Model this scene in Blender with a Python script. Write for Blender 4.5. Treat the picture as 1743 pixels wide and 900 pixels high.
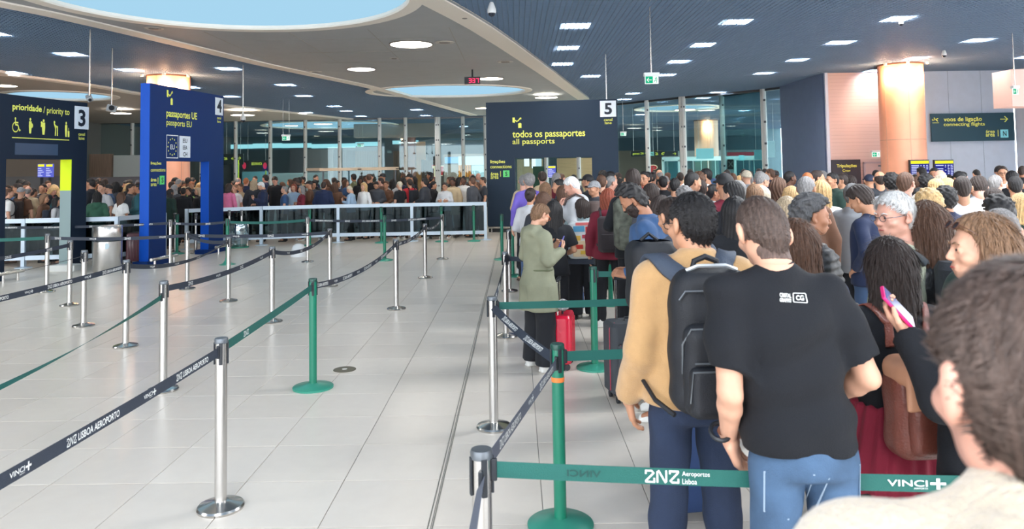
import bpy, bmesh, math, random
import numpy as np
from mathutils import Vector, Matrix
from mathutils.bvhtree import BVHTree
from mathutils.geometry import tessellate_polygon

for o in list(bpy.data.objects): bpy.data.objects.remove(o)
S = bpy.context.scene
COL = S.collection
rad = math.radians

# ------------------------------------------------------------------ camera
CH = 1.85; FL = 1282.0; PY = 222.0
YAW, PITCH, ROLL = -0.00486, 0.0515, -0.016
_F = Vector((math.sin(YAW)*math.cos(PITCH), math.cos(YAW)*math.cos(PITCH), math.sin(PITCH)))
_R = Vector((math.cos(YAW), -math.sin(YAW), 0)); _U = _R.cross(_F)
R_ = _R*math.cos(ROLL)+_U*math.sin(ROLL); U_ = -_R*math.sin(ROLL)+_U*math.cos(ROLL); F_ = _F
cam = bpy.data.cameras.new('camera'); camo = bpy.data.objects.new('camera', cam); COL.objects.link(camo)
camo.matrix_world = Matrix(((R_.x,U_.x,-F_.x,0),(R_.y,U_.y,-F_.y,0),(R_.z,U_.z,-F_.z,CH),(0,0,0,1)))
cam.sensor_fit = 'HORIZONTAL'; cam.sensor_width = 36; cam.lens = FL/1743*36
cam.shift_y = (PY-450)/1743; cam.clip_end = 300; cam.clip_start = .05
cam.dof.use_dof = True; cam.dof.focus_distance = 7.5; cam.dof.aperture_fstop = 5.0
S.camera = camo
# ------------------------------------------------------------------ world and exposure
w = bpy.data.worlds.new('daylight'); S.world = w; w.use_nodes = True
w.node_tree.nodes['Background'].inputs[0].default_value = (0.93, 0.96, 1.0, 1)
w.node_tree.nodes['Background'].inputs[1].default_value = 4.0
S.view_settings.view_transform = 'Standard'; S.view_settings.look = 'None'
S.view_settings.exposure = 0.56; S.view_settings.gamma = 1
S.view_settings.use_curve_mapping = False
SKYLIGHT_E = 1.0     # luminous blue skylight discs as seen
LAMP_E = 9.0
def area_lamp(name, loc, size, power, color=(1,.97,.92), rot=(0,0,0), shape='DISK'):
    l = bpy.data.lights.new(name, 'AREA'); l.energy = power; l.color = color; l.shape = shape
    l.size = size
    o = bpy.data.objects.new(name, l); COL.objects.link(o); o.location = loc; o.rotation_euler = rot
    return o
CEIL = 5.2
for (x, y, p) in [(-1,-2,150),(6,1,170),(-10,1,170),(12,6,220),(5,8,170),(-13,8,220),(15,12.5,300)]:
    area_lamp('ceiling_fill', (x, y, CEIL-.1), 2.4, p)  # added fill lamps out of view, one under each invented skylight

# ------------------------------------------------------------------ pixel measurements of the photo -> metres
def ray(px, py): return F_ + R_*((px-871.5)/FL) - U_*((py-PY)/FL)
def atz(px, py, z):
    r = ray(px, py); t = (z-CH)/r.z; return Vector((0,0,CH))+r*t
def aty(px, py, Y):
    r = ray(px, py); t = Y/r.y; return Vector((0,0,CH))+r*t
def project(P):
    d = Vector(P)-Vector((0,0,CH)); z = d.dot(F_)
    return 871.5+FL*d.dot(R_)/z, PY-FL*d.dot(U_)/z

# ------------------------------------------------------------------ materials
def lin(c):
    return tuple((v/255/12.92 if v/255 <= .04045 else ((v/255+.055)/1.055)**2.4) for v in c)
MATS = {}
def mat(name, rgb, rough=.6, metal=0, var=0, scale=30, bump=0, bscale=60, emit=0, stretch=None, spec=.5, sss=0, coat=0, sheen=0):
    if name in MATS: return MATS[name]
    m = bpy.data.materials.new(name); m.use_nodes = True; MATS[name] = m
    nt = m.node_tree; b = nt.nodes['Principled BSDF']; L = nt.links.new
    c = lin(rgb)
    b.inputs['Base Color'].default_value = (*c, 1); b.inputs['Roughness'].default_value = rough
    b.inputs['Metallic'].default_value = metal; b.inputs['Specular IOR Level'].default_value = spec
    if coat: b.inputs['Coat Weight'].default_value = coat
    if sheen: b.inputs['Sheen Weight'].default_value = sheen
    if emit:
        b.inputs['Emission Color'].default_value = (*c, 1); b.inputs['Emission Strength'].default_value = emit
    tc = None
    if var or bump:
        tc = nt.nodes.new('ShaderNodeTexCoord'); mp = nt.nodes.new('ShaderNodeMapping')
        L(tc.outputs['Object'], mp.inputs[0])
        if stretch: mp.inputs['Scale'].default_value = stretch
    if var:
        n = nt.nodes.new('ShaderNodeTexNoise'); n.inputs['Scale'].default_value = scale; n.inputs['Detail'].default_value = 4
        L(mp.outputs[0], n.inputs['Vector'])
        mx = nt.nodes.new('ShaderNodeMix'); mx.data_type = 'RGBA'
        mx.inputs[6].default_value = tuple(v*(1-var) for v in c)+(1,)
        mx.inputs[7].default_value = tuple(min(1, v*(1+var)) for v in c)+(1,)
        cr = nt.nodes.new('ShaderNodeValToRGB'); cr.color_ramp.elements[0].position = .3; cr.color_ramp.elements[1].position = .7
        L(n.outputs['Fac'], cr.inputs[0]); L(cr.outputs[0], mx.inputs[0]); L(mx.outputs[2], b.inputs['Base Color'])
    if bump:
        n2 = nt.nodes.new('ShaderNodeTexNoise'); n2.inputs['Scale'].default_value = bscale; n2.inputs['Detail'].default_value = 3
        L(mp.outputs[0], n2.inputs['Vector'])
        bp = nt.nodes.new('ShaderNodeBump'); bp.inputs['Strength'].default_value = bump; bp.inputs['Distance'].default_value = .01
        L(n2.outputs['Fac'], bp.inputs['Height']); L(bp.outputs[0], b.inputs['Normal'])
    return m
def emis(name, rgb, e):
    if name in MATS: return MATS[name]
    m = bpy.data.materials.new(name); m.use_nodes = True; MATS[name] = m
    nt = m.node_tree; nt.nodes.remove(nt.nodes['Principled BSDF'])
    em = nt.nodes.new('ShaderNodeEmission'); em.inputs[0].default_value = (*lin(rgb), 1); em.inputs[1].default_value = e
    nt.links.new(em.outputs[0], nt.nodes['Material Output'].inputs[0]); return m
def glassmat(name, rgb, refl=.25):
    if name in MATS: return MATS[name]
    m = bpy.data.materials.new(name); m.use_nodes = True; MATS[name] = m
    nt = m.node_tree; nt.nodes.remove(nt.nodes['Principled BSDF']); L = nt.links.new
    t = nt.nodes.new('ShaderNodeBsdfTransparent'); t.inputs[0].default_value = (*lin(rgb), 1)
    g = nt.nodes.new('ShaderNodeBsdfGlossy'); g.inputs['Roughness'].default_value = .02; g.inputs[0].default_value = (.8,.95,1,1)
    f = nt.nodes.new('ShaderNodeLayerWeight'); f.inputs[0].default_value = .5
    pw = nt.nodes.new('ShaderNodeMath'); pw.operation = 'POWER'; pw.inputs[1].default_value = 4; L(f.outputs['Facing'], pw.inputs[0])
    mu = nt.nodes.new('ShaderNodeMath'); mu.operation = 'MULTIPLY_ADD'; mu.inputs[1].default_value = .7; mu.inputs[2].default_value = max(0, refl+.05); mu.use_clamp = True
    L(pw.outputs[0], mu.inputs[0])
    mx = nt.nodes.new('ShaderNodeMixShader'); L(mu.outputs[0], mx.inputs[0]); L(t.outputs[0], mx.inputs[1]); L(g.outputs[0], mx.inputs[2])
    L(mx.outputs[0], nt.nodes['Material Output'].inputs[0]); return m

STEEL = mat('brushed_steel', (205,203,200), .27, 1, var=.06, scale=8, stretch=(1,1,.1))
STEELD = mat('dark_steel', (95,98,102), .35, .9)
GREEN = mat('green_paint', (8,118,92), .35, 0, coat=.3)
BLACKP = mat('black_plastic', (26,30,36), .45)
BELTD = mat('charcoal_webbing', (44,52,66), .7, bump=.3, bscale=300)
BELTT = mat('teal_webbing', (14,92,84), .6, bump=.3, bscale=300)
WHITEP = mat('white_print', (235,238,236), .6)
YELP = mat('yellow_print', (238,240,110), .6)
DKPRINT = mat('dark_print', (20,32,48), .6)

# ------------------------------------------------------------------ object helpers
def link(name, me, m=None, parent=None, loc=None, smooth=False):
    o = bpy.data.objects.new(name, me); COL.objects.link(o)
    if m is not None and not me.materials: me.materials.append(m)
    if parent: o.parent = parent
    if loc is not None: o.location = loc
    if smooth: me.shade_smooth()
    return o
def tag(o, label=None, cat=None, group=None, kind=None):
    if label: o['label'] = label
    if cat: o['category'] = cat
    if group: o['group'] = group
    if kind: o['kind'] = kind
    return o
def empty(name, loc=(0,0,0), rz=0, **k):
    o = bpy.data.objects.new(name, None); COL.objects.link(o); o.location = loc; o.rotation_euler = (0,0,rz)
    o.empty_display_size = .1
    return tag(o, **k)
class MB:
    """collects shapes for ONE mesh"""
    def __init__(s): s.v = []; s.f = []
    def add(s, v, f):
        n = len(s.v); s.v += [tuple(p) for p in v]; s.f += [tuple(i+n for i in q) for q in f]; return s
    def box(s, c, d, rz=0):
        x, y, z = (a/2 for a in d); cs, sn = math.cos(rz), math.sin(rz); v = []
        for a, b, e in [(-1,-1,-1),(1,-1,-1),(1,1,-1),(-1,1,-1),(-1,-1,1),(1,-1,1),(1,1,1),(-1,1,1)]:
            X, Y = a*x, b*y
            v.append((c[0]+X*cs-Y*sn, c[1]+X*sn+Y*cs, c[2]+e*z))
        return s.add(v, [(0,3,2,1),(4,5,6,7),(0,1,5,4),(1,2,6,5),(2,3,7,6),(3,0,4,7)])
    def lathe(s, prof, seg=24, c=(0,0,0), cap=True):
        v = []; f = []
        for r, z in prof:
            for i in range(seg):
                a = 2*math.pi*i/seg; v.append((c[0]+r*math.cos(a), c[1]+r*math.sin(a), c[2]+z))
        n = len(prof)
        for j in range(n-1):
            for i in range(seg):
                k = (i+1)%seg; f.append((j*seg+i, j*seg+k, (j+1)*seg+k, (j+1)*seg+i))
        if cap: f.append(tuple(range(seg))[::-1]); f.append(tuple((n-1)*seg+i for i in range(seg)))
        return s.add(v, f)
    def tube(s, pts, r, seg=8):
        pts = [Vector(p) for p in pts]; v = []; f = []; n = len(pts)
        for j, p in enumerate(pts):
            t = (pts[min(j+1,n-1)]-pts[max(j-1,0)]).normalized()
            a = t.cross(Vector((0,0,1)));
            if a.length < .05: a = t.cross(Vector((0,1,0)))
            a.normalize(); b = t.cross(a)
            rr = r[j] if isinstance(r, (list,tuple)) else r
            for i in range(seg):
                an = 2*math.pi*i/seg; v.append(p+a*math.cos(an)*rr+b*math.sin(an)*rr)
        for j in range(n-1):
            for i in range(seg):
                k = (i+1)%seg; f.append((j*seg+i, j*seg+k, (j+1)*seg+k, (j+1)*seg+i))
        f.append(tuple(range(seg))[::-1]); f.append(tuple((n-1)*seg+i for i in range(seg)))
        return s.add(v, f)
    def rbox(s, c, d, r=.02, rz=0, seg=3):
        """box with rounded vertical edges and softened rims"""
        hx, hy, hz = (a/2 for a in d); r = min(r, hx*.95, hy*.95); ring = []
        for (sx, sy, a0) in [(1,1,0),(-1,1,90),(-1,-1,180),(1,-1,270)]:
            for k in range(seg+1):
                a = rad(a0+90*k/seg); ring.append((sx*(hx-r)+r*math.cos(a), sy*(hy-r)+r*math.sin(a)))
        n = len(ring); v = []; f = []; e = min(r*.5, hz*.9)
        for z, k in [(-hz, 1-e/max(hx,hy)), (-hz+e, 1), (hz-e, 1), (hz, 1-e/max(hx,hy))]:
            for x, y in ring:
                X, Y = x*k, y*k
                v.append((c[0]+X*math.cos(rz)-Y*math.sin(rz), c[1]+X*math.sin(rz)+Y*math.cos(rz), c[2]+z))
        for j in range(3):
            for i in range(n):
                k = (i+1)%n; f.append((j*n+i, j*n+k, (j+1)*n+k, (j+1)*n+i))
        f.append(tuple(range(n))[::-1]); f.append(tuple(3*n+i for i in range(n)))
        return s.add(v, f)
    def mesh(s, name='m'):
        me = bpy.data.meshes.new(name); me.from_pydata(s.v, [], s.f); me.update(); return me
    def build(s, name, m, parent=None, smooth=False, loc=None):
        me = s.mesh(name); me.materials.append(m)
        if smooth:
            me.shade_smooth()
            try: me.set_sharp_from_angle(angle=rad(40))
            except Exception: pass
        return link(name, me, None, parent, loc)

# ------------------------------------------------------------------ flat lettering (2-D triangles/quads in u,v)
_TC = {}
def text2d(s, height=1.0, bold=0.0, lsp=1.0):
    key = (s, bold, lsp)
    if key not in _TC:
        cu = bpy.data.curves.new('t', 'FONT'); cu.body = s; cu.size = 1; cu.offset = bold; cu.space_line = lsp; cu.resolution_u = 3
        o = bpy.data.objects.new('t', cu); COL.objects.link(o)
        dg = bpy.context.evaluated_depsgraph_get(); dg.update()
        me = bpy.data.meshes.new_from_object(o.evaluated_get(dg))
        v = np.array([p.co[:2] for p in me.vertices]) if len(me.vertices) else np.zeros((1,2))
        f = [tuple(p.vertices) for p in me.polygons]
        bpy.data.objects.remove(o); bpy.data.curves.remove(cu); bpy.data.meshes.remove(me)
        _TC[key] = (v, f)
    v, f = _TC[key]
    return v, f
def stroke2d(lines, wd):
    """polylines to flat quads"""
    V = []; Fc = []
    for ln in lines:
        for a, b in zip(ln[:-1], ln[1:]):
            a = np.array(a, float); b = np.array(b, float); d = b-a; L = np.hypot(*d)
            if L < 1e-6: continue
            d /= L; n = np.array([-d[1], d[0]])*wd/2; e = d*wd*.35; k = len(V)
            V += [a-e-n, b+e-n, b+e+n, a-e+n]; Fc.append((k,k+1,k+2,k+3))
    return np.array(V), Fc
def disc2d(cx, cy, r, n=14):
    return np.array([[cx+r*math.cos(2*math.pi*i/n), cy+r*math.sin(2*math.pi*i/n)] for i in range(n)]), [tuple(range(n))]
def poly2d(p): return np.array(p, float), [tuple(range(len(p)))]
def join2d(*parts):
    V = []; Fc = []; n = 0
    for v, f in parts:
        V.append(np.asarray(v, float)); Fc += [tuple(i+n for i in q) for q in f]; n += len(v)
    return np.concatenate(V), Fc
def fit2d(g, u0, v0, u1, v1):
    v, f = g; v = np.array(v, float); lo = v.min(0); hi = v.max(0); s = (hi-lo); s[s < 1e-6] = 1
    return (v-lo)/s*np.array([u1-u0, v1-v0])+np.array([u0, v0]), f
# logo of the airport company: a stylised 2-N-Z wordmark; and the operator's wordmark with its cross of squares
LOGO_A = stroke2d([[(0,.75),(0,1),(.55,1),(.75,.8),(0,.1),(0,0),(.8,0),(.8,.3)],
                   [(1.1,0),(1.1,.9),(1.25,1),(1.85,0),(1.95,.1),(1.95,1)],
                   [(2.3,.8),(2.3,1),(3.1,1),(3.1,.9),(2.35,.15),(2.5,0),(3.1,0),(3.1,.3)]], .17)
def logo_v():
    t = fit2d(text2d('VINCI', bold=.01), 0, .25, 2.6, .85)
    t2 = fit2d(text2d('AIRPORTS'), 1.7, 0, 2.6, .16)
    sq = stroke2d([[(2.85,.55),(3.1,.55)],[(3.45,.55),(3.7,.55)],[(3.28,.95),(3.28,.7)],[(3.28,.4),(3.28,.12)],[(3.15,.55),(3.42,.55)]], .24)
    return join2d(t, t2, sq)
def lisboa():
    return join2d(fit2d(LOGO_A, 0, 0, 1.25, 1), fit2d(text2d('LISBOA AEROPORTO', bold=.018), 1.5, .08, 7.6, .92))
def aeroportos():
    return join2d(fit2d(LOGO_A, 0, 0, 2.4, 1), fit2d(text2d('Aeroportos'), 2.6, .5, 4.5, .95), fit2d(text2d('Lisboa'), 2.6, 0, 3.6, .4))
def put2d(g, fn, m, name, parent=None):
    """maps flat lettering through fn(u,v)->xyz"""
    v, f = g; me = bpy.data.meshes.new(name)
    me.from_pydata([tuple(fn(a, b)) for a, b in v], [], f); me.materials.append(m)
    return link(name, me, None, parent)
# ================================================================== STRUCTURE
T = .59; TX0 = .115; TY0 = 4.03
def tile_mat():
    m = bpy.data.materials.new('porcelain_tile'); m.use_nodes = True; nt = m.node_tree; L = nt.links.new; b = nt.nodes['Principled BSDF']
    g = nt.nodes.new('ShaderNodeNewGeometry'); sp = nt.nodes.new('ShaderNodeSeparateXYZ'); L(g.outputs['Position'], sp.inputs[0])
    outs = []
    for ax, o0 in (('X', TX0), ('Y', TY0)):
        a = nt.nodes.new('ShaderNodeMath'); a.operation = 'SUBTRACT'; a.inputs[1].default_value = o0; L(sp.outputs[ax], a.inputs[0])
        d = nt.nodes.new('ShaderNodeMath'); d.operation = 'DIVIDE'; d.inputs[1].default_value = T; L(a.outputs[0], d.inputs[0])
        f = nt.nodes.new('ShaderNodeMath'); f.operation = 'FLOOR'; L(d.outputs[0], f.inputs[0]); outs.append(f)
    c = nt.nodes.new('ShaderNodeCombineXYZ'); L(outs[0].outputs[0], c.inputs[0]); L(outs[1].outputs[0], c.inputs[1])
    wn = nt.nodes.new('ShaderNodeTexWhiteNoise'); L(c.outputs[0], wn.inputs['Vector'])
    n = nt.nodes.new('ShaderNodeTexNoise'); n.inputs['Scale'].default_value = 9; n.inputs['Detail'].default_value = 6; L(g.outputs['Position'], n.inputs['Vector'])
    n2 = nt.nodes.new('ShaderNodeTexNoise'); n2.inputs['Scale'].default_value = 1.3; L(g.outputs['Position'], n2.inputs['Vector'])
    ad = nt.nodes.new('ShaderNodeMath'); ad.operation = 'MULTIPLY_ADD'; ad.inputs[1].default_value = .5; L(wn.outputs['Value'], ad.inputs[0]); 
    m2 = nt.nodes.new('ShaderNodeMath'); m2.operation = 'MULTIPLY'; m2.inputs[1].default_value = .5; L(n.outputs['Fac'], m2.inputs[0]); L(m2.outputs[0], ad.inputs[2])
    mx = nt.nodes.new('ShaderNodeMix'); mx.data_type = 'RGBA'; mx.inputs[6].default_value = (*lin((208,199,188)),1); mx.inputs[7].default_value = (*lin((226,218,207)),1)
    L(ad.outputs[0], mx.inputs[0]); L(mx.outputs[2], b.inputs['Base Color'])
    rr = nt.nodes.new('ShaderNodeMapRange'); rr.inputs[3].default_value = .27; rr.inputs[4].default_value = .31; L(n2.outputs['Fac'], rr.inputs[0]); L(rr.outputs[0], b.inputs['Roughness'])
    return m
TILE = tile_mat()
XA, XB, YA, YB = -26.5, 24.3, -6.5, 72.0
fl = MB().box(((XA+XB)/2, (YA+YB)/2, -.06), (XB-XA, YB-YA, .108)).build('floor', mat('floor_grout', (140,136,130), .8))
tag(fl, kind='structure')
i0, i1 = math.floor((XA-TX0)/T)+1, math.floor((XB-TX0)/T)-1
j0, j1 = math.floor((YA-TY0)/T)+1, math.floor((YB-TY0)/T)-1
g_ = .0022
def tile_v(x, y, z=0): 
    a = T/2-g_; c = a-.003
    return [(x-a,y-a,z-.006),(x+a,y-a,z-.006),(x+a,y+a,z-.006),(x-a,y+a,z-.006),(x-a,y-a,z-.0012),(x+a,y-a,z-.0012),(x+a,y+a,z-.0012),(x-a,y+a,z-.0012),(x-c,y-c,z),(x+c,y-c,z),(x+c,y+c,z),(x-c,y+c,z)]
TF = [(0,1,5,4),(1,2,6,5),(2,3,7,6),(3,0,4,7),(4,5,9,8),(5,6,10,9),(6,7,11,10),(7,4,8,11),(8,9,10,11)]
cand = []
for i in range(i0, i1+1):
    for j in range(j0, j1+1):
        x = TX0+(i+.5)*T; y = TY0+(j+.5)*T
        vis = False
        if y > 2.2:
            u, v_ = project((x, y, 0)); vis = -60 < u < 1800 and v_ < 940
        cand.append((0 if vis else 1, math.hypot(x, y), x, y))
# crowd hides the right-hand floor: rank by distance, the open left-hand floor first
cand.sort(key=lambda c: (c[0], c[1]+(3 if c[2] > 1.5 else 0)))
tm = bpy.data.meshes.new('tile'); tm.from_pydata(tile_v(0,0), [], TF); tm.materials.append(TILE)
for k, c in enumerate(cand[:298]): link('tile', tm, None, fl, (c[2], c[3], 0))
far = MB()
for c in cand[298:]: far.add(tile_v(c[2], c[3]), TF)
tag(far.build('tile_field', TILE, fl), kind='stuff')
strip = MB()
for dx in (-.012, .012): strip.box((-.478+dx, 22, .0012), (.006, 40, .0024))
tag(strip.build('trim_1', mat('joint_profile', (150,148,140), .4, .6)), kind='structure')
fp = MB().lathe([(.105,0),(.105,.004),(.1,.006),(.022,.006)], 28, cap=True).build('floor_plate', mat('floor_plate_metal', (120,112,95), .5, .5), loc=(-1.64,7.16,0))
tag(fp, 'round dull metal plate set in the pale floor tiles near the green post', 'floor plate')
MB().lathe([(.024,0),(.024,.0075)], 16).build('plate_cap', mat('plate_cap', (225,222,212), .4), fp)

# ---- ceiling
CG = CEIL
cl = MB().box(((XA+XB)/2, (YA+YB)/2, CG+.19), (XB-XA, YB-YA, .1)).build('ceiling', mat('plenum', (150,168,188), .9)); tag(cl, kind='structure')
GRID = mat('ceiling_blade', (104,128,154), .6, .0)
def pxc(*pts, z=CG): return [tuple(atz(x, y, z)[:2]) for x, y in pts]
SKY = [(-5.35,13.6,3.45), (-2.75,31.3,3.2,.73), (-18.6,30.6,1.9), (9.2,42.5,2.2), (3.5,52,3.2), (-13,53,4.5)]          # skylights in view
BACK = [(-1,-2,1.6),(6,1,1.6),(-10,1,1.6),(12,6,1.6),(5,8,1.6),(-13,8,1.6),(15,12.5,1.6)]   # unseen, behind / above the camera, added to light the hall
def clear(p, vertical, fixed):
    """intervals of a blade not crossing a skylight opening"""
    a, b = p; iv = [(a, b)]
    for (x, y, r, *kk) in SKY+BACK:
        if kk: y = y; fx, fy = (1, kk[0])
        else: fx = fy = 1
        r += .1; d = abs(fixed-(x if vertical else y))/(1 if vertical else fy)
        if d >= r: continue
        h = math.sqrt(r*r-d*d)*(fy if vertical else 1); c = y if vertical else x; nx = []
        for s, e in iv:
            if c-h > s: nx.append((s, min(e, c-h)))
            if c+h < e: nx.append((max(s, c+h), e))
        iv = [q for q in nx if q[1] > q[0]]
    return iv
gb = MB(); P_ = .12; bt = .016; bh = .05
x = XA+.1
while x < XB:
    for s, e in clear((6, YB-.2), True, x): gb.box((x, (s+e)/2, CG+bh/2), (bt, e-s, bh))
    x += P_
y = 6
while y < YB-.2:
    if y < 46 or int(y/P_) % 2 == 0:
        for s, e in clear((XA+.1, XB-.1), False, y): gb.box(((s+e)/2, y, CG+bh/2), (e-s, bt, bh))
    y += P_
tag(gb.build('grid_blades', GRID, cl), kind='stuff')
pl = MB().box(((XA+XB)/2, (YA+6)/2, CG+.03), (XB-XA, 6-YA, .04)).build('ceiling_panel', GRID, cl)

BULK = mat('bulkhead_paint', (160,165,169), .6, var=.03, scale=2)
BRIM = mat('bulkhead_rim', (238,232,222), .5)
def slab(outer, holes, z0, z1, name, m, parent):
    loops = [[Vector((p[0], p[1], 0)) for p in outer]]+[[Vector((p[0], p[1], 0)) for p in h] for h in holes]
    tri = tessellate_polygon(loops); pts = [p for l in loops for p in l]; n = len(pts)
    v = [(p.x, p.y, z0) for p in pts]+[(p.x, p.y, z1) for p in pts]
    f = [tuple(t) for t in tri]+[tuple(i+n for i in t)[::-1] for t in tri]
    k = 0
    for l in loops:
        m_ = len(l)
        for i in range(m_): a = k+i; b = k+(i+1)%m_; f.append((a, b, b+n, a+n))
        k += m_
    me = bpy.data.meshes.new(name); me.from_pydata(v, [], f)
    bm = bmesh.new(); bm.from_mesh(me); bmesh.ops.recalc_face_normals(bm, faces=bm.faces); bm.to_mesh(me); bm.free()
    me.materials.append(m); return link(name, me, None, parent)
def circ(x, y, r, k=1, n=72): return [(x+r*math.cos(2*math.pi*i/n), y+k*r*math.sin(2*math.pi*i/n)) for i in range(n)]
def smooth_line(P, n=6):
    out = []
    for i in range(len(P)-1):
        p0 = P[max(i-1,0)]; p1 = P[i]; p2 = P[i+1]; p3 = P[min(i+2,len(P)-1)]
        for k in range(n):
            t = k/n
            out.append(tuple(.5*((2*p1[q])+(-p0[q]+p2[q])*t+(2*p0[q]-5*p1[q]+4*p2[q]-p3[q])*t*t+(-p0[q]+3*p1[q]-3*p2[q]+p3[q])*t**3) for q in (0,1)))
    return out+[tuple(P[-1])]
BZ = CG-.05
left_edge = smooth_line([(-14.5,4),(-12,9.4)]+pxc((0,10),(150,42),(300,77),(440,110),(540,131),(630,150),(720,174),(800,196),z=BZ))
right_edge = smooth_line(pxc((831,196),(1003,168),(880,75),(760,0),z=BZ)[1:]+[(-3.3,8),(-4.4,4)],3)
outer1 = left_edge+[tuple(atz(831,196.5,BZ)[:2])]+right_edge
b1 = slab(outer1, [circ(*SKY[0]), circ(*SKY[1])], BZ, BZ+.045, 'ceiling_panel', BULK, cl)
# pale rim strips along both free edges of the bulkhead
def rimstrip(line, wdt, z0, z1, side):
    v = []; f = []; n = len(line)
    for i, p in enumerate(line):
        a = line[max(i-1,0)]; b = line[min(i+1,n-1)]; d = Vector((b[0]-a[0], b[1]-a[1])).normalized(); nn = Vector((-d.y, d.x))*side*wdt
        v += [(p[0],p[1],z0),(p[0]+nn.x,p[1]+nn.y,z0),(p[0]+nn.x,p[1]+nn.y,z1),(p[0],p[1],z1)]
    for i in range(n-1):
        for q in range(4): a = i*4+q; b = i*4+(q+1)%4; f.append((a, b, b+4, a+4))
    return v, f
rm = MB().add(*rimstrip(left_edge, .45, BZ-.03, BZ+.06, -1)); rm.build('rim', BRIM, b1)
rm = MB().add(*rimstrip(right_edge, .55, BZ-.03, BZ+.06, -1)); rm.build('rim', BRIM, b1)
edge2 = smooth_line([(-26.3,20.5)]+pxc((-60,122),(0,128),(150,147),(240,162),(380,180),(470,190),(600,204),z=BZ))
b2 = slab(edge2+[(-9,47.4),(-26.3,47.4)], [circ(*SKY[2])], BZ, BZ+.045, 'ceiling_panel', mat('bulkhead_brown', (168,162,156), .6), cl)
rm = MB().add(*rimstrip(edge2, .35, BZ-.02, BZ+.06, -1)); rm.build('rim', BRIM, b2)
# fine panel joints in the bulkhead (raised hairlines)
jl = MB()
for k in range(-4, 8):
    a = -9+k*1.9
    for (p, q) in [((a, 15+max(0,-k)*.6), (a-.2, 27))]:
        if -9 < a < -.4: jl.box(((p[0]+q[0])/2, 20+abs(a+3.5)*.0, BZ-.001), (.02, 5.4, .006))
for yy in (18.6, 20.6, 22.6): jl.box((-4.2, yy, BZ-.001), (4.6-(yy-18)*.25, .02, .006))
jl.build('joint', mat('bulkhead_joint', (150,148,143), .6), b1)

def skylight(x, y, r, vis, rgb=(168,214,240), e=.68, n=0):
    t = empty('skylight', (x, y, BZ), label=None, cat=None)
    v = MB(); N = 72
    v.lathe([(r+.28,-.03),(r+.28,.05)], N, cap=False); v2 = []
    ring = MB(); dp_ = .06; prof = [(r+.28,0),(r+.26,-.035),(r-.02,-.035),(r-.04,0),(r-.04,dp_+.03)]
    ring.lathe(prof, N, cap=False); ring.build('rim', BRIM, t, smooth=False)
    MB().lathe([(r-.03,dp_),(r-.03,dp_+.02)], N).build('luminous_panel', emis('skylight_blue', rgb, e) if vis else emis('fill_disc_bright', (235,245,255), 9.0), t)
    return t
names = ['large round luminous blue skylight in the pale bulkhead, nearest and upper left', 'round blue skylight behind the hanging red digital clock',
         'blue skylight partly hidden behind the priority lane sign', 'blue skylight seen through the glass wall left of the pale column',
         'wide blue skylight far behind the glass wall over the doors', 'wide blue skylight beyond the left glass wall']
for (x, y, r, *kk), nm in zip(SKY, names):
    t = tag(skylight(x, y, r, True), nm, 'skylight')
    if kk: t.scale = (1, kk[0], 1)
bk = ['straight behind the camera','behind the camera to the right','behind the camera to the left','over the right edge of the crowd','above the head of the queue','above the far left lane','over the right back corner']
for (x, y, r), nm in zip(BACK, bk): tag(skylight(x, y, r, False), 'added round fill light outside the picture, '+nm, 'skylight')  # invented discs out of view, there only as extra light

# ---- square grid lamps
def plc(x, y):
    if x < 440: return 'left part of the dark grid ceiling'
    if x < 870: return 'middle of the dark grid ceiling'
    if x < 1200: return 'grid ceiling right of the bulkhead'
    return 'bluish grid ceiling at right'
LAMP = emis('lamp_white', (255,246,236), 90.0)
sq = [(120,89),(220,116),(389,114),(22,121),(-14,53),(178,147),(392,162),(323,146),(517,161),(569,179),(589,187),(614,196),(709,185),(724,195),(486,142),(522,190),
      (980,40),(966,78),(957,106),(1006,127),(1077,157),(1063,167),(1254,33),(1196,73),(1155,102),(1133,125),(1529,28),(1430,69),(1357,99),(1301,122),(1665,65),(1560,96),(1487,118),(1750,94),(1222,155),(1196,165),(1176,177)]
def nearest_landmark(px, py, L): return min(L, key=lambda l: (l[0]-px)**2+(l[1]-py)**2*3)[2]
LM = [(145,80,'the rod left of the blue portal'),(390,120,'the top of the blue portal'),(281,110,'the left copper column'),(980,40,'the dome camera'),(1109,90,'the rod of the green exit sign'),(1546,90,'the right copper column'),(1743,90,'the top right corner'),(20,80,'the top left corner'),(615,118,'the small round lamp'),(520,170,'the far left grid ceiling edge'),(720,190,'the narrow end of the left grid ceiling'),(1200,165,'the top of the right glass wall'),(1380,60,'the middle of the right grid ceiling')]
usedl = {}
ORD = ['first','second','third','fourth','fifth','sixth','seventh','eighth','ninth','tenth','eleventh','twelfth']
lst = []
for (x, y) in sq:
    lm = nearest_landmark(x, y, LM); lst.append((lm, x, y))
lampme = MB().box((0,0,.012), (.6,.6,.02)).mesh('lamp_panel'); lampme.materials.append(LAMP)
framem = MB()
for a, b, c, d in [(0,.32,.68,.04),(0,-.32,.68,.04),(.32,0,.04,.6),(-.32,0,.04,.6)]: framem.box((a,b,.03), (c,d,.06))
framem = framem.mesh('lamp_frame'); framem.materials.append(mat('lamp_frame_metal', (200,200,200), .5))
for lm in sorted({l[0] for l in lst}):
    g = sorted([l for l in lst if l[0] == lm], key=lambda l: l[2])
    for k, (_, x, y) in enumerate(g):
        p = atz(x, y, CG+.06)
        t = empty('grid_lamp', (p.x, p.y, CG+.055), label='square white lamp above the grid, '+(ORD[k]+' ' if len(g) > 1 else '')+'near '+lm, cat='ceiling lamp', group='square lamps in the grid ceiling')
        link('lamp_panel', lampme, None, t); link('lamp_frame', framem, None, t)
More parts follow.
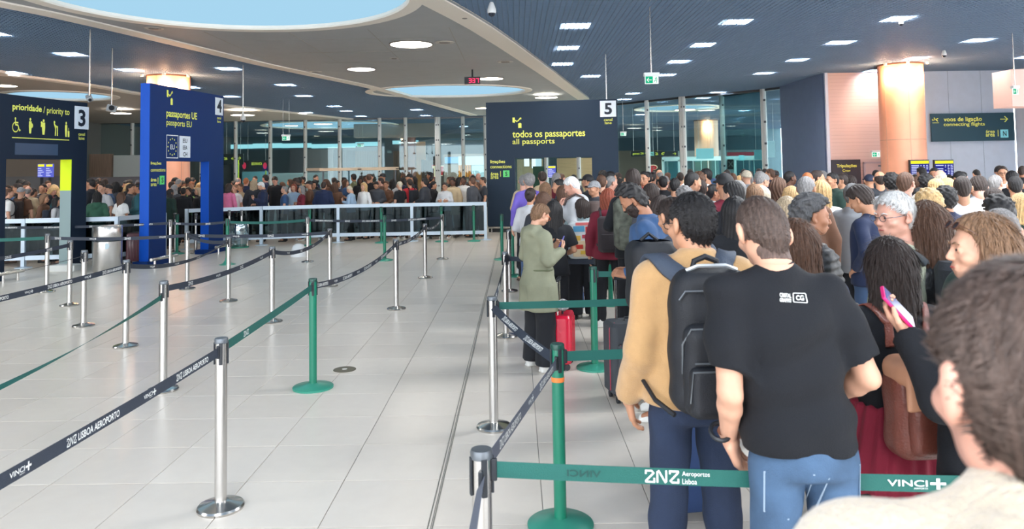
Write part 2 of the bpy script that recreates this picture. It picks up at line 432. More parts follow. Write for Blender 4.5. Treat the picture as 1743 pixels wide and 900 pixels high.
# ---- round lamps
rd = [(700,76,35,0,'largest round white lamp flush in the pale bulkhead',(255,248,232)),(615,118,22.5,0,'smaller round white lamp flush in the bulkhead, left of the largest',(255,252,248)),
      (836,134,20,0,'round lamp flush in the bulkhead beside the red clock',(255,244,228)),(930,166,19,.12,'round lamp hanging just above the lane 5 sign',(255,246,225)),
      (413,196,19,.25,'round disc lamp behind a hanging camera, right of the blue portal',(255,248,228)),(206,193,16,.2,'round disc lamp between the priority sign and the blue portal',(255,248,228)),
      (8,146,18,.0,'round warm lamp at the left edge above the priority sign',(255,240,215)),(821,184,12,0,'small round lamp at the left edge of the lane 5 sign',(255,240,215)),
      (550,211,15,.0,'round lamp seen through the left glass wall',(255,240,215)),(496,214,11,.0,'small round lamp seen through the glass near the exit sign',(255,240,215)),(1166,187,17,.0,'round warm lamp through the right glass wall',(255,235,200))]
for (x, y, hw, dz, lab, c) in rd:
    p = atz(x, y, BZ-.02-dz); d = (p-Vector((0,0,CH))).dot(F_); r = hw*d/FL
    t = empty('round_lamp', p, label=lab, cat='ceiling lamp')
    MB().lathe([(r,0),(r,.012)], 36).build('diffuser', emis('lamp_warm%d' % c[2], c, 14), t)
    MB().lathe([(r*1.02,-.01),(r*1.07,-.012),(r*1.07,.03),(r*1.02,.03)], 36, cap=False).build('trim_ring', mat('lamp_ring', (120,112,105), .4, .5), t)
    if dz: MB().tube([(0,0,.01),(0,0,dz+.05)], .012).build('rod', STEEL, t)
# ---- flush round vents / speakers
for (x, y, hw, lab) in [(757,72,17,'round air vent right of the largest round lamp'),(860,105,14,'round air vent near the right rim of the bulkhead'),(262,48,16,'round air vent under the large skylight'),(537,122,11,'small round vent near the left rim of the bulkhead'),(791,30,9,'tiny round speaker on the pale right rim of the bulkhead'),(671,99,8,'faint flat sensor between the two round lamps')]:
    p = atz(x, y, BZ-.012); d = p.y; r = hw*d/FL
    t = empty('air_vent', p, label=lab, cat='vent')
    MB().lathe([(r,.0),(r*.96,-.012),(r*.72,-.014),(r*.7,.006)], 30).build('vent_ring', mat('vent_ring', (180,178,172), .5), t)
    MB().lathe([(r*.55,-.008),(r*.5,-.022),(r*.2,-.024)], 24).build('vent_core', mat('vent_core', (128,124,120), .6), t)

# ---- columns
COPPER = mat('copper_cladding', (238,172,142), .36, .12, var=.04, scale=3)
def column(x, y, r, lab, hot, z1=CG, rgb=None, power=130):
    t = empty('column', (x, y, 0), label=lab, cat='column')
    for k in range(3):
        a0 = rad(120*k+35); z = [0,1.95,3.6,z1]
    m = MB(); m.lathe([(r,0),(r,z1-.02)], 64, cap=False); m.build('cladding', rgb or COPPER, t, smooth=True)
    s = MB()
    for a in (200, 262, 330): s.box((math.cos(rad(a))*r, math.sin(rad(a))*r, z1/2), (.012,.012,z1))
    s.lathe([(r+.002,2.62),(r+.004,2.63),(r+.002,2.64)], 64, cap=False); s.build('panel_joint', mat('column_joint', (196,150,128), .4), t)
    m = MB(); m.lathe([(r+.03,z1-.06),(r+.03,z1-.005)], 64, cap=False); m.build('collar', mat('collar_metal', (120,92,78), .4, .6), t)
    for a in hot:
        c = (x+math.cos(rad(a))*(r+.22), y+math.sin(rad(a))*(r+.22), z1-.1)
        l = bpy.data.lights.new('column_spotlight', 'SPOT'); l.energy = power; l.color = (1,.62,.34); l.spot_size = rad(85); l.spot_blend = .8; l.shadow_soft_size = .05
        lo = bpy.data.objects.new('column_spotlight', l); COL.objects.link(lo); lo.location = c
        lo.rotation_euler = (Vector(c)-Vector((x+math.cos(rad(a))*r*.7, y+math.sin(rad(a))*r*.7, z1-1.4))).to_track_quat('Z', 'Y').to_euler()
        u = bpy.data.lights.new('column_glow', 'POINT'); u.energy = 70; u.color = (1,.55,.28); u.shadow_soft_size = .04; uo = bpy.data.objects.new('column_glow', u); COL.objects.link(uo); uo.location = (c[0], c[1], z1-.42)
        f = MB().lathe([(.05,0),(.055,.07)], 16).build('spotlight_can', mat('can_white', (230,225,215), .5), t); f.location = (c[0]-x, c[1]-y, z1-.09)
    return t
column(13.1, 25.55, .70, 'tall copper-clad round column lit by warm spots, right of the crew door', (258, 305, 215))
column(-11.75, 25.4, .68, 'copper-clad round column rising behind the blue portal, warm glow at its top', (285, 230, 335), power=240)
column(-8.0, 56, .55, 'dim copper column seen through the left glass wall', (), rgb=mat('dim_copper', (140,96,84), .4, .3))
column(13.9, 55, .85, 'pale lit column behind the glass wall above the doors', (262,), rgb=mat('pale_column', (222,196,172), .5), power=500)

# ---- walls
def wallbox(name, A, B, z0, z1, th, m, parent=None, kind='structure'):
    A = Vector(A[:2]); B = Vector(B[:2]); d = B-A; c = (A+B)/2
    o = MB().box((c.x, c.y, (z0+z1)/2), (d.length, th, z1-z0), math.atan2(d.y, d.x)).build(name, m, parent)
    if not parent: tag(o, kind=kind)
    return o
PINK = mat('pink_panel', (214,186,180), .6, var=.03, scale=2, stretch=(.2,.2,6))
GREYW = mat('blue_grey_wall', (178,192,210), .6, var=.03, scale=4)
DBLUE = mat('slate_blue_panel', (92,108,140), .55, var=.04, scale=3)
wallbox('wall_left', (-26.3,YA), (-26.3,YB), 0, CG+.6, .2, mat('left_wall', (120,118,116), .7))
wallbox('wall_back', (XA,69.25), (XB,69.25), 0, CG+.6, .2, mat('back_wall', (92,116,126), .7))
wd = wallbox('wall_right', (11.42,32.2), (11.42,27.72), 0, CG, .16, DBLUE)
wp = wallbox('wall_front', (11.42,27.72), (14.6,27.72), 0, CG, .16, PINK)
hl = MB()
for k in range(38): hl.box((12.7, 27.635, .3+k*.13), (2.3, .004, .008))
hl.build('panel_groove', mat('pink_groove', (188,158,152), .7), wp)
MB().box((11.42, 27.6, 2.6), (.1,.1,5.2)).build('corner_profile', mat('corner_white', (205,214,232), .5), wp)
l = bpy.data.lights.new('wall_washer', 'SPOT'); l.energy = 70; l.color = (1,.72,.5); l.spot_size = rad(75); l.spot_blend = .9
lo = bpy.data.objects.new('wall_washer', l); COL.objects.link(lo); lo.location = (12.55,26.9,5.05); lo.rotation_euler = (rad(14),0,0)
wg = wallbox('wall_far_right', (14.6,27.72), (18.25,27.72), 0, CG, .16, GREYW)
for k in (15.9, 17.1): MB().box((k, 27.634, 2.6), (.008,.006,5.2)).build('panel_groove', mat('grey_groove', (124,138,158), .7), wg)
ws = wallbox('wall_right_return', (18.35,27.6), (19.1,20.4), 0, CG, .16, GREYW)
MB().box((18.45, 26.6, 2.6), (.09,.09,5.2)).build('corner_profile', mat('corner_white', (205,214,232), .5), ws)
# pinkish hanging box at right edge
pA = aty(1722,150,20.2); pB = aty(1780,150,20.2)
hb = MB().box(((pA.x+pB.x)/2+.0, 20.6, (aty(1722,118,20.2).z+aty(1722,181,20.2).z)/2), (pB.x-pA.x, .8, abs(aty(1722,118,20.2).z-aty(1722,181,20.2).z))).build('ceiling_box', mat('pink_box', (226,190,180), .6))
tag(hb, 'pinkish boxed beam end hanging at the right edge of the frame', 'ceiling box')
# crew door
def dpx(x, y, Y=27.6): return aty(x, y, Y)
a = dpx(1470,277); b = dpx(1506,277)
dr = empty('door_1', ((a.x+b.x)/2, 27.58, 0), kind='structure'); W_ = b.x-a.x; H_ = a.z
MB().box((0,0,H_/2), (W_-.1,.04,H_-.06)).build('door_leaf', mat('door_pink', (205,180,178), .5), dr)
fr = MB().box((-W_/2,-.02,H_/2), (.06,.09,H_)).box((W_/2,-.02,H_/2), (.06,.09,H_)).box((0,-.02,H_), (W_+.06,.09,.06)); fr.build('door_frame', mat('door_frame', (176,160,168), .5), dr)
MB().box((W_/2-.16,-.05,H_-.12), (.22,.05,.05)).build('door_closer', STEELD, dr)

# ---- glass wall
GLASS = glassmat('teal_glass', (228,240,240), .0)
MULL = mat('mullion_metal', (206,208,206), .45, .2)
def mull_x(px, A, B):
    """point where the pixel column's vertical plane meets wall line A-B"""
    r = ray(px, 288); A = Vector(A); B = Vector(B); d = B-A
    den = r.x*d.y-r.y*d.x; t = (A.x*d.y-A.y*d.x)/den
    return Vector((r.x*t, r.y*t))
WL = [(-26.2,47.4),(-1.75,47.2),(5.2,39.5),(7.95,36.2),(10.9,33.2),(11.42,32.2)]
segpx = [[-60,2,51,110,168,226,285,343.6,402,461,520.5,579,647,691,744,747.5,789,827],[860,930,985],[1103],[1165],[1231,1302],[]]
gw = empty('window_1', (0,0,0), kind='structure')
pts = []
for s in range(len(WL)-1):
    pts.append(Vector(WL[s]))
    for p in segpx[s]: pts.append(mull_x(p, WL[s], WL[s+1]))
pts.append(Vector(WL[-1]))
mm = MB().lathe([(.115,0),(.115,CG)], 16, cap=False).mesh('mullion'); mm.materials.append(MULL); mm.shade_smooth()
clampm = MB()
for k in range(5): clampm.box((0,-.12,.9+k*.95), (.07,.1,.09))
clampm = clampm.mesh('clamp'); clampm.materials.append(STEELD)
for k in range(len(pts)-1):
    a, b = pts[k], pts[k+1]; d = b-a
    if d.length < .05: continue
    ang = math.atan2(d.y, d.x); c = (a+b)/2
    if d.length > .2:
        MB().box((0,0,CG/2), (d.length-.02,.02,CG)).build('pane', GLASS, gw, loc=(c.x,c.y,0)).rotation_euler = (0,0,ang)
    if k not in (0,):
        o = link('mullion', mm, None, gw, (a.x,a.y-.1,0)); cl_ = link('clamp', clampm, None, o)
    MB().box((0,0,CG-.05), (d.length,.12,.1)).build('head_rail', STEELD, gw, loc=(c.x,c.y,0)).rotation_euler = (0,0,ang)

# ---- BACK HALL behind the glass
def panel(name, x0, y0, x1, y1, Y, m, th=.1, label=None, cat=None, parent=None, kind=None, zb=None):
    """upright box whose front corners sit at distance Y; sizes are metres derived from the photo"""
    a = aty(x0, y0, Y); b = aty(x1, y1, Y); c = aty((x0+x1)/2, y0, Y).z; d = aty((x0+x1)/2, y1, Y).z
    if zb is not None: d = zb
    o = MB().box(((a.x+b.x)/2, Y+th/2, (c+d)/2), (abs(b.x-a.x), th, abs(c-d))).build(name, m, parent)
    if parent is None:
        tag(o, label, cat, kind=kind)
        if name in ('way_sign','cyan_sign') and zb is None:
            for q in (.15,.85): x = a.x+(b.x-a.x)*q; MB().tube([(x,Y+th/2,c),(x,Y+th/2,CG)], .008, 6).build('hanger', STEEL, o)
    return o
CYAN = emis('clerestory_glow', (165,222,232), .95)
k = 0
for (x0, x1, ya, yb) in [(380,430,246,253),(430,480,244,252),(480,530,244,251.5),(530,575,245,252),(575,605,244,251),(605,645,241.5,248.5),(668,712,239,245)]:
    panel('clerestory_window', x0, ya, x1, yb, 69.04, CYAN, label='narrow pale cyan window strip far behind the glass, piece %s the left glass wall' % ['above the lime post of','second of','third of','beside the exit sign of','left of the soffit of','under the soffit of','right of the copper column of','left of the blue portal of','beside the blue portal of'][k], cat='window'); k += 1
GR1 = mat('back_grey', (150,147,145), .7); GR2 = mat('back_grey_dark', (98,100,108), .7); TEALD = mat('deep_teal', (28,70,84), .6)
WOODS = mat('slat_wood', (128,114,100), .6, var=.1, scale=6, stretch=(6,6,.3)); WOODW = mat('warm_wood', (196,160,120), .5, var=.12, scale=3, stretch=(.4,.4,5))
panel('soffit_panel', 602, 209, 742, 233, 53, mat('soffit_grey', (150,142,138), .7), 1.2, 'grey hanging soffit box behind the left glass wall', 'soffit')
panel('partition_wall', 493, 253, 520, 300, 66, GR2, .3, 'dark grey partition behind the glass under the exit sign', 'partition', zb=0)
panel('partition_wall', 520, 254, 546, 300, 66.2, GR1, .3, 'mid grey partition behind the glass left of the beige beam', 'partition', zb=0)
panel('partition_wall', 546, 254, 566, 300, 66.1, mat('back_pale', (150,150,148), .7), .3, 'pale grey partition behind the glass above the beige beam', 'partition', zb=0)
panel('partition_wall', 590, 256, 604, 300, 66.3, TEALD, .3, 'deep teal narrow partition beside the slatted wall', 'partition', zb=0)
def slatwall(x0, x1, ytop, Y, n, lab, m=None):
    a = aty(x0, ytop, Y); b = aty(x1, ytop, Y); t = empty('slatted_wall', ((a.x+b.x)/2, Y, 0), label=lab, cat='wall panel')
    Wd = b.x-a.x; MB().box((0,.1,a.z/2), (Wd,.06,a.z)).build('backing', GR2, t)
    me = MB().box((0,0,a.z/2), (Wd/n*.55,.1,a.z)).mesh('slat'); me.materials.append(m or WOODS)
    for i in range(n): link('slat', me, None, t, (-Wd/2+Wd*(i+.5)/n,0,0))
slatwall(604, 645, 257, 60, 14, 'vertical slatted wall behind the glass left of the dim copper column')
slatwall(669, 692, 257, 60, 8, 'vertical slatted wall behind the glass right of the dim copper column')
slatwall(717, 780, 272, 58, 20, 'brown slatted shop wall behind the white and red letters')
panel('partition_wall', 693, 250, 716, 300, 61, mat('back_teal', (58,98,104), .5), .3, 'teal grey partition between the two slatted walls', 'partition', zb=0)
cp = panel('copper_reflection', 708, 241, 724, 273, 58.5, mat('reflection_peach', (232,170,110), .4, .3), .2, 'peach panel standing for the reflection of a copper column in the glass', 'panel', zb=0);  # reflection of a copper column, built as a flat peach box
panel('dark_box', 728, 261, 743, 272.6, 57.95, mat('near_black', (18,24,32), .5), .3, 'small dark box beside the peach reflection panel behind the glass', 'box')
# adverts / screens
SCR1 = emis('screen_blue', (120,176,222), .9); SCR2 = emis('screen_white', (206,230,240), .95)
panel('screen_wall', 755, 262, 829, 300, 54.1, mat('screen_wall', (120,112,104), .6), .2, 'brown grey wall holding the pale advertising screens behind the glass', 'wall panel', zb=0)
s1 = panel('advert_screen', 757, 267, 780, 278, 54, SCR1, .08, 'blue advertising screen behind the glass right of the red letter', 'screen')
s2 = panel('advert_screen', 780, 266, 826, 281, 54, SCR2, .08, 'pale advertising screen above the orange striped panel', 'screen')
s3 = panel('advert_screen', 803, 281.5, 826, 301, 54, emis('screen_pale2', (190,222,228), .9), .08, 'pale screen to the right of the orange striped panel', 'screen')
s4 = empty('striped_panel', aty(791,301,54), label='orange and dark striped panel behind the glass left of the lane 5 sign', cat='panel')
a = aty(780,281,54); b = aty(802,301,54); Wd = b.x-a.x; Hh = a.z-b.z
MB().box((0,.05,Hh/2), (Wd,.06,Hh)).build('backing', mat('stripe_dark', (70,40,30), .5), s4)
sme = MB().box((0,0,Hh/2), (Wd/10,.05,Hh)).mesh('stripe'); sme.materials.append(emis('orange_glow', (240,160,70), .8))
for i in range(6): link('stripe', sme, None, s4, (-Wd/2+Wd*(i+.5)/6,0,0))
# shop letters
def letter(ch, x0, y0, x1, y1, Y, lab, m1, m2):
    a = aty(x0, y1, Y); b = aty(x1, y0, Y)
    t = empty('shop_letter', (a.x, Y, a.z), label=lab, cat='letter sign')
    g = fit2d(text2d(ch, bold=.05), 0, 0, b.x-a.x, b.z-a.z); put2d(g, lambda u, v: (u, -.03, v), m1, 'letter_face', t)
    g = fit2d(text2d(ch, bold=.05), -.06, -.06, b.x-a.x+.06, b.z-a.z+.06); put2d(g, lambda u, v: (u, 0, v), m2, 'letter_rim', t)
RED = mat('letter_red', (190,40,52), .5, emit=.35); CREAM = mat('letter_cream', (248,236,200), .5, emit=.5)
letter('T', 736.5, 282, 743, 301, 57.93, 'cream letter T of a shop sign behind the left glass wall', CREAM, RED)
letter('P', 750, 283, 760, 298, 57.93, 'red letter P with cream rim behind the left glass wall', RED, CREAM)
letter('P', 1107, 281.5, 1118, 293, 59.93, 'red letter P behind the right glass wall near the bearded man', RED, CREAM)
# left green / yellow way signs behind the glass
wsn = panel('way_sign', 380, 262, 414, 280, 50, mat('sign_dark', (28,44,52), .5), .1, 'dark sign with gate numbers 26 47 and arrow behind the glass', 'sign')
def txt_on_Y(s, x0, y0, x1, y1, Y, m, parent, name='lettering', bold=.01):
    a = aty(x0, y1, Y); b = aty(x1, y0, Y); g = fit2d(text2d(s, bold=bold) if isinstance(s, str) else s, 0, 0, b.x-a.x, b.z-a.z)
    o = put2d(g, lambda u, v: (a.x+u, Y, a.z+v), m, name); 
    if parent: o.parent = parent; o.matrix_parent_inverse = parent.matrix_world.inverted() if parent.type != 'EMPTY' else Matrix.Translation(-parent.location)
    return o
YE = emis('yellow_sign', (226,236,90), .8)
ARROW = stroke2d([[(0,.5),(1,.5)],[(.6,1),(1,.5),(.6,0)]], .13)
txt_on_Y('26', 381.5, 267.5, 387, 272, 49.9, YE, wsn); txt_on_Y('47', 393.5, 267.5, 399, 272, 49.9, YE, wsn); txt_on_Y(ARROW, 404.5, 266, 410, 272, 49.9, YE, wsn, 'arrow')
for x, l_ in ((405, 'left'), (452, 'right')):
    panel('lime_post', x-.9, 272 if x < 410 else 290, x+.9, 306, 49.5, mat('lime_paint', (190,215,50), .5), .1, 'slim lime post behind the glass, %s one of the pair' % l_, 'post', zb=0)
ws2 = panel('way_sign', 415, 273, 458, 291, 51, mat('sign_dark', (28,44,52), .5), .1, 'black sign with two red round no-entry marks behind the glass', 'sign')
for x in (415.8, 451):
    a = aty(x, 282, 50.85); v, f = disc2d(0, 0, .16); put2d((v*[.8,1.4], f), lambda u, v: (a.x+u, a.y, a.z+v), emis('red_mark', (215,50,80), .7), 'red_mark').parent = ws2
txt_on_Y('SEGURANCA', 428, 276, 446, 281, 50.85, YE, ws2)
# frosted counter glass band
panel('counter_screen', 412, 292, 455, 309, 52, mat('frost_teal', (90,140,152), .4), .1, 'frosted teal glass counter front behind the left glass wall', 'counter', zb=0)
panel('counter_screen', 456, 294, 560, 309, 53, mat('frost_grey', (96,112,116), .5), .1, 'grey counter front behind the glass under the beige beam', 'counter', zb=0)
panel('back_panel', 8, 268, 108, 300, 37.5, mat('beige_grey', (150,138,126), .7), .2, 'beige grey wall panel seen through the priority portal', 'wall panel', zb=0)
panel('back_panel', 152, 262, 190, 300, 42, mat('beige_brown', (132,114,100), .7, var=.15, scale=4, stretch=(5,5,.3)), .2, 'brown panel behind the crowd between the portals', 'wall panel', zb=0)
panel('back_panel', 193, 264, 241, 300, 42, mat('white_panel_back', (176,188,190), .6), .2, 'whitish panel behind the crowd left of the blue portal', 'wall panel', zb=0)
panel('half_wall', 152, 301, 242, 316, 34, mat('half_grey', (96,94,98), .6), .2, 'low grey wall behind the crowd left of the blue portal', 'wall panel', zb=0)
panel('half_wall', 8, 300, 112, 316, 34, mat('half_grey2', (128,126,126), .6), .2, 'low pale grey wall behind the crowd, inside the priority portal', 'wall panel', zb=0)
# beige beam standing in the crowd
bm_ = empty('light_beam', (0,0,0), label='long beige horizontal beam above the heads in front of the left glass wall', cat='beam')
a = aty(545,289,44); b = aty(678,286,44); MB().box(((a.x+b.x)/2,44,(a.z+b.z)/2), (b.x-a.x,.3,.17)).build('beam_body', mat('beige_beam', (214,196,172), .5), bm_)
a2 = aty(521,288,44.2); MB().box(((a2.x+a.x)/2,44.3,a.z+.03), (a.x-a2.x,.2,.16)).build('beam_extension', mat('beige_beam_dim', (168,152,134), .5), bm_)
for px in (550, 673): q = aty(px,288,44); MB().box((q.x,44,q.z/2), (.08,.08,q.z)).build('beam_leg', STEELD, bm_)
for px in (612, 677): q = aty(px,288,43.82); MB().box((q.x,43.82,a.z), (.22,.03,.05)).build('beam_mark', BLACKP, bm_)
# behind sign 5 opening
panel('wood_panel', 880, 271, 925, 300, 46, mat('wood_lit', (206,182,148), .5, var=.1, scale=3), .2, 'warm lit wooden panel in the left part of the lane 5 opening', 'wall panel', zb=0)
panel('wood_panel', 948, 269, 1008, 300, 45, WOODW, .2, 'pale planked wooden panel in the right part of the lane 5 opening', 'wall panel', zb=0)
panel('notice_screen', 892, 270, 901, 283, 44, SCR2, .05, 'small white notice screen in the lane 5 opening, left one', 'screen')
panel('notice_screen', 905, 270, 922, 286, 44, SCR2, .05, 'small white notice screen in the lane 5 opening, right one', 'screen')
panel('green_panel', 907, 283, 925, 301, 43, mat('green_dark', (10,70,50), .5), .1, 'dark green panel in the lane 5 opening', 'panel', zb=0)
# doors with white portal
dp = empty('door_2', (0,0,0), kind='structure'); FRM = mat('door_frame_white', (190,222,224), .5)
def fbox(name, x0, y0, x1, y1, Y, m, parent, th=.15, zb=None):
    o = panel(name, x0, y0, x1, y1, Y, m, th, parent=parent, zb=zb); return o
fbox('header', 1127, 266, 1302, 273, 42, FRM, dp)
for x in (1129, 1156, 1232, 1252, 1300): fbox('jamb', x-2, 272, x+2, 300, 42, FRM, dp, zb=0)
for x0, x1 in ((1131,1154),(1158,1180),(1182,1205),(1207,1230),(1254,1275),(1277,1298)):
    fbox('door_pane', x0, 273, x1, 300, 42.1, glassmat('door_glass', (150,200,205), .1), dp, .03, 0)
for x in (1180, 1194, 1206, 1218, 1266, 1284): fbox('door_stile', x-.8, 273, x+.8, 300, 42.05, FRM, dp, .06, 0)
panel('cyan_sign', 1185, 252.5, 1215, 270, 41, mat('cyan_board', (140,206,214), .5, emit=.25), .06, 'pale cyan board over the glass doors below the pale column', 'sign')
panel('cyan_sign', 1284, 255, 1303, 271, 36, mat('cyan_board', (140,206,214), .5, emit=.25), .06, 'pale cyan board hanging right of the glass doors', 'sign')
panel('cyan_sign', 1305, 240, 1320, 268, 40, mat('cyan_board2', (168,204,214), .5, emit=.2), .06, 'pale board at the right end of the glass wall', 'sign')
panel('small_plaque', 1258, 264, 1267, 273, 41.93, mat('cyan_board', (140,206,214), .5, emit=.25), .05, 'small cyan plaque on the door header', 'sign')
xs = panel('poster', 1238, 271, 1249, 288, 35.3, mat('poster_dark', (70,62,62), .6), .05, 'dark square poster with a cross of pale marks on the glass', 'poster')
txt_on_Y(stroke2d([[(0,0),(1,1)],[(0,1),(1,0)]], .22), 1240, 274, 1247.5, 284, 35.27, mat('poster_mark', (196,188,180), .6), xs, 'poster_mark')
panel('teal_fascia', 1050, 233, 1300, 256, 68.94, mat('fascia_teal', (34,66,80), .6), .2, 'dark teal fascia band far behind the right glass wall', 'fascia')
panel('teal_fascia', 398, 255, 500, 300, 68.94, mat('fascia_teal2', (84,112,120), .6), .2, 'teal wall far behind the left glass wall', 'fascia', zb=0)
panel('brown_fascia', 1050, 256, 1128, 300, 60, mat('fascia_brown', (92,88,78), .6), .2, 'olive brown shop front behind the right glass wall', 'shop front', zb=0)
panel('red_banner', 1238, 259, 1284, 266, 57.88, mat('banner_red', (170,50,66), .6, emit=.3), .1, 'red banner strip behind the right glass wall', 'banner')
panel('wall_panel', 1128, 256, 1302, 300, 58, mat('back_glow', (140,158,160), .6), .2, 'pale teal wall behind the glass doors', 'wall panel', zb=0)
ns = panel('way_sign', 1106.5, 258.5, 1113, 265, 41.5, emis('cyan_letter_box', (140,215,205), .7), .05, 'small cyan N sign behind the right glass wall', 'sign')
txt_on_Y('N', 1108, 259.5, 1111.5, 264, 41.45, DKPRINT, ns)
ng = panel('way_sign', 1074, 257, 1105, 266, 42, mat('sign_dark', (28,44,52), .5), .1, 'dark sign strip with yellow lettering left of the small N sign', 'sign')
txt_on_Y('gates 26 47', 1077, 259, 1103, 264, 41.95, YE, ng)
ng = panel('way_sign', 1113.5, 257, 1154, 266, 42, mat('sign_dark', (28,44,52), .5), .1, 'dark sign strip with 26 47 and arrow right of the small N sign', 'sign')
txt_on_Y('26', 1115.5, 259, 1120, 264, 41.95, YE, ng); txt_on_Y('47', 1125.5, 259, 1131, 264, 41.95, YE, ng); txt_on_Y(ARROW, 1145, 259, 1151, 264, 41.95, YE, ng, 'arrow')
for (x, y, Y) in [(-10,52,.3),(-4,58,.3),(2,50,.3),(8,48,.3),(14,46,.3),(-16,56,.3)]:
    t = empty('grid_lamp', (x, y, CG+.055), label='square white lamp beyond the glass wall at '+{-10:'left, nearest',-4:'centre left',2:'centre',8:'centre right',14:'far right',-16:'far left'}[x], cat='ceiling lamp', group='square lamps in the grid ceiling')
    link('lamp_panel', lampme, None, t); link('lamp_frame', framem, None, t)

for k, (x, y) in enumerate([(-16,51),(-10,54),(-4,51),(2,47),(7,44),(12,41),(-12,62),(0,60),(10,54),(15,47)]):
    l = bpy.data.lights.new('hall_fill', 'SPOT'); l.energy = 1100; l.color = (1,.96,.92); l.spot_size = rad(140); l.spot_blend = .6; l.shadow_soft_size = .15
    lo = bpy.data.objects.new('hall_fill', l); COL.objects.link(lo); lo.location = (x, y, CEIL-.06)  # spots without fixtures, added to lift the dark hall behind the glass
# ================================================================== SIGN PORTALS
def plane_uv(px, py, A, B):
    A = Vector((A[0], A[1], 0)); d = Vector((B[0], B[1], 0))-A; n = Vector((d.y, -d.x, 0)); r = ray(px, py); C0 = Vector((0,0,CH))
    t = (A-C0).dot(n)/r.dot(n); P = C0+r*t; return (P-A).dot(d.normalized()), P.z
class Board:
    """flat sign with its front at local y=0, x along A->B"""
    def __init__(s, name, A, B, lab, cat='sign'):
        s.A, s.B = A, B; s.L = math.hypot(B[0]-A[0], B[1]-A[1])
        s.t = empty(name, (A[0], A[1], 0), math.atan2(B[1]-A[1], B[0]-A[0]), label=lab, cat=cat)
    def uv(s, px, py): return plane_uv(px, py, s.A, s.B)
    def part(s, name, u0, u1, z0, z1, m, y0=0, y1=.2):
        return MB().box(((u0+u1)/2, (y0+y1)/2, (z0+z1)/2), (abs(u1-u0), abs(y1-y0), abs(z1-z0))).build(name, m, s.t)
    def pxpart(s, name, x0, y0, x1, y1, m, off=.012):
        u0, z1 = s.uv(x0, y0); _, z0 = s.uv(x0, y1); u1, _ = s.uv(x1, y1)
        return s.part(name, u0, u1, z0, z1, m, -off, 0)
    def print(s, g, x0, y0, x1, y1, m, name='lettering', off=.006, bold=.008):
        u0, z1 = s.uv(x0, y0); _, z0 = s.uv(x0, y1); u1, _ = s.uv(x1, y0)
        if isinstance(g, str): g = text2d(g, bold=bold)
        g = fit2d(g, u0, z0, u1, z1)
        return put2d(g, lambda u, v: (u, -off, v), m, name, s.t)
PHAND = join2d(poly2d([(0,.55),(.25,.5),(.25,1),(0,1)]), stroke2d([[(.3,.72),(.45,.62),(.62,.7),(.8,.9)],[(.85,.95),(.9,.85)]], .1), poly2d([(.6,0),(.95,0),(.95,.42),(.8,.5),(.6,.42)]), disc2d(.88,.92,.07))
WHEEL = join2d(disc2d(.42,.92,.09), stroke2d([[(.42,.8),(.45,.5),(.75,.48),(.95,.12),(1.05,.15)],[(.45,.65),(.75,.65)]], .1),
               stroke2d([[(.45+.38*math.cos(a), .34+.32*math.sin(a)) for a in [rad(100+20*k) for k in range(13)]]], .08))
def pict(extra):
    return join2d(disc2d(.5,.92,.1), poly2d([(.35,.8),(.65,.8),(.66,.45),(.6,0),(.4,0),(.34,.45)]), *extra)
PREG = pict([disc2d(.66,.52,.16)]); BABY = pict([disc2d(.3,.78,.09), poly2d([(.22,.68),(.45,.7),(.45,.5),(.22,.5)])])
ELD = join2d(disc2d(.35,.92,.1), stroke2d([[(.35,.8),(.55,.45),(.5,0)],[(.4,.7),(.8,.55)],[(.8,.6),(.8,0)]], .14)); LUG = pict([poly2d([(.75,0),(1,0),(1,.4),(.75,.4)]), stroke2d([[(.87,.4),(.87,.6)]], .05)])
STARS = join2d(*[disc2d(.5+.38*math.cos(rad(30*k)), .5+.4*math.sin(rad(30*k)), .045, 5) for k in range(12)])
SNAVY = mat('sign_navy', (22,36,54), .55, spec=.25); SBLUE = mat('sign_blue', (0,42,100), .55, spec=.25); SBLUE2 = mat('sign_bright_blue', (0,78,185), .5, spec=.3); SSLATE = mat('sign_slate', (36,52,70), .6, spec=.25)
PLATE = mat('plate_white', (222,230,240), .5); SGREEN = mat('plate_green', (96,214,120), .5)
def rod(name, x, y, z0, z1, r, m, parent): return MB().tube([(x,y,z0),(x,y,z1)], r).build(name, m, parent)

# --- lane 3
A3 = atz(-6, 480, 0); B3 = atz(149, 453, 0); A3 = (A3.x, A3.y); B3 = (B3.x, B3.y)
P3 = Board('lane_sign_portal', A3, B3, 'dark navy priority portal sign with lane number 3 at the left edge')
u1, zt = P3.uv(149, 180.5); zt3 = (P3.uv(1, 153)[1]+zt)/2; uo0, zo = P3.uv(10.7, 270); uo1, _ = P3.uv(122, 273); uj, _ = P3.uv(110, 273)
P3.part('header', 0, u1, zo, zt3, SNAVY, 0, .25); P3.part('pillar', 0, uo0, 0, zo, SNAVY, 0, .25); P3.part('pillar', uo1, u1, 0, zo, SNAVY, 0, .25)
P3.part('jamb_strip', uo1-.012, uo1, zo-.62, zo, mat('lime_strip', (206,230,20), .5, emit=.15), .0, .25)
P3.part('jamb_strip', uo1-.012, uo1, 0, zo-.62, mat('grey_strip', (150,172,174), .4, .4), .0, .25)
P3.part('plinth', uo1-.05, u1+.03, 0, .07, BLACKP, -.02, .3)
zmid = P3.uv(60, 256)[1]; P3.pxpart('display', 25.5, 243, 98, 263, mat('display_slate', (60,80,104), .3), .008)
P3.print('prioridade', 21, 175.3, 70.8, 189.6, YELP, bold=.025); P3.print('/ priority to', 73.6, 181, 118, 195.5, YELP)
P3.print(fit2d(stroke2d([[(0,0),(1,0)]], .01), 0, 0, 1, 1), 20, 233.2, 117.5, 234.6, YELP, 'rule')
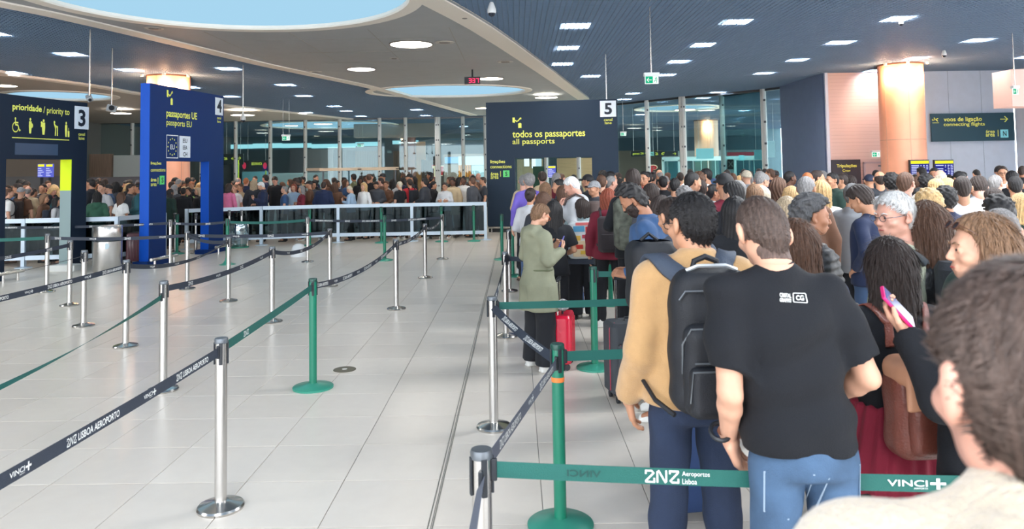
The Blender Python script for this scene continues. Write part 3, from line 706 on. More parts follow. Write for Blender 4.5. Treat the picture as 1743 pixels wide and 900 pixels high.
for g, x0, x1, y0, y1 in [(WHEEL,20.5,35,199,225),(PREG,49,56,200.5,227),(BABY,69,76.6,202.5,229),(ELD,91,98.5,205.5,231),(LUG,110.5,118,207,233)]: P3.print(g, x0, y0, x1, y1, YELP, 'pictogram')
P3.pxpart('number_plate', 127, 180, 150, 219, PLATE); P3.print('3', 132.5, 186, 144.5, 215, DKPRINT, off=.018, bold=.03)
P3.print('canal', 133, 225.6, 144, 230.5, YELP); P3.print('lane', 133.5, 232, 143.5, 237.5, YELP)
# --- lane 4
A4 = (-7.5, 15.38); B4 = (-7.1, 18.25)
P4 = Board('lane_sign_portal', A4, B4, 'bright blue portal sign for EU passports with lane number 4')
z4 = (P4.uv(256, 138)[1]+P4.uv(378, 166)[1])/2; uo0, zo = P4.uv(283.5, 274); uo1, _ = P4.uv(356, 278); u1 = P4.L
P4.part('header', 0, u1, zo, z4, SBLUE, 0, .2); P4.part('pillar', 0, uo0, 0, zo, SBLUE, 0, .2); P4.part('pillar', uo1, u1, 0, zo, SBLUE, 0, .2)
P4.part('edge_strip', -.02, 0, 0, z4, SBLUE2, 0, .2); P4.part('edge_strip', uo1-.02, uo1, 0, zo, SBLUE2, 0, .2)
P4.part('plinth', -.12, uo0+.02, 0, .1, SBLUE, -.05, .28); P4.part('plinth', uo1-.12, u1+.03, 0, .1, SBLUE, -.05, .28)
P4.print(PHAND, 283.6, 153, 293.8, 177.5, YELP, 'pictogram')
P4.print('passaportes UE', 283, 185.5, 335, 202, YELP, bold=.02); P4.print('passports EU', 283, 202.5, 326, 216, YELP)
P4.pxpart('number_plate', 366.2, 165.5, 378.6, 195, PLATE); P4.print('4', 368.5, 169, 376.3, 191, DKPRINT, off=.018, bold=.03)
P4.print('canal', 369, 197.5, 376, 202.5, YELP); P4.print('lane', 369.5, 204, 375.5, 208.5, YELP)
fr_ = stroke2d([[(0,0),(1,0),(1,1),(0,1),(0,0)]], .035)
P4.print(fr_, 283, 229, 303, 269, WHITEP, 'outline'); P4.print('EU', 289.5, 246, 297, 254, WHITEP); tag(P4.print(STARS, 285, 234, 301, 265, YELP, 'star_ring'), kind='stuff')
P4.pxpart('country_plate', 305.3, 231, 323, 268, PLATE)
for k, s_ in enumerate(('EU','EEA','CH')): P4.print(s_, 310.5, 236+k*11.5, 317.5, 243+k*11.5, DKPRINT, off=.018)
P4.print('ligações', 256.3, 275, 274, 281.5, YELP, bold=.02); P4.print('connections', 256.3, 286.5, 281, 292, YELP)
P4.print('área', 256.3, 303, 266, 309, YELP, bold=.02); P4.print('area', 256.3, 312, 266, 317, YELP)
P4.print(stroke2d([[(0,0),(0,1)]], .04), 268, 302, 269, 313, YELP, 'rule'); P4.pxpart('area_plate', 271.6, 299, 279, 314, SGREEN); P4.print('S', 273.8, 302, 277, 311, DKPRINT, off=.018, bold=.02)
# --- lane 5
A5 = (-.88, 22.45); B5 = (2.86, 22.0)
P5 = Board('lane_sign_portal', A5, B5, 'large slate grey portal sign for all passports with lane number 5')
z5 = P5.uv(940, 171.5)[1]; uo0, zo = P5.uv(876, 269); uo1, _ = P5.uv(1007.5, 269); u1 = P5.uv(1051, 200)[0]
P5.part('header', 0, u1, zo, z5, SSLATE, 0, .2); P5.part('pillar', 0, uo0, .18, zo, SSLATE, 0, .2); P5.part('pillar', uo1, u1, .18, zo, SSLATE, 0, .2)
P5.part('plinth', .03, uo0-.03, 0, .18, BLACKP, .03, .17); P5.part('plinth', uo1+.03, u1-.03, 0, .18, BLACKP, .03, .17)
P5.print(PHAND, 872.3, 200, 887.6, 218, YELP, 'pictogram')
P5.print('todos os passaportes', 872.3, 222.3, 996, 238, YELP, bold=.014); P5.print('all passports', 872.3, 236.5, 944, 248.3, YELP)
P5.pxpart('number_plate', 1021, 171.8, 1049, 199, PLATE); P5.print('5', 1028.5, 175.5, 1041.5, 195, DKPRINT, off=.018, bold=.03)
P5.print('canal', 1028, 201.2, 1042.3, 206, YELP); P5.print('lane', 1029.5, 207, 1041, 211.4, YELP)
P5.print('ligações', 834.6, 272.4, 859.7, 279.5, YELP, bold=.02); P5.print('connections', 834.6, 281, 870.7, 286.5, YELP)
P5.print('área', 835.2, 293, 848.5, 298.7, YELP, bold=.02); P5.print('area', 835.2, 299.6, 848.5, 304.4, YELP)
P5.print(stroke2d([[(0,0),(0,1)]], .04), 851.5, 291, 852.4, 300.5, YELP, 'rule'); P5.pxpart('area_plate', 856.3, 290, 867.3, 301.2, SGREEN); P5.print('S', 860, 292, 863.8, 299.3, DKPRINT, off=.018, bold=.02)
P5.part('hanger', u1-.32, u1-.29, z5, CEIL, STEEL, .08, .11)
def crash_rail(P, u0, u1, z=.16, off=-.22, lab='low tubular steel crash rail'):
    a = P.t.matrix_basis
    t = empty('crash_rail', P.t.location, P.t.rotation_euler.z, label=lab, cat='rail')
    MB().tube([(u0,off,z),(u1,off,z)], .032).build('bar', STEEL, t)
    for u in (u0+.12, u1-.12): MB().tube([(u,off,0),(u,off,z)], .022).build('foot', STEEL, t)
bpy.context.view_layer.update()
crash_rail(P5, .04, uo0+.05, lab='low steel crash rail at the foot of the lane 5 sign')
crash_rail(P4, -.25, P4.uv(283,440)[0]+.05, lab='low steel crash rail at the near foot of the blue portal')
crash_rail(P4, uo1*0+P4.uv(356,440)[0]-.1, P4.L, lab='low steel crash rail at the far foot of the blue portal')
crash_rail(P3, -.2, P3.uv(22,470)[0], lab='low steel crash rail at the near foot of the priority portal')
crash_rail(P3, P3.uv(122,470)[0], P3.L+.05, lab='low steel crash rail at the far foot of the priority portal')

# --- wall signs
YW = 27.5
VF = Board('wall_sign', (aty(1586,220,YW).x, YW), (aty(1727,220,YW).x, YW), 'dark teal sign for connecting flights with arrow on the grey wall')
u, z1_ = VF.uv(1586, 193.5); _, z0_ = VF.uv(1586, 241); VF.part('sign_panel', 0, VF.L, z0_, z1_, mat('sign_teal', (20,62,78), .5), 0, .08)
PLANE = join2d(stroke2d([[(0,.55),(.9,.95)],[(.45,.75),(.3,1.1)],[(.5,.78),(.85,.4)],[(.05,.55),(0,.8)]], .16), stroke2d([[(0,.05),(1,.05)]], .09))
VF.print(PLANE, 1586, 200, 1597.5, 209.5, YELP, 'pictogram'); VF.print('voos de ligação', 1606, 199.5, 1671, 208.8, YELP, bold=.012); VF.print('connecting flights', 1606, 208.7, 1676, 216.5, YELP)
VF.print(ARROW, 1702, 197.5, 1715.5, 208, YELP, 'arrow'); VF.print('área', 1677.7, 221.2, 1693, 226.2, YELP); VF.print('area', 1677.7, 227.5, 1693, 232.5, YELP)
VF.print(stroke2d([[(0,0),(0,1)]], .04), 1698, 221, 1699, 232, YELP, 'rule'); VF.pxpart('area_plate', 1702.5, 220.5, 1716.3, 234.2, mat('plate_cyan', (130,214,226), .5)); VF.print('N', 1706.5, 223, 1712.5, 231.5, DKPRINT, off=.018, bold=.02)
CR = Board('wall_sign', (aty(1416,285,YW).x, YW), (aty(1465,285,YW).x, YW), 'black crew sign with yellow lettering on the pink wall')
_, z1_ = CR.uv(1416, 272); CR.part('sign_panel', 0, CR.L, .9, z1_, mat('sign_black', (44,46,58), .5), 0, .06)
CR.print('Tripulações', 1424, 279.5, 1458, 286.5, YELP, bold=.015); CR.print('Crew', 1434, 288, 1447.5, 292.3, YELP)
# flight boards
SCRB = emis('board_blue', (46,52,140), .7)
for x0, x1, lab in ((1549.5, 1582.5, 'blue departures screen in front of the copper column'), (1591, 1624, 'blue departures screen on the grey wall right of the column')):
    Yb = 24.6 if x0 < 1560 else 25.6
    FB = Board('departures_screen', (aty(x0,290,Yb).x, Yb), (aty(x1,290,Yb).x, Yb), lab, 'screen')
    _, z1_ = FB.uv(x0, 272); _, z0_ = FB.uv(x0, 316)
    FB.part('casing', 0, FB.L, z0_, z1_, BLACKP, .01, .1); FB.part('screen', .02, FB.L-.02, z0_+.02, z1_-.02, SCRB, -.004, .012)
    FB.part('heading', .02, FB.L-.02, z1_-.13, z1_-.03, emis('board_yellow', (228,226,50), .9), -.008, -.004)
    FB.part('stand', FB.L/2-.05, FB.L/2+.05, 0, z0_, STEELD, .03, .09)
    rng = random.Random(int(x0)); rows = []
    for k in range(11):
        z = z1_-.19-k*.055
        for c0, c1 in ((.05,.3),(.36,.4),(.45,.5),(.55,.62)):
            if rng.random() < .85: rows.append(stroke2d([[(c0*FB.L/.66, z),(min(c1*FB.L/.66, FB.L-.03)-rng.random()*.03, z)]], .028))
    put2d(join2d(*rows), lambda u, v: (u, -.009, v), emis('board_text', (190,196,240), .9), 'flight_rows', FB.t)
for x0, x1, Yb, lab in ((64, 76, 33, 'small blue flight screen behind the priority portal, left one'), (78, 90, 33.2, 'small blue flight screen behind the priority portal, right one'), (932.5, 946, 40, 'purple departures screen inside the lane 5 opening')):
    FB = Board('departures_screen', (aty(x0,290,Yb).x, Yb), (aty(x1,290,Yb).x, Yb), lab, 'screen')
    _, z1_ = FB.uv(x0, 279 if x0 < 100 else 282); _, z0_ = FB.uv(x0, 301.5)
    FB.part('screen', 0, FB.L, z0_, z1_, emis('board_blue2', (92,100,196), .8), 0, .08); FB.part('stand', FB.L/2-.05, FB.L/2+.05, 0, z0_, STEELD, .03, .09)
    FB.part('heading', .02, FB.L-.02, z1_-.12, z1_-.02, emis('board_yellow', (228,226,50), .9), -.01, 0)
    rows = [stroke2d([[(FB.L*.1, z1_-.2-k*.08),(FB.L*(.5+.35*((k*7)%3)/2), z1_-.2-k*.08)]], .035) for k in range(9) if z1_-.2-k*.08 > z0_]
    put2d(join2d(*rows), lambda u, v: (u, -.012, v), emis('board_text', (190,196,240), .9), 'flight_rows', FB.t)
# --- hanging things
RUN = join2d(disc2d(.6,.9,.1), stroke2d([[(.55,.75),(.45,.45),(.7,.3),(.6,0)],[(.45,.45),(.2,.35),(.1,.1)],[(.3,.7),(.55,.72),(.8,.55)]], .12))
def exit_sign(x0, y0, x1, y1, Y, lab, ytop=None, left=True, rods=(.5,)):
    EX = Board('exit_sign', (aty(x0,y0,Y).x, Y), (aty(x1,y0,Y).x, Y), lab, 'exit sign'); _, z1_ = EX.uv(x0, y0); _, z0_ = EX.uv(x0, y1); H = z1_-z0_
    EX.part('housing', -.01, EX.L+.01, z1_-H*.3, z1_, mat('exit_housing', (226,234,236), .5), -.05, .08)
    EX.part('light_panel', .02*EX.L, .98*EX.L, z0_, z1_-H*.3, emis('exit_white', (226,246,236), .95), -.004, .02)
    g = emis('exit_green', (30,176,130), .8); z2 = z1_-H*.33
    put2d(fit2d(poly2d([(0,0),(1,0),(1,1),(0,1)]), EX.L*.06, z0_+H*.06, EX.L*.58, z2), lambda u, v: (u, -.008, v), g, 'green_field', EX.t)
    put2d(fit2d((ARROW[0]*[-1,1], ARROW[1]), EX.L*.14, z0_+H*.14, EX.L*.5, z2-H*.1), lambda u, v: (u, -.012, v), emis('exit_white', (226,246,236), .95), 'arrow', EX.t)
    put2d(fit2d(RUN, EX.L*.65, z0_+H*.08, EX.L*.9, z2-H*.04), lambda u, v: (u, -.012, v), g, 'running_figure', EX.t)
    for q in rods: rod('hanger', EX.L*q, .02, z1_, CEIL, .014 if len(rods) == 1 else .006, STEEL, EX.t)
exit_sign(1097, 124, 1121, 143, 15.6, 'green exit sign with left arrow hanging on one rod, upper right')
exit_sign(480, 229, 493.5, 239, 34, 'green exit sign hanging on two wires near the left glass wall', rods=(.12,.88))
exit_sign(608, 244, 619, 250, 50, 'tiny green exit sign beyond the glass under the grey soffit', rods=(.15,.85))
exit_sign(1484, 256, 1498, 267, 27.55, 'green exit sign above the crew door on the pink wall', rods=())
exit_sign(1723.5, 146, 1733, 161, 19.6, 'exit sign hanging at the right edge by the pinkish box', rods=(.5,))
exit_sign(1056, 224, 1066, 231, 36, 'tiny yellowish exit sign beyond the glass right of the lane 5 sign')
# clock
CK = Board('digital_clock', (aty(790.5,137,24.6).x, 24.6), (aty(817.5,137,24.6).x, 24.6), 'black hanging clock with red digits 3 37 under the bulkhead', 'clock')
_, z1_ = CK.uv(791, 131); _, z0_ = CK.uv(791, 143); CK.part('case', 0, CK.L, z0_, z1_, mat('clock_case', (18,20,34), .4), 0, .12)
SEG = {'3': 'abcdg', '7': 'abc'}
def seg(ch, x):
    p = {'a': [(0,1),(.5,1)], 'b': [(.5,1),(.5,.52)], 'c': [(.5,.48),(.5,0)], 'd': [(0,0),(.5,0)], 'g': [(.05,.5),(.5,.5)]}
    return stroke2d([[(a+x, b) for a, b in p[s]] for s in SEG[ch]], .13)
CK.print(join2d(seg('3',0), seg('3',.85), seg('7',1.7), disc2d(.67,.3,.06), disc2d(.67,.7,.06)), 798, 133.5, 815, 141, emis('led_red', (255,50,90), 2.2), 'digits', .012)
rod('hanger', CK.L/2, .06, z1_, BZ, .03, BLACKP, CK.t)
# cameras
def dome_camera(px, py, Y, r, lab, zt, arm=True):
    p = aty(px, py, Y); t = empty('dome_camera', p, label=lab, cat='security camera')
    MB().lathe([(r*.35,r*2.2),(r*.5,r*1.9),(r*.95,r*.6),(r,0),(r*.9,-r*.35)], 20, cap=True).build('housing', mat('camera_white', (224,228,230), .4), t, smooth=True)
    MB().lathe([(r*.82,-r*.3),(r*.75,-r*.7),(r*.45,-r*1.0),(r*.05,-r*1.12)], 20).build('dome', mat('camera_dome', (40,48,60), .15), t, smooth=True)
    MB().tube([(0,0,r*2.1),(0,0,zt-p.z)], .02).build('hanger', STEEL, t)
dome_camera(837, 20, 15, .09, 'white dome camera hanging from the grid ceiling beside the bulkhead rim', CEIL)
dome_camera(413.5, 203, 23, .085, 'small white camera hanging on a long rod right of the blue portal', CEIL)
dome_camera(1534, 40, 17.3, .05, 'tiny dome camera under the grid above the right copper column', CEIL)
dome_camera(1607, 93, 22.5, .07, 'small smoke detector like dome right of the right column', CEIL)
def box_camera(px, py, Y, sz, lab, rx, ry):
    p = aty(px, py, Y); t = empty('box_camera', p, label=lab, cat='security camera')
    MB().tube([(0,0,.05),(0,0,CEIL-p.z)], .018).build('hanger', STEEL, t)
    o = MB().rbox((0,0,0), sz, .02).build('camera_body', mat('camera_grey', (176,182,186), .5), t); o.rotation_euler = (rad(rx), rad(ry), rad(25))
    o2 = MB().lathe([(sz[0]*.28,0),(sz[0]*.28,.03)], 14).build('lens', BLACKP, o); o2.location = (0,-sz[1]/2,0); o2.rotation_euler = (rad(90),0,0)
box_camera(152, 167, 17.0, (.12,.24,.11), 'white box camera on a long rod above the number 3 plate', 25, -25)
box_camera(190, 185, 19.6, (.24,.14,.17), 'grey box camera on a rod between the priority and blue portals', -10, 15)
# ================================================================== GLASS FENCES
FR = mat('fence_alu', (196,212,226), .4, .2); FGL = glassmat('fence_glass', (140,162,170), -.03)
def fence(pts, lab, z1=1.0):
    P0 = Vector(pts[0]); t = empty('glass_barrier', (P0.x, P0.y, 0), label=lab, cat='barrier')
    for i, p in enumerate(pts):
        q = Vector(p)-P0; MB().box((q.x,q.y,z1/2), (.075,.075,z1)).build('post', FR, t)
        MB().lathe([(.16,0),(.16,.012),(.05,.03)], 20).build('base', FR, t, loc=(q.x,q.y,0))
        if i:
            a = Vector(pts[i-1])-P0; d = q-a; c = (a+q)/2; an = math.atan2(d.y, d.x)
            MB().box((c.x,c.y,z1-.045), (d.length-.075,.06,.09), an).build('top_rail', FR, t)
            MB().box((c.x,c.y,.2), (d.length-.075,.05,.09), an).build('bottom_rail', FR, t)
            MB().box((c.x,c.y,(z1-.09+.245)/2), (d.length-.09,.014,z1-.335), an).build('pane', FGL, t)
fence([(-8.18,18.7),(-6.6,19.5),(-4.72,19.95),(-2.78,20.0),(-.84,20.05)], 'long glass barrier with pale rails between the blue portal and lane 5 sign')
fence([(-12.2,15.3),(-10.1,15.45),(-8.35,15.75),(-7.9,16.9)], 'glass barrier with pale rails left of the blue portal behind the priority sign')
# ================================================================== STANCHIONS
PH = .925
def cassette_parts(t, green, rot=0):
    cas = mat('cassette', (28,34,42), .4)
    MB().lathe([(.0365,0),(.0375,.02),(.034,.028)], 24).build('cap', mat('cap_top', (104,110,116), .35, .5) if not green else mat('cap_green', (16,70,60), .35), t, loc=(0,0,PH-.02), smooth=True)
    for k in range(4):
        a = rot+math.pi/2*k
        MB().rbox((math.cos(a)*.036, math.sin(a)*.036, PH-.075), (.008,.02,.12), .003, a).build('slot_cover', cas, t)
def stanchion(x, y, green, lab, rot=.3, cone=False):
    t = empty('queue_stanchion', (x, y, 0), label=lab, cat='barrier post', group='belt barrier posts')
    m = GREEN if green else STEEL
    if cone: prof = [(.165,0),(.165,.006),(.09,.03),(.045,.09),(.034,.14)]
    elif green: prof = [(.172,0),(.172,.014),(.165,.02),(.06,.04),(.034,.045)]
    else: prof = [(.125,0),(.127,.012),(.12,.022),(.05,.04),(.036,.044)]
    MB().lathe(prof, 40).build('base', mat('green_base', (60,150,128), .3, .2) if green else mat('steel_base', (190,188,184), .22, 1), t, smooth=True)
    MB().lathe([(.0325,.03),(.0325,PH-.02)], 28).build('pole', m, t, smooth=True)
    cassette_parts(t, green, rot)
    return t
ST = {
 'a': (-1.67,4.27,0,'steel post nearest in the left foreground'), 'b': (-1.78,6.58,1,'green post standing in the middle of the open floor'),
 'c': (-1.64,10.22,0,'steel post next beyond the green post of the open floor'), 'd': (-1.6,13.12,0,'steel post second beyond the green post of the open floor'),
 'e': (-1.57,15.84,0,'steel post third beyond the green post, where two belts meet'), 'f': (-4.35,15.69,0,'steel post standing alone before the glass barrier'),
 'g': (-5.94,15.49,1,'green cone-based post right of the far leg of the blue portal'), 'h': (-3.06,12.34,0,'steel post at the far end of the second belt row'),
 'i': (-3.07,9.47,0,'steel post in the middle of the second belt row'), 'j': (-3.07,6.57,0,'steel post in front of the second belt row with a teal belt tied on it'),
 'k': (-4.21,11.03,0,'steel post at the far end of the third belt row'), 'l': (-4.26,8.24,0,'steel post at the near end of the third belt row'),
 'm': (-5.35,12.26,0,'steel post beneath the opening of the blue portal'), 'n': (-5.38,9.39,0,'steel post with a twisted thin belt, left side'),
 'o': (-6.44,10.88,0,'steel post just right of the priority portal pillar'), 'p': (-7.58,12.18,0,'steel post in front of the priority portal opening'),
 'q': (-7.09,15.44,0,'steel post close to the near leg of the blue portal'), 'r': (-7.97,17.7,1,'green post seen through the blue portal'),
 's': (-7.55,17.75,0,'steel post seen through the blue portal beside the green one'), 't': (-2.77,15.79,1,'green post left of the belt line before the glass barrier'),
 'u': (-5.27,19.2,1,'green post at the glass barrier below the brown-haired woman'), 'v': (-3.53,19.65,1,'green post at the glass barrier below the tattooed arm'),
 'w': (-1.97,19.7,1,'green post at the glass barrier near its right end'), 'x': (-1.13,19.7,1,'last green post at the right end of the glass barrier'),
 'A': (-.14,8.45,0,'steel post beside the olive jacket person'), 'B': (-.13,11.54,0,'steel post second in line behind the olive jacket person'),
 'C': (-.09,13.17,1,'green post left of the olive jacket, further back'), 'D': (-.19,5.51,0,'steel post with belts to three sides in front of the olive jacket'),
 'E': (.2,4.01,1,'green post with orange ring in the foreground'), 'F': (-.13,2.53,0,'nearest steel post at the bottom centre with the long teal belt'),
 'G': (.7,7.09,1,'green post between the red and the grey suitcase'), 'H': (2.32,4.25,1,'green post behind the burgundy skirt with a steel base'),
 'I': (-.32,15.6,1,'green post against the foot of the lane 5 sign'), 'J': (1.25,10.3,1,'green post behind the colourful backpack'),
 'K': (3.0,7.4,1,'green post beside the grey haired man in the black puffer jacket'), 'L': (-8.2,18.1,0,'steel post behind the blue portal near the fence corner'),
 'M': (-7.28,19.1,0,'steel post by the waste bag, left one'), 'N': (-6.95,19.05,0,'steel post by the waste bag, right one')}
for k_, (x, y, g, lab) in ST.items():
    t = stanchion(x, y, g, lab, cone=(k_ == 'g'))
    if k_ == 'E': MB().lathe([(.0335,-.012),(.0345,-.01),(.0345,.01),(.0335,.012)], 28, cap=False).build('orange_ring', mat('orange_tape', (240,130,60), .5), t, loc=(0,0,PH-.175))
# ---- belts
def belt(p, q, m, lab, z0=.862, z1=.862, sag=.02, text=None, twist0=0, twist1=0, hw=.026, phase=.3, period=1.0, clip=True, n=26, textm=None, mirror=False):
    A = Vector((p[0], p[1], z0)); B = Vector((q[0], q[1], z1)); d = (B-A); L = d.length; h = Vector((d.x, d.y, 0)).normalized()
    A = A+h*.045; B = B-h*.045; d = B-A; L = d.length; side = Vector((-h.y, h.x, 0))
    def P(s):
        t = s/L; c = A+d*t; c.z -= sag*4*t*(1-t)
        w_ = twist0+(twist1-twist0)*t; up = Vector((0,0,1))*math.cos(w_)+side*math.sin(w_); nn = side*math.cos(w_)-Vector((0,0,1))*math.sin(w_)
        return c, up, nn
    v = []; f = []
    for i in range(n+1):
        c, up, nn = P(L*i/n)
        for a, b in ((-hw,-.0009),(hw,-.0009),(hw,.0009),(-hw,.0009)): v.append(c+up*a+nn*b-A)
    for i in range(n):
        for k in range(4): a = i*4+k; b = i*4+(k+1)%4; f.append((a, b, b+4, a+4))
    f += [(3,2,1,0), (n*4,n*4+1,n*4+2,n*4+3)]
    me = bpy.data.meshes.new('belt'); me.from_pydata([tuple(x) for x in v], [], f); me.materials.append(m)
    o = link('barrier_belt', me, None, None, A); tag(o, lab, 'barrier belt', 'retractable belts between the posts')
    if text:
        s = phase; k = 0; G = []
        camside = 1 if (Vector((0,0,CH))-(A+B)/2).dot(side) > 0 else -1
        dirn = 1 if side.dot(Vector((0,0,CH))-(A+B)/2) < 0 else -1      # reads left to right from the camera
        while s < L-.1:
            g, wd, hh = text[k % len(text)]
            if s+wd < L-.05: G.append((fit2d(g, 0, -hh/2, wd, hh/2), s, wd))
            s += wd+period; k += 1
        parts = []
        for (vv, ff), s0, wd in G:
            out = []
            for a, b in vv:
                # long strokes bend with the belt
                ss = s0+a if dirn == 1 else s0+(wd-a)
                c, up, nn = P(ss); out.append(c+up*b+nn*camside*.0022-A)
            parts.append((np.array(out), ff))
        if parts:
          for V, Fc in parts:
            me2 = bpy.data.meshes.new('lettering'); me2.from_pydata([tuple(x) for x in V], [], Fc); me2.materials.append(textm or WHITEP); link('lettering', me2, None, o)
    if clip:
        an = math.atan2(h.y, h.x)
        for e, zz in ((Vector((0,0,0))-h*.004, 0), (B-A+h*.004, 0)): MB().rbox(tuple(e), (.02,.016,.07), .004, an).build('belt_clip', mat('cassette', (28,34,42), .4), o)
    return o
LIS = (lisboa(), .36, .034); VIN = (logo_v(), .11, .032); TDK = [LIS, VIN]
ANA = (fit2d(LOGO_A,0,0,1.9,1), .1, .034); AER = (aeroportos(), .2, .036)
V2 = lambda k: ST[k][:2]
DT = dict(text=TDK, period=.2, phase=.05)
belt((-1.72,1.9), V2('a'), BELTD, 'charcoal lettered belt running out of the left edge to the nearest steel post', sag=.01, **DT)
belt(V2('a'), V2('b'), BELTT, 'teal belt between the left foreground steel post and the green post', z0=.87, sag=.005, text=[ANA], phase=.35, period=2)
belt(V2('b'), V2('c'), BELTD, 'charcoal lettered belt beyond the green post of the open floor', sag=.09, **DT)
belt(V2('c'), V2('d'), BELTD, 'charcoal lettered belt, second beyond the green post', sag=.05, **DT)
belt(V2('d'), V2('e'), BELTD, 'charcoal lettered belt, third beyond the green post', sag=.09, **DT)
belt(V2('e'), V2('f'), BELTD, 'charcoal belt crossing before the glass barrier, right part', sag=.04, text=[LIS, ANA], period=.25, phase=.3)
belt(V2('f'), V2('g'), BELTT, 'teal belt before the glass barrier right of the blue portal', sag=.03)
belt(V2('g'), V2('q'), BELTD, 'charcoal belt passing through the opening of the blue portal, upper one', sag=.03, text=[ANA], period=.5)
belt(V2('q'), (-10.6,15.0), BELTD, 'charcoal belt behind the steel bin, upper one', sag=.03, text=[LIS], period=.5)
belt(V2('h'), V2('m'), BELTD, 'charcoal belt crossing low behind the second belt row', sag=.03, text=[VIN, ANA], period=.45)
belt(V2('m'), V2('p'), BELTD, 'charcoal belt crossing in front of the steel bin', sag=.03, text=[VIN, ANA], period=.45)
belt(V2('p'), (-10.2,12.1), BELTT, 'teal belt in front of the priority portal opening', sag=.02, text=[ANA], period=1.2, phase=.9)
belt(V2('h'), V2('i'), BELTD, 'charcoal lettered belt at the far end of the second row', sag=.12, text=[ANA, VIN], period=.5, phase=.3)
belt(V2('i'), V2('j'), BELTD, 'charcoal lettered belt at the near end of the second row', sag=.05, text=[VIN, ANA], period=.55, phase=.3)
belt((-3.1,2.6), V2('j'), BELTT, 'loose teal belt tied low on the steel post, left side', z0=.62, z1=.80, sag=.1, text=[ANA], twist0=0, twist1=math.pi*.92, phase=.95, period=3)
belt(V2('k'), V2('l'), BELTD, 'charcoal belt at the far end of the third row, sagging and twisted', sag=.12, text=[VIN], twist0=.9, twist1=.1, period=.5)
belt(V2('l'), (-4.35,4.9), BELTD, 'charcoal lettered belt running out of the left edge, third row', sag=.02, **DT)
belt(V2('m'), V2('k'), BELTD, 'short charcoal belt left of the far end of the third row', sag=.05)
belt(V2('n'), (-5.6,5.8), BELTD, 'thin twisted dark green belt running out of the left edge', sag=.05, twist0=1.2, twist1=1.7)
belt(V2('o'), (-6.9,7.9), BELTD, 'charcoal belt running left from the post by the priority pillar', sag=.05, text=[ANA], period=.6)
belt(V2('D'), V2('E'), BELTD, 'narrow charcoal belt slanting down to the green post with the orange ring', sag=.02, twist0=.9, twist1=.9, z1=.84, text=[LIS], period=.2)
belt(V2('E'), V2('F'), mat('grey_webbing', (92,98,112), .6, bump=.3, bscale=300), 'grey lettered belt from the orange ringed green post to the nearest post', sag=.0, z0=.84, text=[LIS, VIN], period=.15, phase=.1)
belt(V2('F'), (-.17,1.2), mat('grey_webbing', (92,98,112), .6), 'grey belt dropping out of the bottom edge from the nearest post', z0=.84, z1=.8, sag=.0, twist0=.5, twist1=.9, text=[LIS], phase=.4)
belt(V2('D'), V2('A'), BELTD, 'charcoal belt seen edge on behind the three-way steel post', sag=.04, twist0=.2, twist1=0, text=[LIS], period=.3)
belt(V2('D'), (1.9,5.75), BELTT, 'teal belt from the three-way steel post behind the backpacks', sag=.01, z0=.865, z1=.87)
belt(V2('E'), (2.4,4.3), BELTT, 'teal belt from the orange ringed green post across the grey suitcase', sag=.005, z0=.865)
o_ = belt(V2('F'), (2.05,2.34), BELTT, 'long teal belt with white logos across the bottom right', sag=.012, z0=.868, z1=.86)
def on_front_belt(g, s0, wd, hh, m, dz=0):
    A = Vector((-.13,2.53,.868)); B = Vector((2.05,2.34,.86)); h = (B-A).normalized(); A = A+Vector((h.x,h.y,0))*.045; d = B-A; L = d.length; hx = Vector((h.x,h.y,0)).normalized(); sd = Vector((hx.y,-hx.x,0))
    v, f = fit2d(g, 0, -hh/2, wd, hh/2); out = []
    for a, b in v:
        t = (s0+a)/L; c = A+d*t; c.z += b+dz-.012*4*t*(1-t); c += sd*.003; out.append(tuple(c-A))
    me = bpy.data.meshes.new('lettering'); me.from_pydata(out, [], f); me.materials.append(m); ob = link('lettering', me, None, o_)
on_front_belt(aeroportos(), .485, .205, .042, WHITEP); on_front_belt(logo_v(), 1.235, .175, .034, WHITEP)
gv, gf = fit2d(text2d('VINCI', bold=.02), 0, 0, 1, 1); on_front_belt((gv*[-1,1], gf), .235, .11, .022, mat('ghost_print', (10,66,62), .6))
belt(V2('A'), (.85,8.0), BELTD, 'charcoal belt crossing in front of the colourful backpack', sag=.01, text=[ANA], period=.5)
belt(V2('G'), (1.6,7.0), BELTT, 'short teal belt right of the green post between the suitcases', sag=.0)
belt(V2('A'), V2('B'), BELTD, 'charcoal belt behind the olive jacket person', sag=.05)
belt(V2('C'), (1.2,13.0), BELTT, 'teal belt behind the white haired man in the hoodie', sag=.02)
belt(V2('K'), (4.4,7.2), BELTT, 'teal belt beside the black puffer jacket', sag=.01)
belt((3.0,9.4), (4.6,9.1), BELTT, 'upper teal belt beside the navy knitted sweater', sag=.01)
# ---- steel bin
t = empty('waste_bin', (-8.0, 14.75, 0), label='round brushed steel waste bin beside the priority portal pillar', cat='bin')
MB().lathe([(.25,0),(.262,.02),(.262,.58)], 48).build('body', STEEL, t, smooth=True)
MB().lathe([(.235,.58),(.235,.66)], 48, cap=False).build('opening_band', mat('bin_dark', (60,66,70), .4, .6), t)
MB().lathe([(.262,.655),(.266,.67),(.266,.86),(.255,.88),(.0,.885)], 48, cap=False).build('lid', STEEL, t, smooth=True)
MB().lathe([(.055,0),(.055,.006)], 24).build('sticker', mat('sticker', (180,200,210), .5), t).matrix_local = Matrix.Translation((.11,-.24,.5)) @ Matrix.Rotation(rad(90),4,'X')
v = MB()
for a in range(-6, 7):
    b = rad(-90+a*6); v.lathe([(.012,0),(.012,.03)], 6, c=(.25*math.cos(b), .25*math.sin(b), .58-.05*math.cos(a/6*math.pi/2)))
v.build('flap', mat('bin_dark', (60,66,70), .4, .6), t)
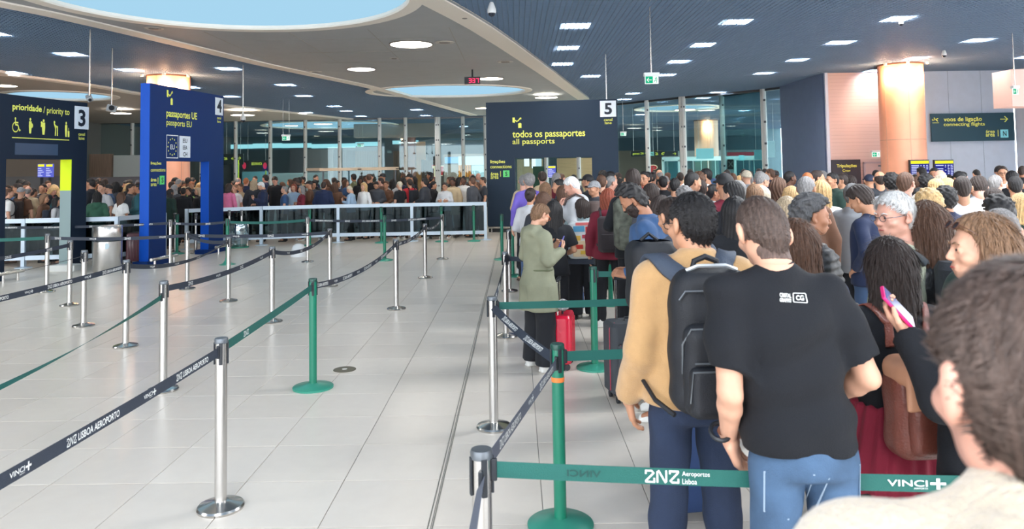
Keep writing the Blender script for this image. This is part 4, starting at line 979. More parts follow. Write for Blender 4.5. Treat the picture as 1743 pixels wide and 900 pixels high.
# small white low box by it
tag(MB().rbox((-8.9,14.9,.06), (.5,.3,.12), .02).build('white_box', mat('white_low', (210,212,208), .6)), 'low white box on the floor at the foot of the priority pillar', 'box')
# ================================================================== PEOPLE ENGINE (implicit surfaces -> surface nets)
f32 = np.float32
def grid(lo, hi, h):
    ax = [np.arange(lo[i], hi[i]+h, h, dtype=f32) for i in range(3)]
    X, Y, Z = np.meshgrid(*ax, indexing='ij'); return X, Y, Z, ax
def nets(F, ax):
    """surface nets; returns verts, quads"""
    s = F < 0; nx, ny, nz = F.shape; h = [a[1]-a[0] for a in ax]
    c = np.zeros((nx-1, ny-1, nz-1), np.int8)
    for i in (0,1):
        for j in (0,1):
            for k in (0,1): c += s[i:nx-1+i, j:ny-1+j, k:nz-1+k]
    act = (c > 0) & (c < 8); idx = -np.ones(act.shape, np.int64); I, J, K = np.nonzero(act); n = len(I)
    idx[I, J, K] = np.arange(n); acc = np.zeros((n,3)); cnt = np.zeros(n)
    corners = [(i,j,k) for i in (0,1) for j in (0,1) for k in (0,1)]
    for a in corners:
        for d in range(3):
            if a[d] == 1: continue
            b = list(a); b[d] = 1
            fa = F[I+a[0], J+a[1], K+a[2]]; fb = F[I+b[0], J+b[1], K+b[2]]; m = (fa < 0) != (fb < 0)
            t = np.where(m, fa/np.where(fa == fb, 1, fa-fb), 0)
            p = np.array(a, float)[None].repeat(n, 0); p[:, d] += t
            acc += p*m[:, None]; cnt += m
    acc /= np.maximum(cnt, 1)[:, None]
    V = np.stack([ax[0][I]+acc[:,0]*h[0], ax[1][J]+acc[:,1]*h[1], ax[2][K]+acc[:,2]*h[2]], 1)
    Q = []
    for d in range(3):
        sl0 = [slice(None)]*3; sl1 = [slice(None)]*3; sl0[d] = slice(0,-1); sl1[d] = slice(1,None)
        A = s[tuple(sl0)]; B = s[tuple(sl1)]; E = A != B
        i, j, k = np.nonzero(E); u, w_ = [(1,2),(2,0),(0,1)][d]
        co = [i, j, k]; ok = (co[u] > 0) & (co[w_] > 0) & (co[u] < F.shape[u]-1) & (co[w_] < F.shape[w_]-1)
        co = [q[ok] for q in co]; flip = A[i[ok], j[ok], k[ok]]
        def at(du, dw):
            q = [co[0].copy(), co[1].copy(), co[2].copy()]; q[u] = q[u]-du; q[w_] = q[w_]-dw; return idx[q[0], q[1], q[2]]
        q0, q1, q2, q3 = at(1,1), at(0,1), at(0,0), at(1,0)
        quad = np.stack([q0,q1,q2,q3], 1); quad[~flip] = quad[~flip][:, ::-1]
        Q.append(quad)
    return V, np.concatenate(Q)
def smin(a, b, k):
    h = np.clip(.5+.5*(b-a)/k, 0, 1); return b+(a-b)*h-k*h*(1-h)
def smax(a, b, k): return -smin(-a, -b, k)
def cap(G, a, b, r1, r2=None):
    r2 = r1 if r2 is None else r2; X, Y, Z = G[:3]; ax_, ay, az = a; dx, dy, dz = b[0]-ax_, b[1]-ay, b[2]-az; L = dx*dx+dy*dy+dz*dz+1e-9
    h = np.clip(((X-ax_)*dx+(Y-ay)*dy+(Z-az)*dz)/L, 0, 1)
    return np.sqrt((X-ax_-h*dx)**2+(Y-ay-h*dy)**2+(Z-az-h*dz)**2)-(r1+(r2-r1)*h)
def ell(G, c, r):
    X, Y, Z = G[:3]; x, y, z = (X-c[0]), (Y-c[1]), (Z-c[2]); k0 = np.sqrt((x/r[0])**2+(y/r[1])**2+(z/r[2])**2); k1 = np.sqrt((x/r[0]**2)**2+(y/r[1]**2)**2+(z/r[2]**2)**2)+1e-6
    return k0*(k0-1)/k1
def rboxd(G, c, hs, r):
    X, Y, Z = G[:3]; q = [np.abs(X-c[0])-hs[0]+r, np.abs(Y-c[1])-hs[1]+r, np.abs(Z-c[2])-hs[2]+r]
    return np.sqrt(np.maximum(q[0],0)**2+np.maximum(q[1],0)**2+np.maximum(q[2],0)**2)+np.minimum(np.maximum(q[0],np.maximum(q[1],q[2])),0)-r
def prof(G, zs, rx, ry, cy, add=0, sq=2.0):
    X, Y, Z = G[:3]; a = np.interp(Z, zs, rx)+add; b = np.interp(Z, zs, ry)+add; c = np.interp(Z, zs, cy)
    k = (np.abs(X/a)**sq+np.abs((Y-c)/b)**sq)**(1/sq); return (k-1)*np.minimum(a,b)*.9
def wrinkle(G, amp, seed=0, fz=22):
    X, Y, Z = G[:3]; s = seed*1.7
    return amp*(np.sin(fz*Z+9*X+3*np.sin(7*X+s)+4*np.sin(5*Z+s*2))*.5+np.sin(31*X+12*Y-fz*.8*Z+3*np.sin(9*Z+s))*.35+np.sin(17*Y+14*Z+s)*.3)
def mk(V, Q, name, smooth=True):
    me = bpy.data.meshes.new(name); V = np.asarray(V, f32); Q = np.asarray(Q, np.int32)
    me.vertices.add(len(V)); me.vertices.foreach_set('co', V.ravel()); me.loops.add(Q.size); me.loops.foreach_set('vertex_index', Q.ravel())
    me.polygons.add(len(Q)); me.polygons.foreach_set('loop_start', np.arange(0, Q.size, 4, dtype=np.int32)); me.update(calc_edges=True)
    if smooth: me.shade_smooth()
    me.materials.append(None); return me
def cat_m(*vq):
    V = []; Q = []; n = 0
    for v, q in vq: V.append(v); Q.append(q+n); n += len(v)
    return np.concatenate(V), np.concatenate(Q)

# ---- head (local frame: origin at ear level centre, facing +Y)
def head_sdf(G, fem=0, beard=0):
    d = ell(G, (0,-.012,.028), (.076,.096,.090)); d = smin(d, ell(G, (0,.03,-.03), (.060,.062,.070)), .03)
    d = smin(d, ell(G, (0,.048,-.078), (.036-.006*fem,.036,.028)), .03)            # chin
    d = smin(d, cap(G, (-.045,.0,-.055), (.045,.0,-.055), .022), .03)
    d = smin(d, cap(G, (-.03,.077,.022), (.03,.077,.022), .012), .02)              # brow
    for s in (-1,1):
        d = smax(d, -ell(G, (s*.031,.098,.004), (.017,.014,.012)), .012)            # eye sockets
        d = smin(d, ell(G, (s*.031,.079,.003), (.0135,.0125,.0115)), .003)
        d = smin(d, ell(G, (s*.045,.06,-.025), (.022,.024,.018)), .018)             # cheek
        e = smin(ell(G, (s*.089,-.013,.002), (.012,.017,.031)), ell(G, (s*.082,-.004,-.022), (.009,.012,.014)), .008); e = smax(e, -ell(G, (s*.094,-.002,.0), (.007,.010,.018)), .004); d = smin(d, e, .005)
    d = smin(d, cap(G, (0,.088,.016), (0,.108,-.026), .006,.0095), .009); d = smin(d, ell(G, (0,.098,-.031), (.015,.011,.008)), .006)
    d = smin(d, cap(G, (-.018,.088,-.056), (.018,.088,-.056), .0065), .006); d = smin(d, cap(G, (-.015,.086,-.066), (.015,.086,-.066), .0075), .006)
    return d
def neck_sdf(G, fem=0): return cap(G, (0,-.022,-.05), (0,-.032,-.2), .058-.012*fem, .066-.013*fem)
def head_mesh(h=.006, fem=0):
    X, Y, Z, ax = grid((-.105,-.13,-.19), (.105,.135,.135), h); G = (X,Y,Z)
    return nets(smin(head_sdf(G, fem), neck_sdf(G, fem), .025), ax)
_zk = lambda Y, pts: np.interp(Y, [p[0] for p in pts], [p[1] for p in pts])
def hair_mesh(style, h=.007, seed=0):
    r = dict(crop=.016, short=.012, buzz=.005, curly=.032, bald=.008, long=.018, bob=.02, bun=.012, pony=.012, cap=.014, hijab=.02, beanie=.02, longwavy=.026, vol=.02)[style]
    zlo = {'long':-.42,'longwavy':-.40,'bob':-.17,'pony':-.36,'hijab':-.26}.get(style, -.13)
    X, Y, Z, ax = grid((-.16,-.2,zlo), (.16,.15,.17), h); G = (X,Y,Z)
    d = ell(G, (0,-.012,.028), (.076+r*(.55 if style in ('short','buzz','bald','crop') else 1),.096+r,.090+r*1.1)); d = smin(d, cap(G, (0,-.055,-.03), (0,-.045,-.075), .045+r*.6, .035+r*.4), .03)
    th = np.arctan2(X, -(Y+.02))
    face = [(-.2,-.09),(-.06,-.085),(-.03,-.06),(-.022,.015),(.012,.02),(.03,.03),(.055,.066),(.08,.085),(.12,.12)]
    if style == 'curly': face = [(-.2,-.085),(-.06,-.08),(-.04,-.04),(-.03,.03),(.0,.045),(.03,.062),(.055,.085),(.12,.13)]
    if style in ('long','longwavy','bob','pony','hijab'): face = [(-.2,-.9),(-.03,-.9),(.0,-.9),(.012,-.2),(.03,.02),(.055,.066),(.08,.082),(.12,.12)]
    if style == 'pony': face = [(-.2,-.9),(-.07,-.9),(-.05,-.08),(-.022,.015),(.012,.02),(.03,.03),(.055,.07),(.08,.085),(.12,.12)]
    if style == 'bald': face = [(-.2,-.085),(-.04,-.08),(-.022,-.02),(.03,-.01),(.04,.03),(.12,.06)]
    if style in ('cap','beanie'): face = [(-.2,-.01),(-.03,.01),(.03,.03),(.12,.045)]
    if style == 'hijab': face = [(-.2,-.9),(.02,-.9),(.045,-.1),(.06,.05),(.075,.082),(.12,.12)]
    if style in ('long','longwavy','bob'):
        L = {'long':-.36,'longwavy':-.33,'bob':-.13}[style]; w_ = .018 if style != 'bob' else .0
        for s in (-1,1):
            d = smin(d, cap(G, (s*.055,-.03,.02), (s*(.062+w_),-.075,L), .045+r*.4, .03), .05)
            d = smin(d, cap(G, (s*.068,-.018,.0), (s*(.078+w_),-.03,max(L*.62,-.2)), .022+r*.3, .018), .035)
        d = smin(d, cap(G, (0,-.06,0), (0,-.095,L-.01), .062+r*.4, .04), .04)
        d = np.maximum(d, (L-.03+.02*np.sin(th*9+seed))-Z)
    if style == 'pony': d = smin(d, cap(G, (0,-.11,.05), (0,-.125,-.3), .03,.014), .02)
    if style == 'bun': d = smin(d, ell(G, (0,-.125,.06), (.04,.034,.036)), .012)
    if style == 'hijab': d = smin(d, ell(G, (0,-.03,-.17), (.13,.1,.11)), .06); d = smin(d, cap(G, (0,.01,-.1),(0,.0,-.16), .075), .04)
    if style == 'vol': d = smin(d, ell(G, (0,-.01,.075), (.075,.09,.055)), .03)
    zmin = _zk(Y, face); cut = (zmin-Z)*.75; d = smax(d, cut, .008)
    if style not in ('cap','beanie','hijab'):
        amp = {'crop':.0009,'buzz':.0012,'short':.0028,'vol':.004,'bald':.002}.get(style, .0035)
        if style == 'curly': d += .010*np.sin(75*X+seed)*np.sin(70*Y+2)*np.sin(72*Z+1)+.006*np.sin(130*X+3)*np.sin(120*Z)
        elif style == 'longwavy': d += .005*np.sin(th*16+26*Z+2*np.sin(18*Z+seed))+.003*np.sin(th*34-20*Z)
        elif style in ('short','vol','buzz','crop'): d += amp*(np.sin(th*19+seed+40*(Z+Y)+3*np.sin(30*Y))+.6*np.sin(th*37-55*Z+25*Y))
        else: d += .0032*np.sin(th*24+3*np.sin(9*Z+seed))+.0022*np.sin(th*51+5*np.sin(7*Z))
    elif style == 'hijab': d += .004*np.sin(30*Z+20*X+seed)
    if style == 'cap': d = np.minimum(d, np.maximum(np.maximum(ell(G, (0,.09,.035), (.075,.085,.02)), -(Y-.05)), 0*X-1))
    if style == 'bald': d = smax(d, Z-(.035+.3*np.maximum(0,-Y-.02)), .01)
    return nets(d, ax)
# ---- hand (right hand, wrist at origin, fingers +Y, palm -Z, thumb -X)
def hand_mesh(curl=.35, h=.0042, thumb=.4):
    X, Y, Z, ax = grid((-.1,-.035,-.1), (.06,.2,.045), h); G = (X,Y,Z)
    d = rboxd(G, (.002,.05,0), (.039,.046,.0135), .013); d = smin(d, cap(G, (0,-.03,0), (0,.02,0), .023,.024), .02)
    d = smin(d, ell(G, (-.026,.032,-.008), (.018,.03,.015)), .012)
    for x, L, y0 in ((-.029,.072,.09),(-.009,.082,.094),(.011,.075,.091),(.030,.060,.084)):
        p = np.array([x, y0, 0.]); a = curl*.5
        for k, (fr, r) in enumerate(((.45,.0092),(.3,.0083),(.25,.0074))):
            q = p+np.array([x*.06, math.cos(a), -math.sin(a)])*L*fr; d = smin(d, cap(G, p, q, r, r*.92), .0035 if k else .006); p = q; a += curl
    p0 = (-.03,.022,-.006); p1 = (-.058,.055,-.012-.02*thumb); p2 = (-.062,.083,-.018-.03*thumb); p3 = (-.06,.103,-.022-.045*thumb)
    for a, b, r1, r2 in ((p0,p1,.013,.0115),(p1,p2,.011,.0095),(p2,p3,.0098,.008)): d = smin(d, cap(G, a, b, r1, r2), .005)
    return nets(d, ax)
_HC = {}
def hand_cached(curl):
    k = round(curl, 2)
    if k not in _HC: _HC[k] = hand_mesh(curl)
    return _HC[k]
def place_hand(side, wrist, fdir, palm, curl):
    """fdir: finger direction, palm: direction the palm faces"""
    V, Q = hand_cached(curl); V = V.copy(); Q = Q.copy()
    if side < 0: V[:,0] *= -1; Q = Q[:, ::-1]
    y = Vector(fdir).normalized(); z = -Vector(palm); z = (z-y*z.dot(y)).normalized(); x = y.cross(z)
    M = np.array([x[:], y[:], z[:]]); return V@M+np.array(wrist), Q
# ---- poses: elbow, wrist, finger dir, palm dir, curl for each side (x>0 = person's right when facing +Y)
POSES = {
 'down': ((.245,-.03,1.14),(.255,.03,.89),(0,.15,-1),(-1,0,0),.35),
 'front': ((.235,-.04,1.15),(.13,.20,1.06),(-.45,.85,.1),(-.6,0,-.8),.5),
 'phone': ((.225,-.02,1.15),(.09,.23,1.22),(-.35,.55,.6),(-.5,-.6,.4),.75),
 'high': ((.30,.05,1.30),(.22,.20,1.52),(-.3,.2,1),(-.7,.5,0),.6),
 'hip': ((.34,-.12,1.17),(.19,.03,1.03),(-.7,.5,-.4),(-.3,-.3,-.9),.3),
 'strap': ((.25,-.01,1.17),(.14,.16,1.34),(-.6,.1,.8),(-.6,-.7,.1),.9),
 'cross': ((.235,.02,1.16),(-.02,.20,1.17),(-1,.1,.1),(0,-1,0),.4),
 'back': ((.26,-.10,1.15),(.22,-.08,.92),(-.3,.2,-1),(-1,0,0),.4),
 'desk': ((.235,.05,1.14),(.20,.27,1.10),(0,1,-.1),(0,0,-1),.3)}
SH = (.168,-.015,1.388)
def arm_pts(name, s):
    e, w_, fd, pd, c = POSES[name] if isinstance(name, str) else name
    m = lambda p: (p[0]*s, p[1], p[2]); return m(SH), m(e), m(w_), m(fd), m(pd), c
ZT = [.80,.88,.96,1.08,1.20,1.32,1.40,1.45,1.50]
def body_parts(pose, h=.016, fem=0, top='tee', wide=1.0, seed=0, hem=None, wr=.004, legs='std', head_h=.007, sleeve=None, belly=0):
    """returns dict of (V,Q): body, top, trousers, shoes"""
    pl, pr = pose; A = {1: arm_pts(pr, 1), -1: arm_pts(pl, -1)}; out = {}
    rx = np.array([.10,.150,.158,.138,.150,.168,.150,.10,.06])*(1-.06*fem); ry = np.array([.09,.115,.115,.103+belly*.5,.113+belly*.3,.112,.095,.075,.058])*(1-.04*fem)
    if fem: rx[2] += .015; rx[1] += .015; rx[3] -= .008
    cy = np.array([0,-.005,-.005,belly*.5,.0,-.005,-.012,-.02,-.03])
    lo_x = max(abs(q[i][0]) for q in A.values() for i in (0,1,2))+.1
    ymin = min(min(q[i][1] for q in A.values() for i in (0,1,2)), -.05)-.14; ymax = max(max(q[i][1] for q in A.values() for i in (0,1,2)), 0)+.14
    # body: skin
    X, Y, Z, ax = grid((-lo_x,ymin,.0), (lo_x,max(ymax,.2),1.50), h*.9); G = (X,Y,Z)
    d = prof(G, ZT, rx*wide-.012, ry-.012, cy); d = smax(d, Z-1.41, .03); d = smax(d, .93-Z, .02)
    d = smin(d, cap(G, (-.12,-.02,1.385), (.12,-.02,1.385), .042), .03); d = smin(d, cap(G, (0,-.03,1.40), (0,-.028,1.53), .062-.010*fem,.056-.010*fem), .02)
    for s, (sh, e, w_, fd, pd, c) in A.items():
        d = smin(d, cap(G, sh, e, .050-.006*fem, .038-.005*fem), .03); m_ = tuple(np.array(e)*.7+np.array(w_)*.3)
        d = smin(d, cap(G, e, m_, .037-.005*fem, .038-.006*fem), .012); d = smin(d, cap(G, m_, w_, .037-.006*fem, .0245-.003*fem), .012)
    stance = .02
    for s in (-1,1):
        hp, kn, an = (s*.088,0,.90), (s*(.10+stance*.3),.015,.50), (s*(.105+stance),-.02,.085)
        d = smin(d, cap(G, hp, kn, .072,.044), .03); cf = (s*.108,-.01,.36); d = smin(d, cap(G, kn, cf, .042,.043), .015); d = smin(d, cap(G, cf, an, .043,.034), .015)
        d = smin(d, cap(G, an, (s*(.12+stance),.13,.035), .038,.028), .02)
    B = nets(d, ax)
    hv, hq = head_mesh(head_h, fem); hv = hv*np.array([.92 if fem else .94, .94, .96])+np.array([0,.005,1.618])
    hands = [place_hand(s, A[s][2], A[s][3], A[s][4], A[s][5]) for s in (1,-1)]
    if fem: hands = [((v-np.array(A[s][2]))*.9+np.array(A[s][2]), q) for s, (v, q) in zip((1,-1), hands)]
    out['body'] = cat_m(B, *hands); out['head'] = (hv, hq)
    # top
    o = dict(tee=.014, long=.016, jacket=.034, puffer=.05, hood=.034, coat=.036)[top]; o2 = dict(tee=.016, long=.011, jacket=.022, puffer=.04, hood=.022, coat=.026)[top]
    hem = hem or dict(tee=.86, long=.88, jacket=.84, puffer=.84, hood=.86, coat=.66)[top]
    X, Y, Z, ax = grid((-lo_x-.03,ymin-.02,hem-.05), (lo_x+.03,ymax+.03,1.56), h); G = (X,Y,Z)
    rxt = (rx*wide).copy(); rxt[0] = .170; rxt[1] = .170; rxt[2] = .162; rxt[3] += .012; ryt = ry.copy(); ryt[0] = ryt[1] = .124; ryt[2] = .121; ryt[3] += .01
    if top == 'coat': rxt[0] = .185; rxt[1] = .18; ryt[0] = .14; ryt[1] = .135
    if hem < .75 and top != 'coat': rxt[0] = rxt[1] = .19; ryt[0] = ryt[1] = .15
    d = prof(G, ZT, rxt, ryt, cy, o, 2.12); d = smax(d, Z-1.435, .04)
    
    for s in (-1,1): d = smin(d, cap(G, (0,-.03,1.452), (s*.135,-.02,1.405), .043+o*.5, .042+o*.5), .03)
    d = smax(d, hem-Z, .008)
    for s, (sh, e, w_, fd, pd, c) in A.items():
        sh2 = (sh[0], sh[1], sh[2]-.0)
        if top == 'tee' or sleeve == 'short':
            e2 = tuple(np.array(sh)+(np.array(e)-np.array(sh))*.78); a = cap(G, sh2, e2, .050+o2-.004*fem, .046+o2*1.7)
            t = np.array(e)-np.array(sh); t /= np.linalg.norm(t); cut = (X-e2[0])*t[0]+(Y-e2[1])*t[1]+(Z-e2[2])*t[2]; a = smax(a, cut, .006)
        else:
            a = cap(G, sh2, e, .049+o2, .042+o2); t = np.array(w_)-np.array(e); t /= np.linalg.norm(t); b = cap(G, e, w_, .042+o2, .030+o2)
            cut = (X-w_[0])*t[0]+(Y-w_[1])*t[1]+(Z-w_[2])*t[2]; a = smin(a, smax(b, cut+.004, .006), .02)
        d = smin(d, a, .03)
    d = d+wrinkle(G, wr, seed, 26 if top != 'puffer' else 10)
    if top == 'puffer': d += .011*np.cos((Z-.86)*2*math.pi/.085)**2*1.0-.006
    if top in ('jacket','coat','puffer','hood'): d = smin(d, np.maximum(cap(G, (0,-.03,1.43), (0,-.03,1.475), .078,.07), Z-1.5), .02)
    if top in ('hood','coat') and top == 'hood' or top == 'coat': d = smin(d, cap(G, (-.075,-.10,1.44), (.075,-.10,1.44), .045), .04); d = smin(d, cap(G, (0,-.13,1.38), (0,-.12,1.42), .05), .04)
    out['top'] = nets(d, ax)
    # trousers
    X, Y, Z, ax = grid((-.27,-.2,.045), (.27,.2,1.04), h); G = (X,Y,Z)
    tw = {'std':(.084,.068,.062),'slim':(.09,.062,.052),'wide':(.105,.10,.105)}[legs]
    d = prof(G, ZT, np.maximum(rx*wide, .15)+.004, ry+.008, cy); d = smax(d, Z-1.02, .01); d = smax(d, .86-Z, .04)
    for s in (-1,1):
        hp, kn, an = (s*.086,0,.88), (s*(.10+stance*.3),.015,.50), (s*(.105+stance),-.015,.02)
        d = smin(d, cap(G, hp, kn, tw[0], tw[1]), .025); d = smin(d, cap(G, kn, an, tw[1], tw[2]), .02)
    d = smax(d, .07-Z, .006)+wrinkle(G, .0035, seed+3, 30); out['trousers'] = nets(d, ax)
    # shoes
    X, Y, Z, ax = grid((-.08,-.12,-.005), (.08,.2,.13), .011); G = (X,Y,Z)
    d = smin(ell(G, (0,.10,.02), (.046,.075,.045)), ell(G, (0,-.02,.03), (.038,.065,.055)), .03); d = smin(d, cap(G, (0,-.03,.05), (0,-.03,.1), .04), .03); d = smax(d, .012-Z, .004); d = smin(d, np.maximum(rboxd(G, (0,.045,.012), (.042,.125,.012), .012), -Z), .004)
    sv, sq = nets(d, ax); out['shoes'] = [(sv+np.array([s*(.11+stance),0,0]), sq) for s in (-1,1)]
    return out
def head_deform(V, yaw, pitch, roll=0):
    """turn the head about the neck; vertices below the collar keep still"""
    w_ = np.clip((V[:,2]-1.44)/.11, 0, 1); w_ = w_*w_*(3-2*w_); piv = np.array([0,-.02,1.53]); P = V-piv
    def rot(P, ang, a, b):
        c, s = np.cos(ang*w_), np.sin(ang*w_); Q = P.copy(); Q[:,a] = P[:,a]*c-P[:,b]*s; Q[:,b] = P[:,a]*s+P[:,b]*c; return Q
    P = rot(P, -pitch, 1, 2); P = rot(P, roll, 0, 2); P = rot(P, yaw, 0, 1); return P+piv
def hair_place(V, yaw, pitch, roll=0, fem=0):
    V = V*np.array([.92 if fem else .94, .94, .96])+np.array([0,.005,1.618]); W = V.copy(); w_ = np.ones(len(V)); piv = np.array([0,-.02,1.53]); P = W-piv
    def rot(P, ang, a, b):
        c, s = math.cos(ang), math.sin(ang); Q = P.copy(); Q[:,a] = P[:,a]*c-P[:,b]*s; Q[:,b] = P[:,a]*s+P[:,b]*c; return Q
    # long hair below the collar bends less
    P2 = rot(rot(rot(P, -pitch, 1, 2), roll, 0, 2), yaw, 0, 1)
    k = np.clip((V[:,2]-1.38)/.12, 0, 1)[:,None]; P3 = rot(P, yaw, 0, 1); return P2*k+P3*(1-k)+piv
def face_features(G_=None):
    """eyes, irises and brows as thin solids in head frame"""
    v = MB()
    return v
def skin(tone): return mat('skin_%d' % tone, [(212,162,136),(196,144,114),(168,116,88),(104,70,54),(214,160,140)][tone], .5, var=.05, scale=30, sss=0)
HAIRC = {'black':(26,24,26),'dark':(50,38,34),'brown':(92,64,48),'lightbrown':(136,104,78),'blonde':(206,170,118),'ginger':(176,104,62),'grey':(136,134,134),'white':(240,238,234),'darkbrown':(86,70,63),'fade':(96,76,68),'saltpepper':(92,92,94),'ash':(178,158,130),'navycap':(36,44,70),'blackcap':(28,28,32),'redcap':(190,40,90),'sand':(200,190,170),'greycloth':(150,152,156),'auburn':(140,66,44)}
def hairmat(c): return mat('hair_'+c, HAIRC[c], .5, var=.45, scale=26, bump=.5, bscale=90, stretch=(6,6,.9))
CLOTHC = {}
def cloth(rgb, rough=.85, tex=None):
    return mat('cloth_%d_%d_%d' % tuple(rgb), rgb, rough, var=.07, scale=9, bump=.25, bscale=240, sheen=.05)
# ================================================================== PEOPLE: ready-made figures for the crowd
CLR = {'black':(20,23,30),'navy':(28,42,76),'dark grey':(66,70,78),'grey':(140,144,150),'light grey':(196,198,202),'white':(236,236,234),'cream':(228,218,198),'beige':(206,184,150),'tan':(196,158,108),
       'brown':(104,72,54),'olive':(112,116,86),'green':(52,96,76),'dark green':(30,56,50),'pale green':(186,204,170),'lime':(150,196,96),'teal':(44,92,100),'blue':(50,82,124),'light blue':(158,186,214),'denim':(78,108,148),
       'purple':(116,98,196),'lilac':(170,150,184),'pink':(222,120,160),'red':(196,44,56),'maroon':(120,30,50),'orange':(220,104,50),'yellow':(222,176,60),'jeans':(60,84,120),'charcoal':(44,48,56),'rust':(160,88,60),'green-grey':(90,106,98)}
HP = {'short':'short','buzz':'cropped','curly':'curly','bald':'thinning','long':'long','bob':'bobbed','bun':'tied up','pony':'ponytailed','longwavy':'long wavy','vol':'thick'}
HN = {'black':'black','dark':'dark','brown':'brown','lightbrown':'light brown','blonde':'blonde','ginger':'ginger','grey':'grey','white':'white','saltpepper':'greying','ash':'ash blonde','sand':'sand','auburn':'auburn'}
TN = {'tee':'T-shirt','long':'top','jacket':'jacket','puffer':'puffer jacket','hood':'hooded jacket','coat':'coat'}
def setmat(o, m):
    if not o.material_slots: o.data.materials.append(m); return
    o.material_slots[0].link = 'OBJECT'; o.material_slots[0].material = m
TURN = [(0,0,0),(0,.5,0),(.6,.1,0),(-.6,.1,0),(.25,.35,.08)]
_bp = {}; _mesh = {}; _hair = {}
def tmpl(pose, top, fem, turn, h=.017, legs='std'):
    key = (pose, top, fem, turn, legs)
    if key in _mesh: return _mesh[key]
    k2 = (pose, top, fem, legs)
    if k2 not in _bp:
        P = body_parts(pose, h=h, fem=fem, top=top, seed=len(_bp), legs=legs, head_h=.0075)
        _bp[k2] = (P, mk(*P['top'], 'top'), mk(*P['trousers'], 'trousers'), [mk(v, q, 'shoe') for v, q in P['shoes']])
    P, t, tr, sh = _bp[k2]
    hv, hq = P['head']; V, Q = cat_m(P['body'], (head_deform(hv, *TURN[turn]), hq))
    _mesh[key] = (mk(V, Q, 'body'), t, tr, sh); return _mesh[key]
def feat(turn, fem):
    k = ('feat', turn, fem)
    if k in _hair: return _hair[k]
    brow = MB(); eye = MB(); lip = MB()
    for s in (-1,1):
        brow.tube([(s*.014,.0995,.024),(s*.030,.0975,.030),(s*.046,.087,.024)], [.0022,.0034,.0016], 6)
        eye.lathe([(.0,-.004),(.0055,-.003),(.0062,0),(.0055,.003),(0,.004)], 10, cap=False)
        n = len(eye.v)-50
        for i in range(n, len(eye.v)): x, y, z = eye.v[i]; eye.v[i] = (s*.031+x*1.6, .0925+z*.5, .003+y*.9)
    lip.tube([(-.02,.096,-.060),(0,.1,-.0595),(.02,.096,-.060)], [.0015,.0045,.0015], 6)
    out = []
    for nm, b in (('eyebrows', brow), ('eyes', eye), ('lips', lip)):
        V = hair_place(np.array(b.v, float), *TURN[turn], fem) if not isinstance(turn, tuple) else hair_place(np.array(b.v, float), *turn, fem)
        me = bpy.data.meshes.new(nm); me.from_pydata([tuple(x) for x in V], [], b.f); me.shade_smooth(); me.materials.append(None); out.append((nm, me))
    _hair[k] = out; return out
def hairme(style, turn, fem, h=.008):
    k = (style, turn, fem)
    if k not in _hair:
        k0 = ('raw', style)
        if k0 not in _hair: _hair[k0] = hair_mesh(style, h, len(style))
        V, Q = _hair[k0]; _hair[k] = mk(hair_place(V, *TURN[turn], fem), Q, 'hair')
    return _hair[k]
PEOPLE = []; TAKEN = []
def head_name(style): return {'cap':'cap','beanie':'beanie','hijab':'headscarf'}.get(style, 'hair')
def person(X, Y, hgt, rz, style, hcol, tone, top, tcol, leg='black', pose=('down','down'), turn=0, fem=0, face=None, label=None, wide=1.0, glasses=False, legs='std'):
    s = hgt/1.745; t = empty('person', (X, Y, 0), rad(rz), cat='person'); t.scale = (s*wide, s, s)
    b, tp, tr, sh = tmpl(pose, top, fem, turn, legs=legs); sm = skin(tone)
    o = link('body', b, None, t); setmat(o, sm)
    o = link({'tee':'shirt','long':'shirt','coat':'coat'}.get(top, 'jacket'), tp, None, t); setmat(o, cloth(CLR[tcol]))
    o = link('trousers', tr, None, t); setmat(o, cloth(CLR[leg]))
    for q in sh: o = link('shoe', q, None, t); setmat(o, mat('shoe_%d' % (int(abs(X)*10) % 3), [(30,30,34),(226,226,222),(90,70,60)][int(abs(X)*10) % 3], .6))
    o = link(head_name(style), hairme(style, turn, fem), None, t); setmat(o, hairmat(hcol))
    if face or (face is None and math.cos(rad(rz)) < .35):
        for nm, me in feat(turn, fem):
            o = link(nm, me, None, t); setmat(o, mat('lips_tone', (168,84,78), .5) if nm == 'lips' else mat('eye_dark', (38,26,22), .3) if nm == 'eyes' else hairmat(hcol if hcol in ('grey','white','ginger','brown','black','dark','blonde') else 'dark'))
    if glasses: add_glasses(t, TURN[turn], BLACKP if glasses is True else glasses)
    TAKEN.append((X, Y)); PEOPLE.append(dict(o=t, X=X, Y=Y, H=hgt, rz=rz, style=style, hcol=hcol, top=top, tcol=tcol, label=label))
    return t
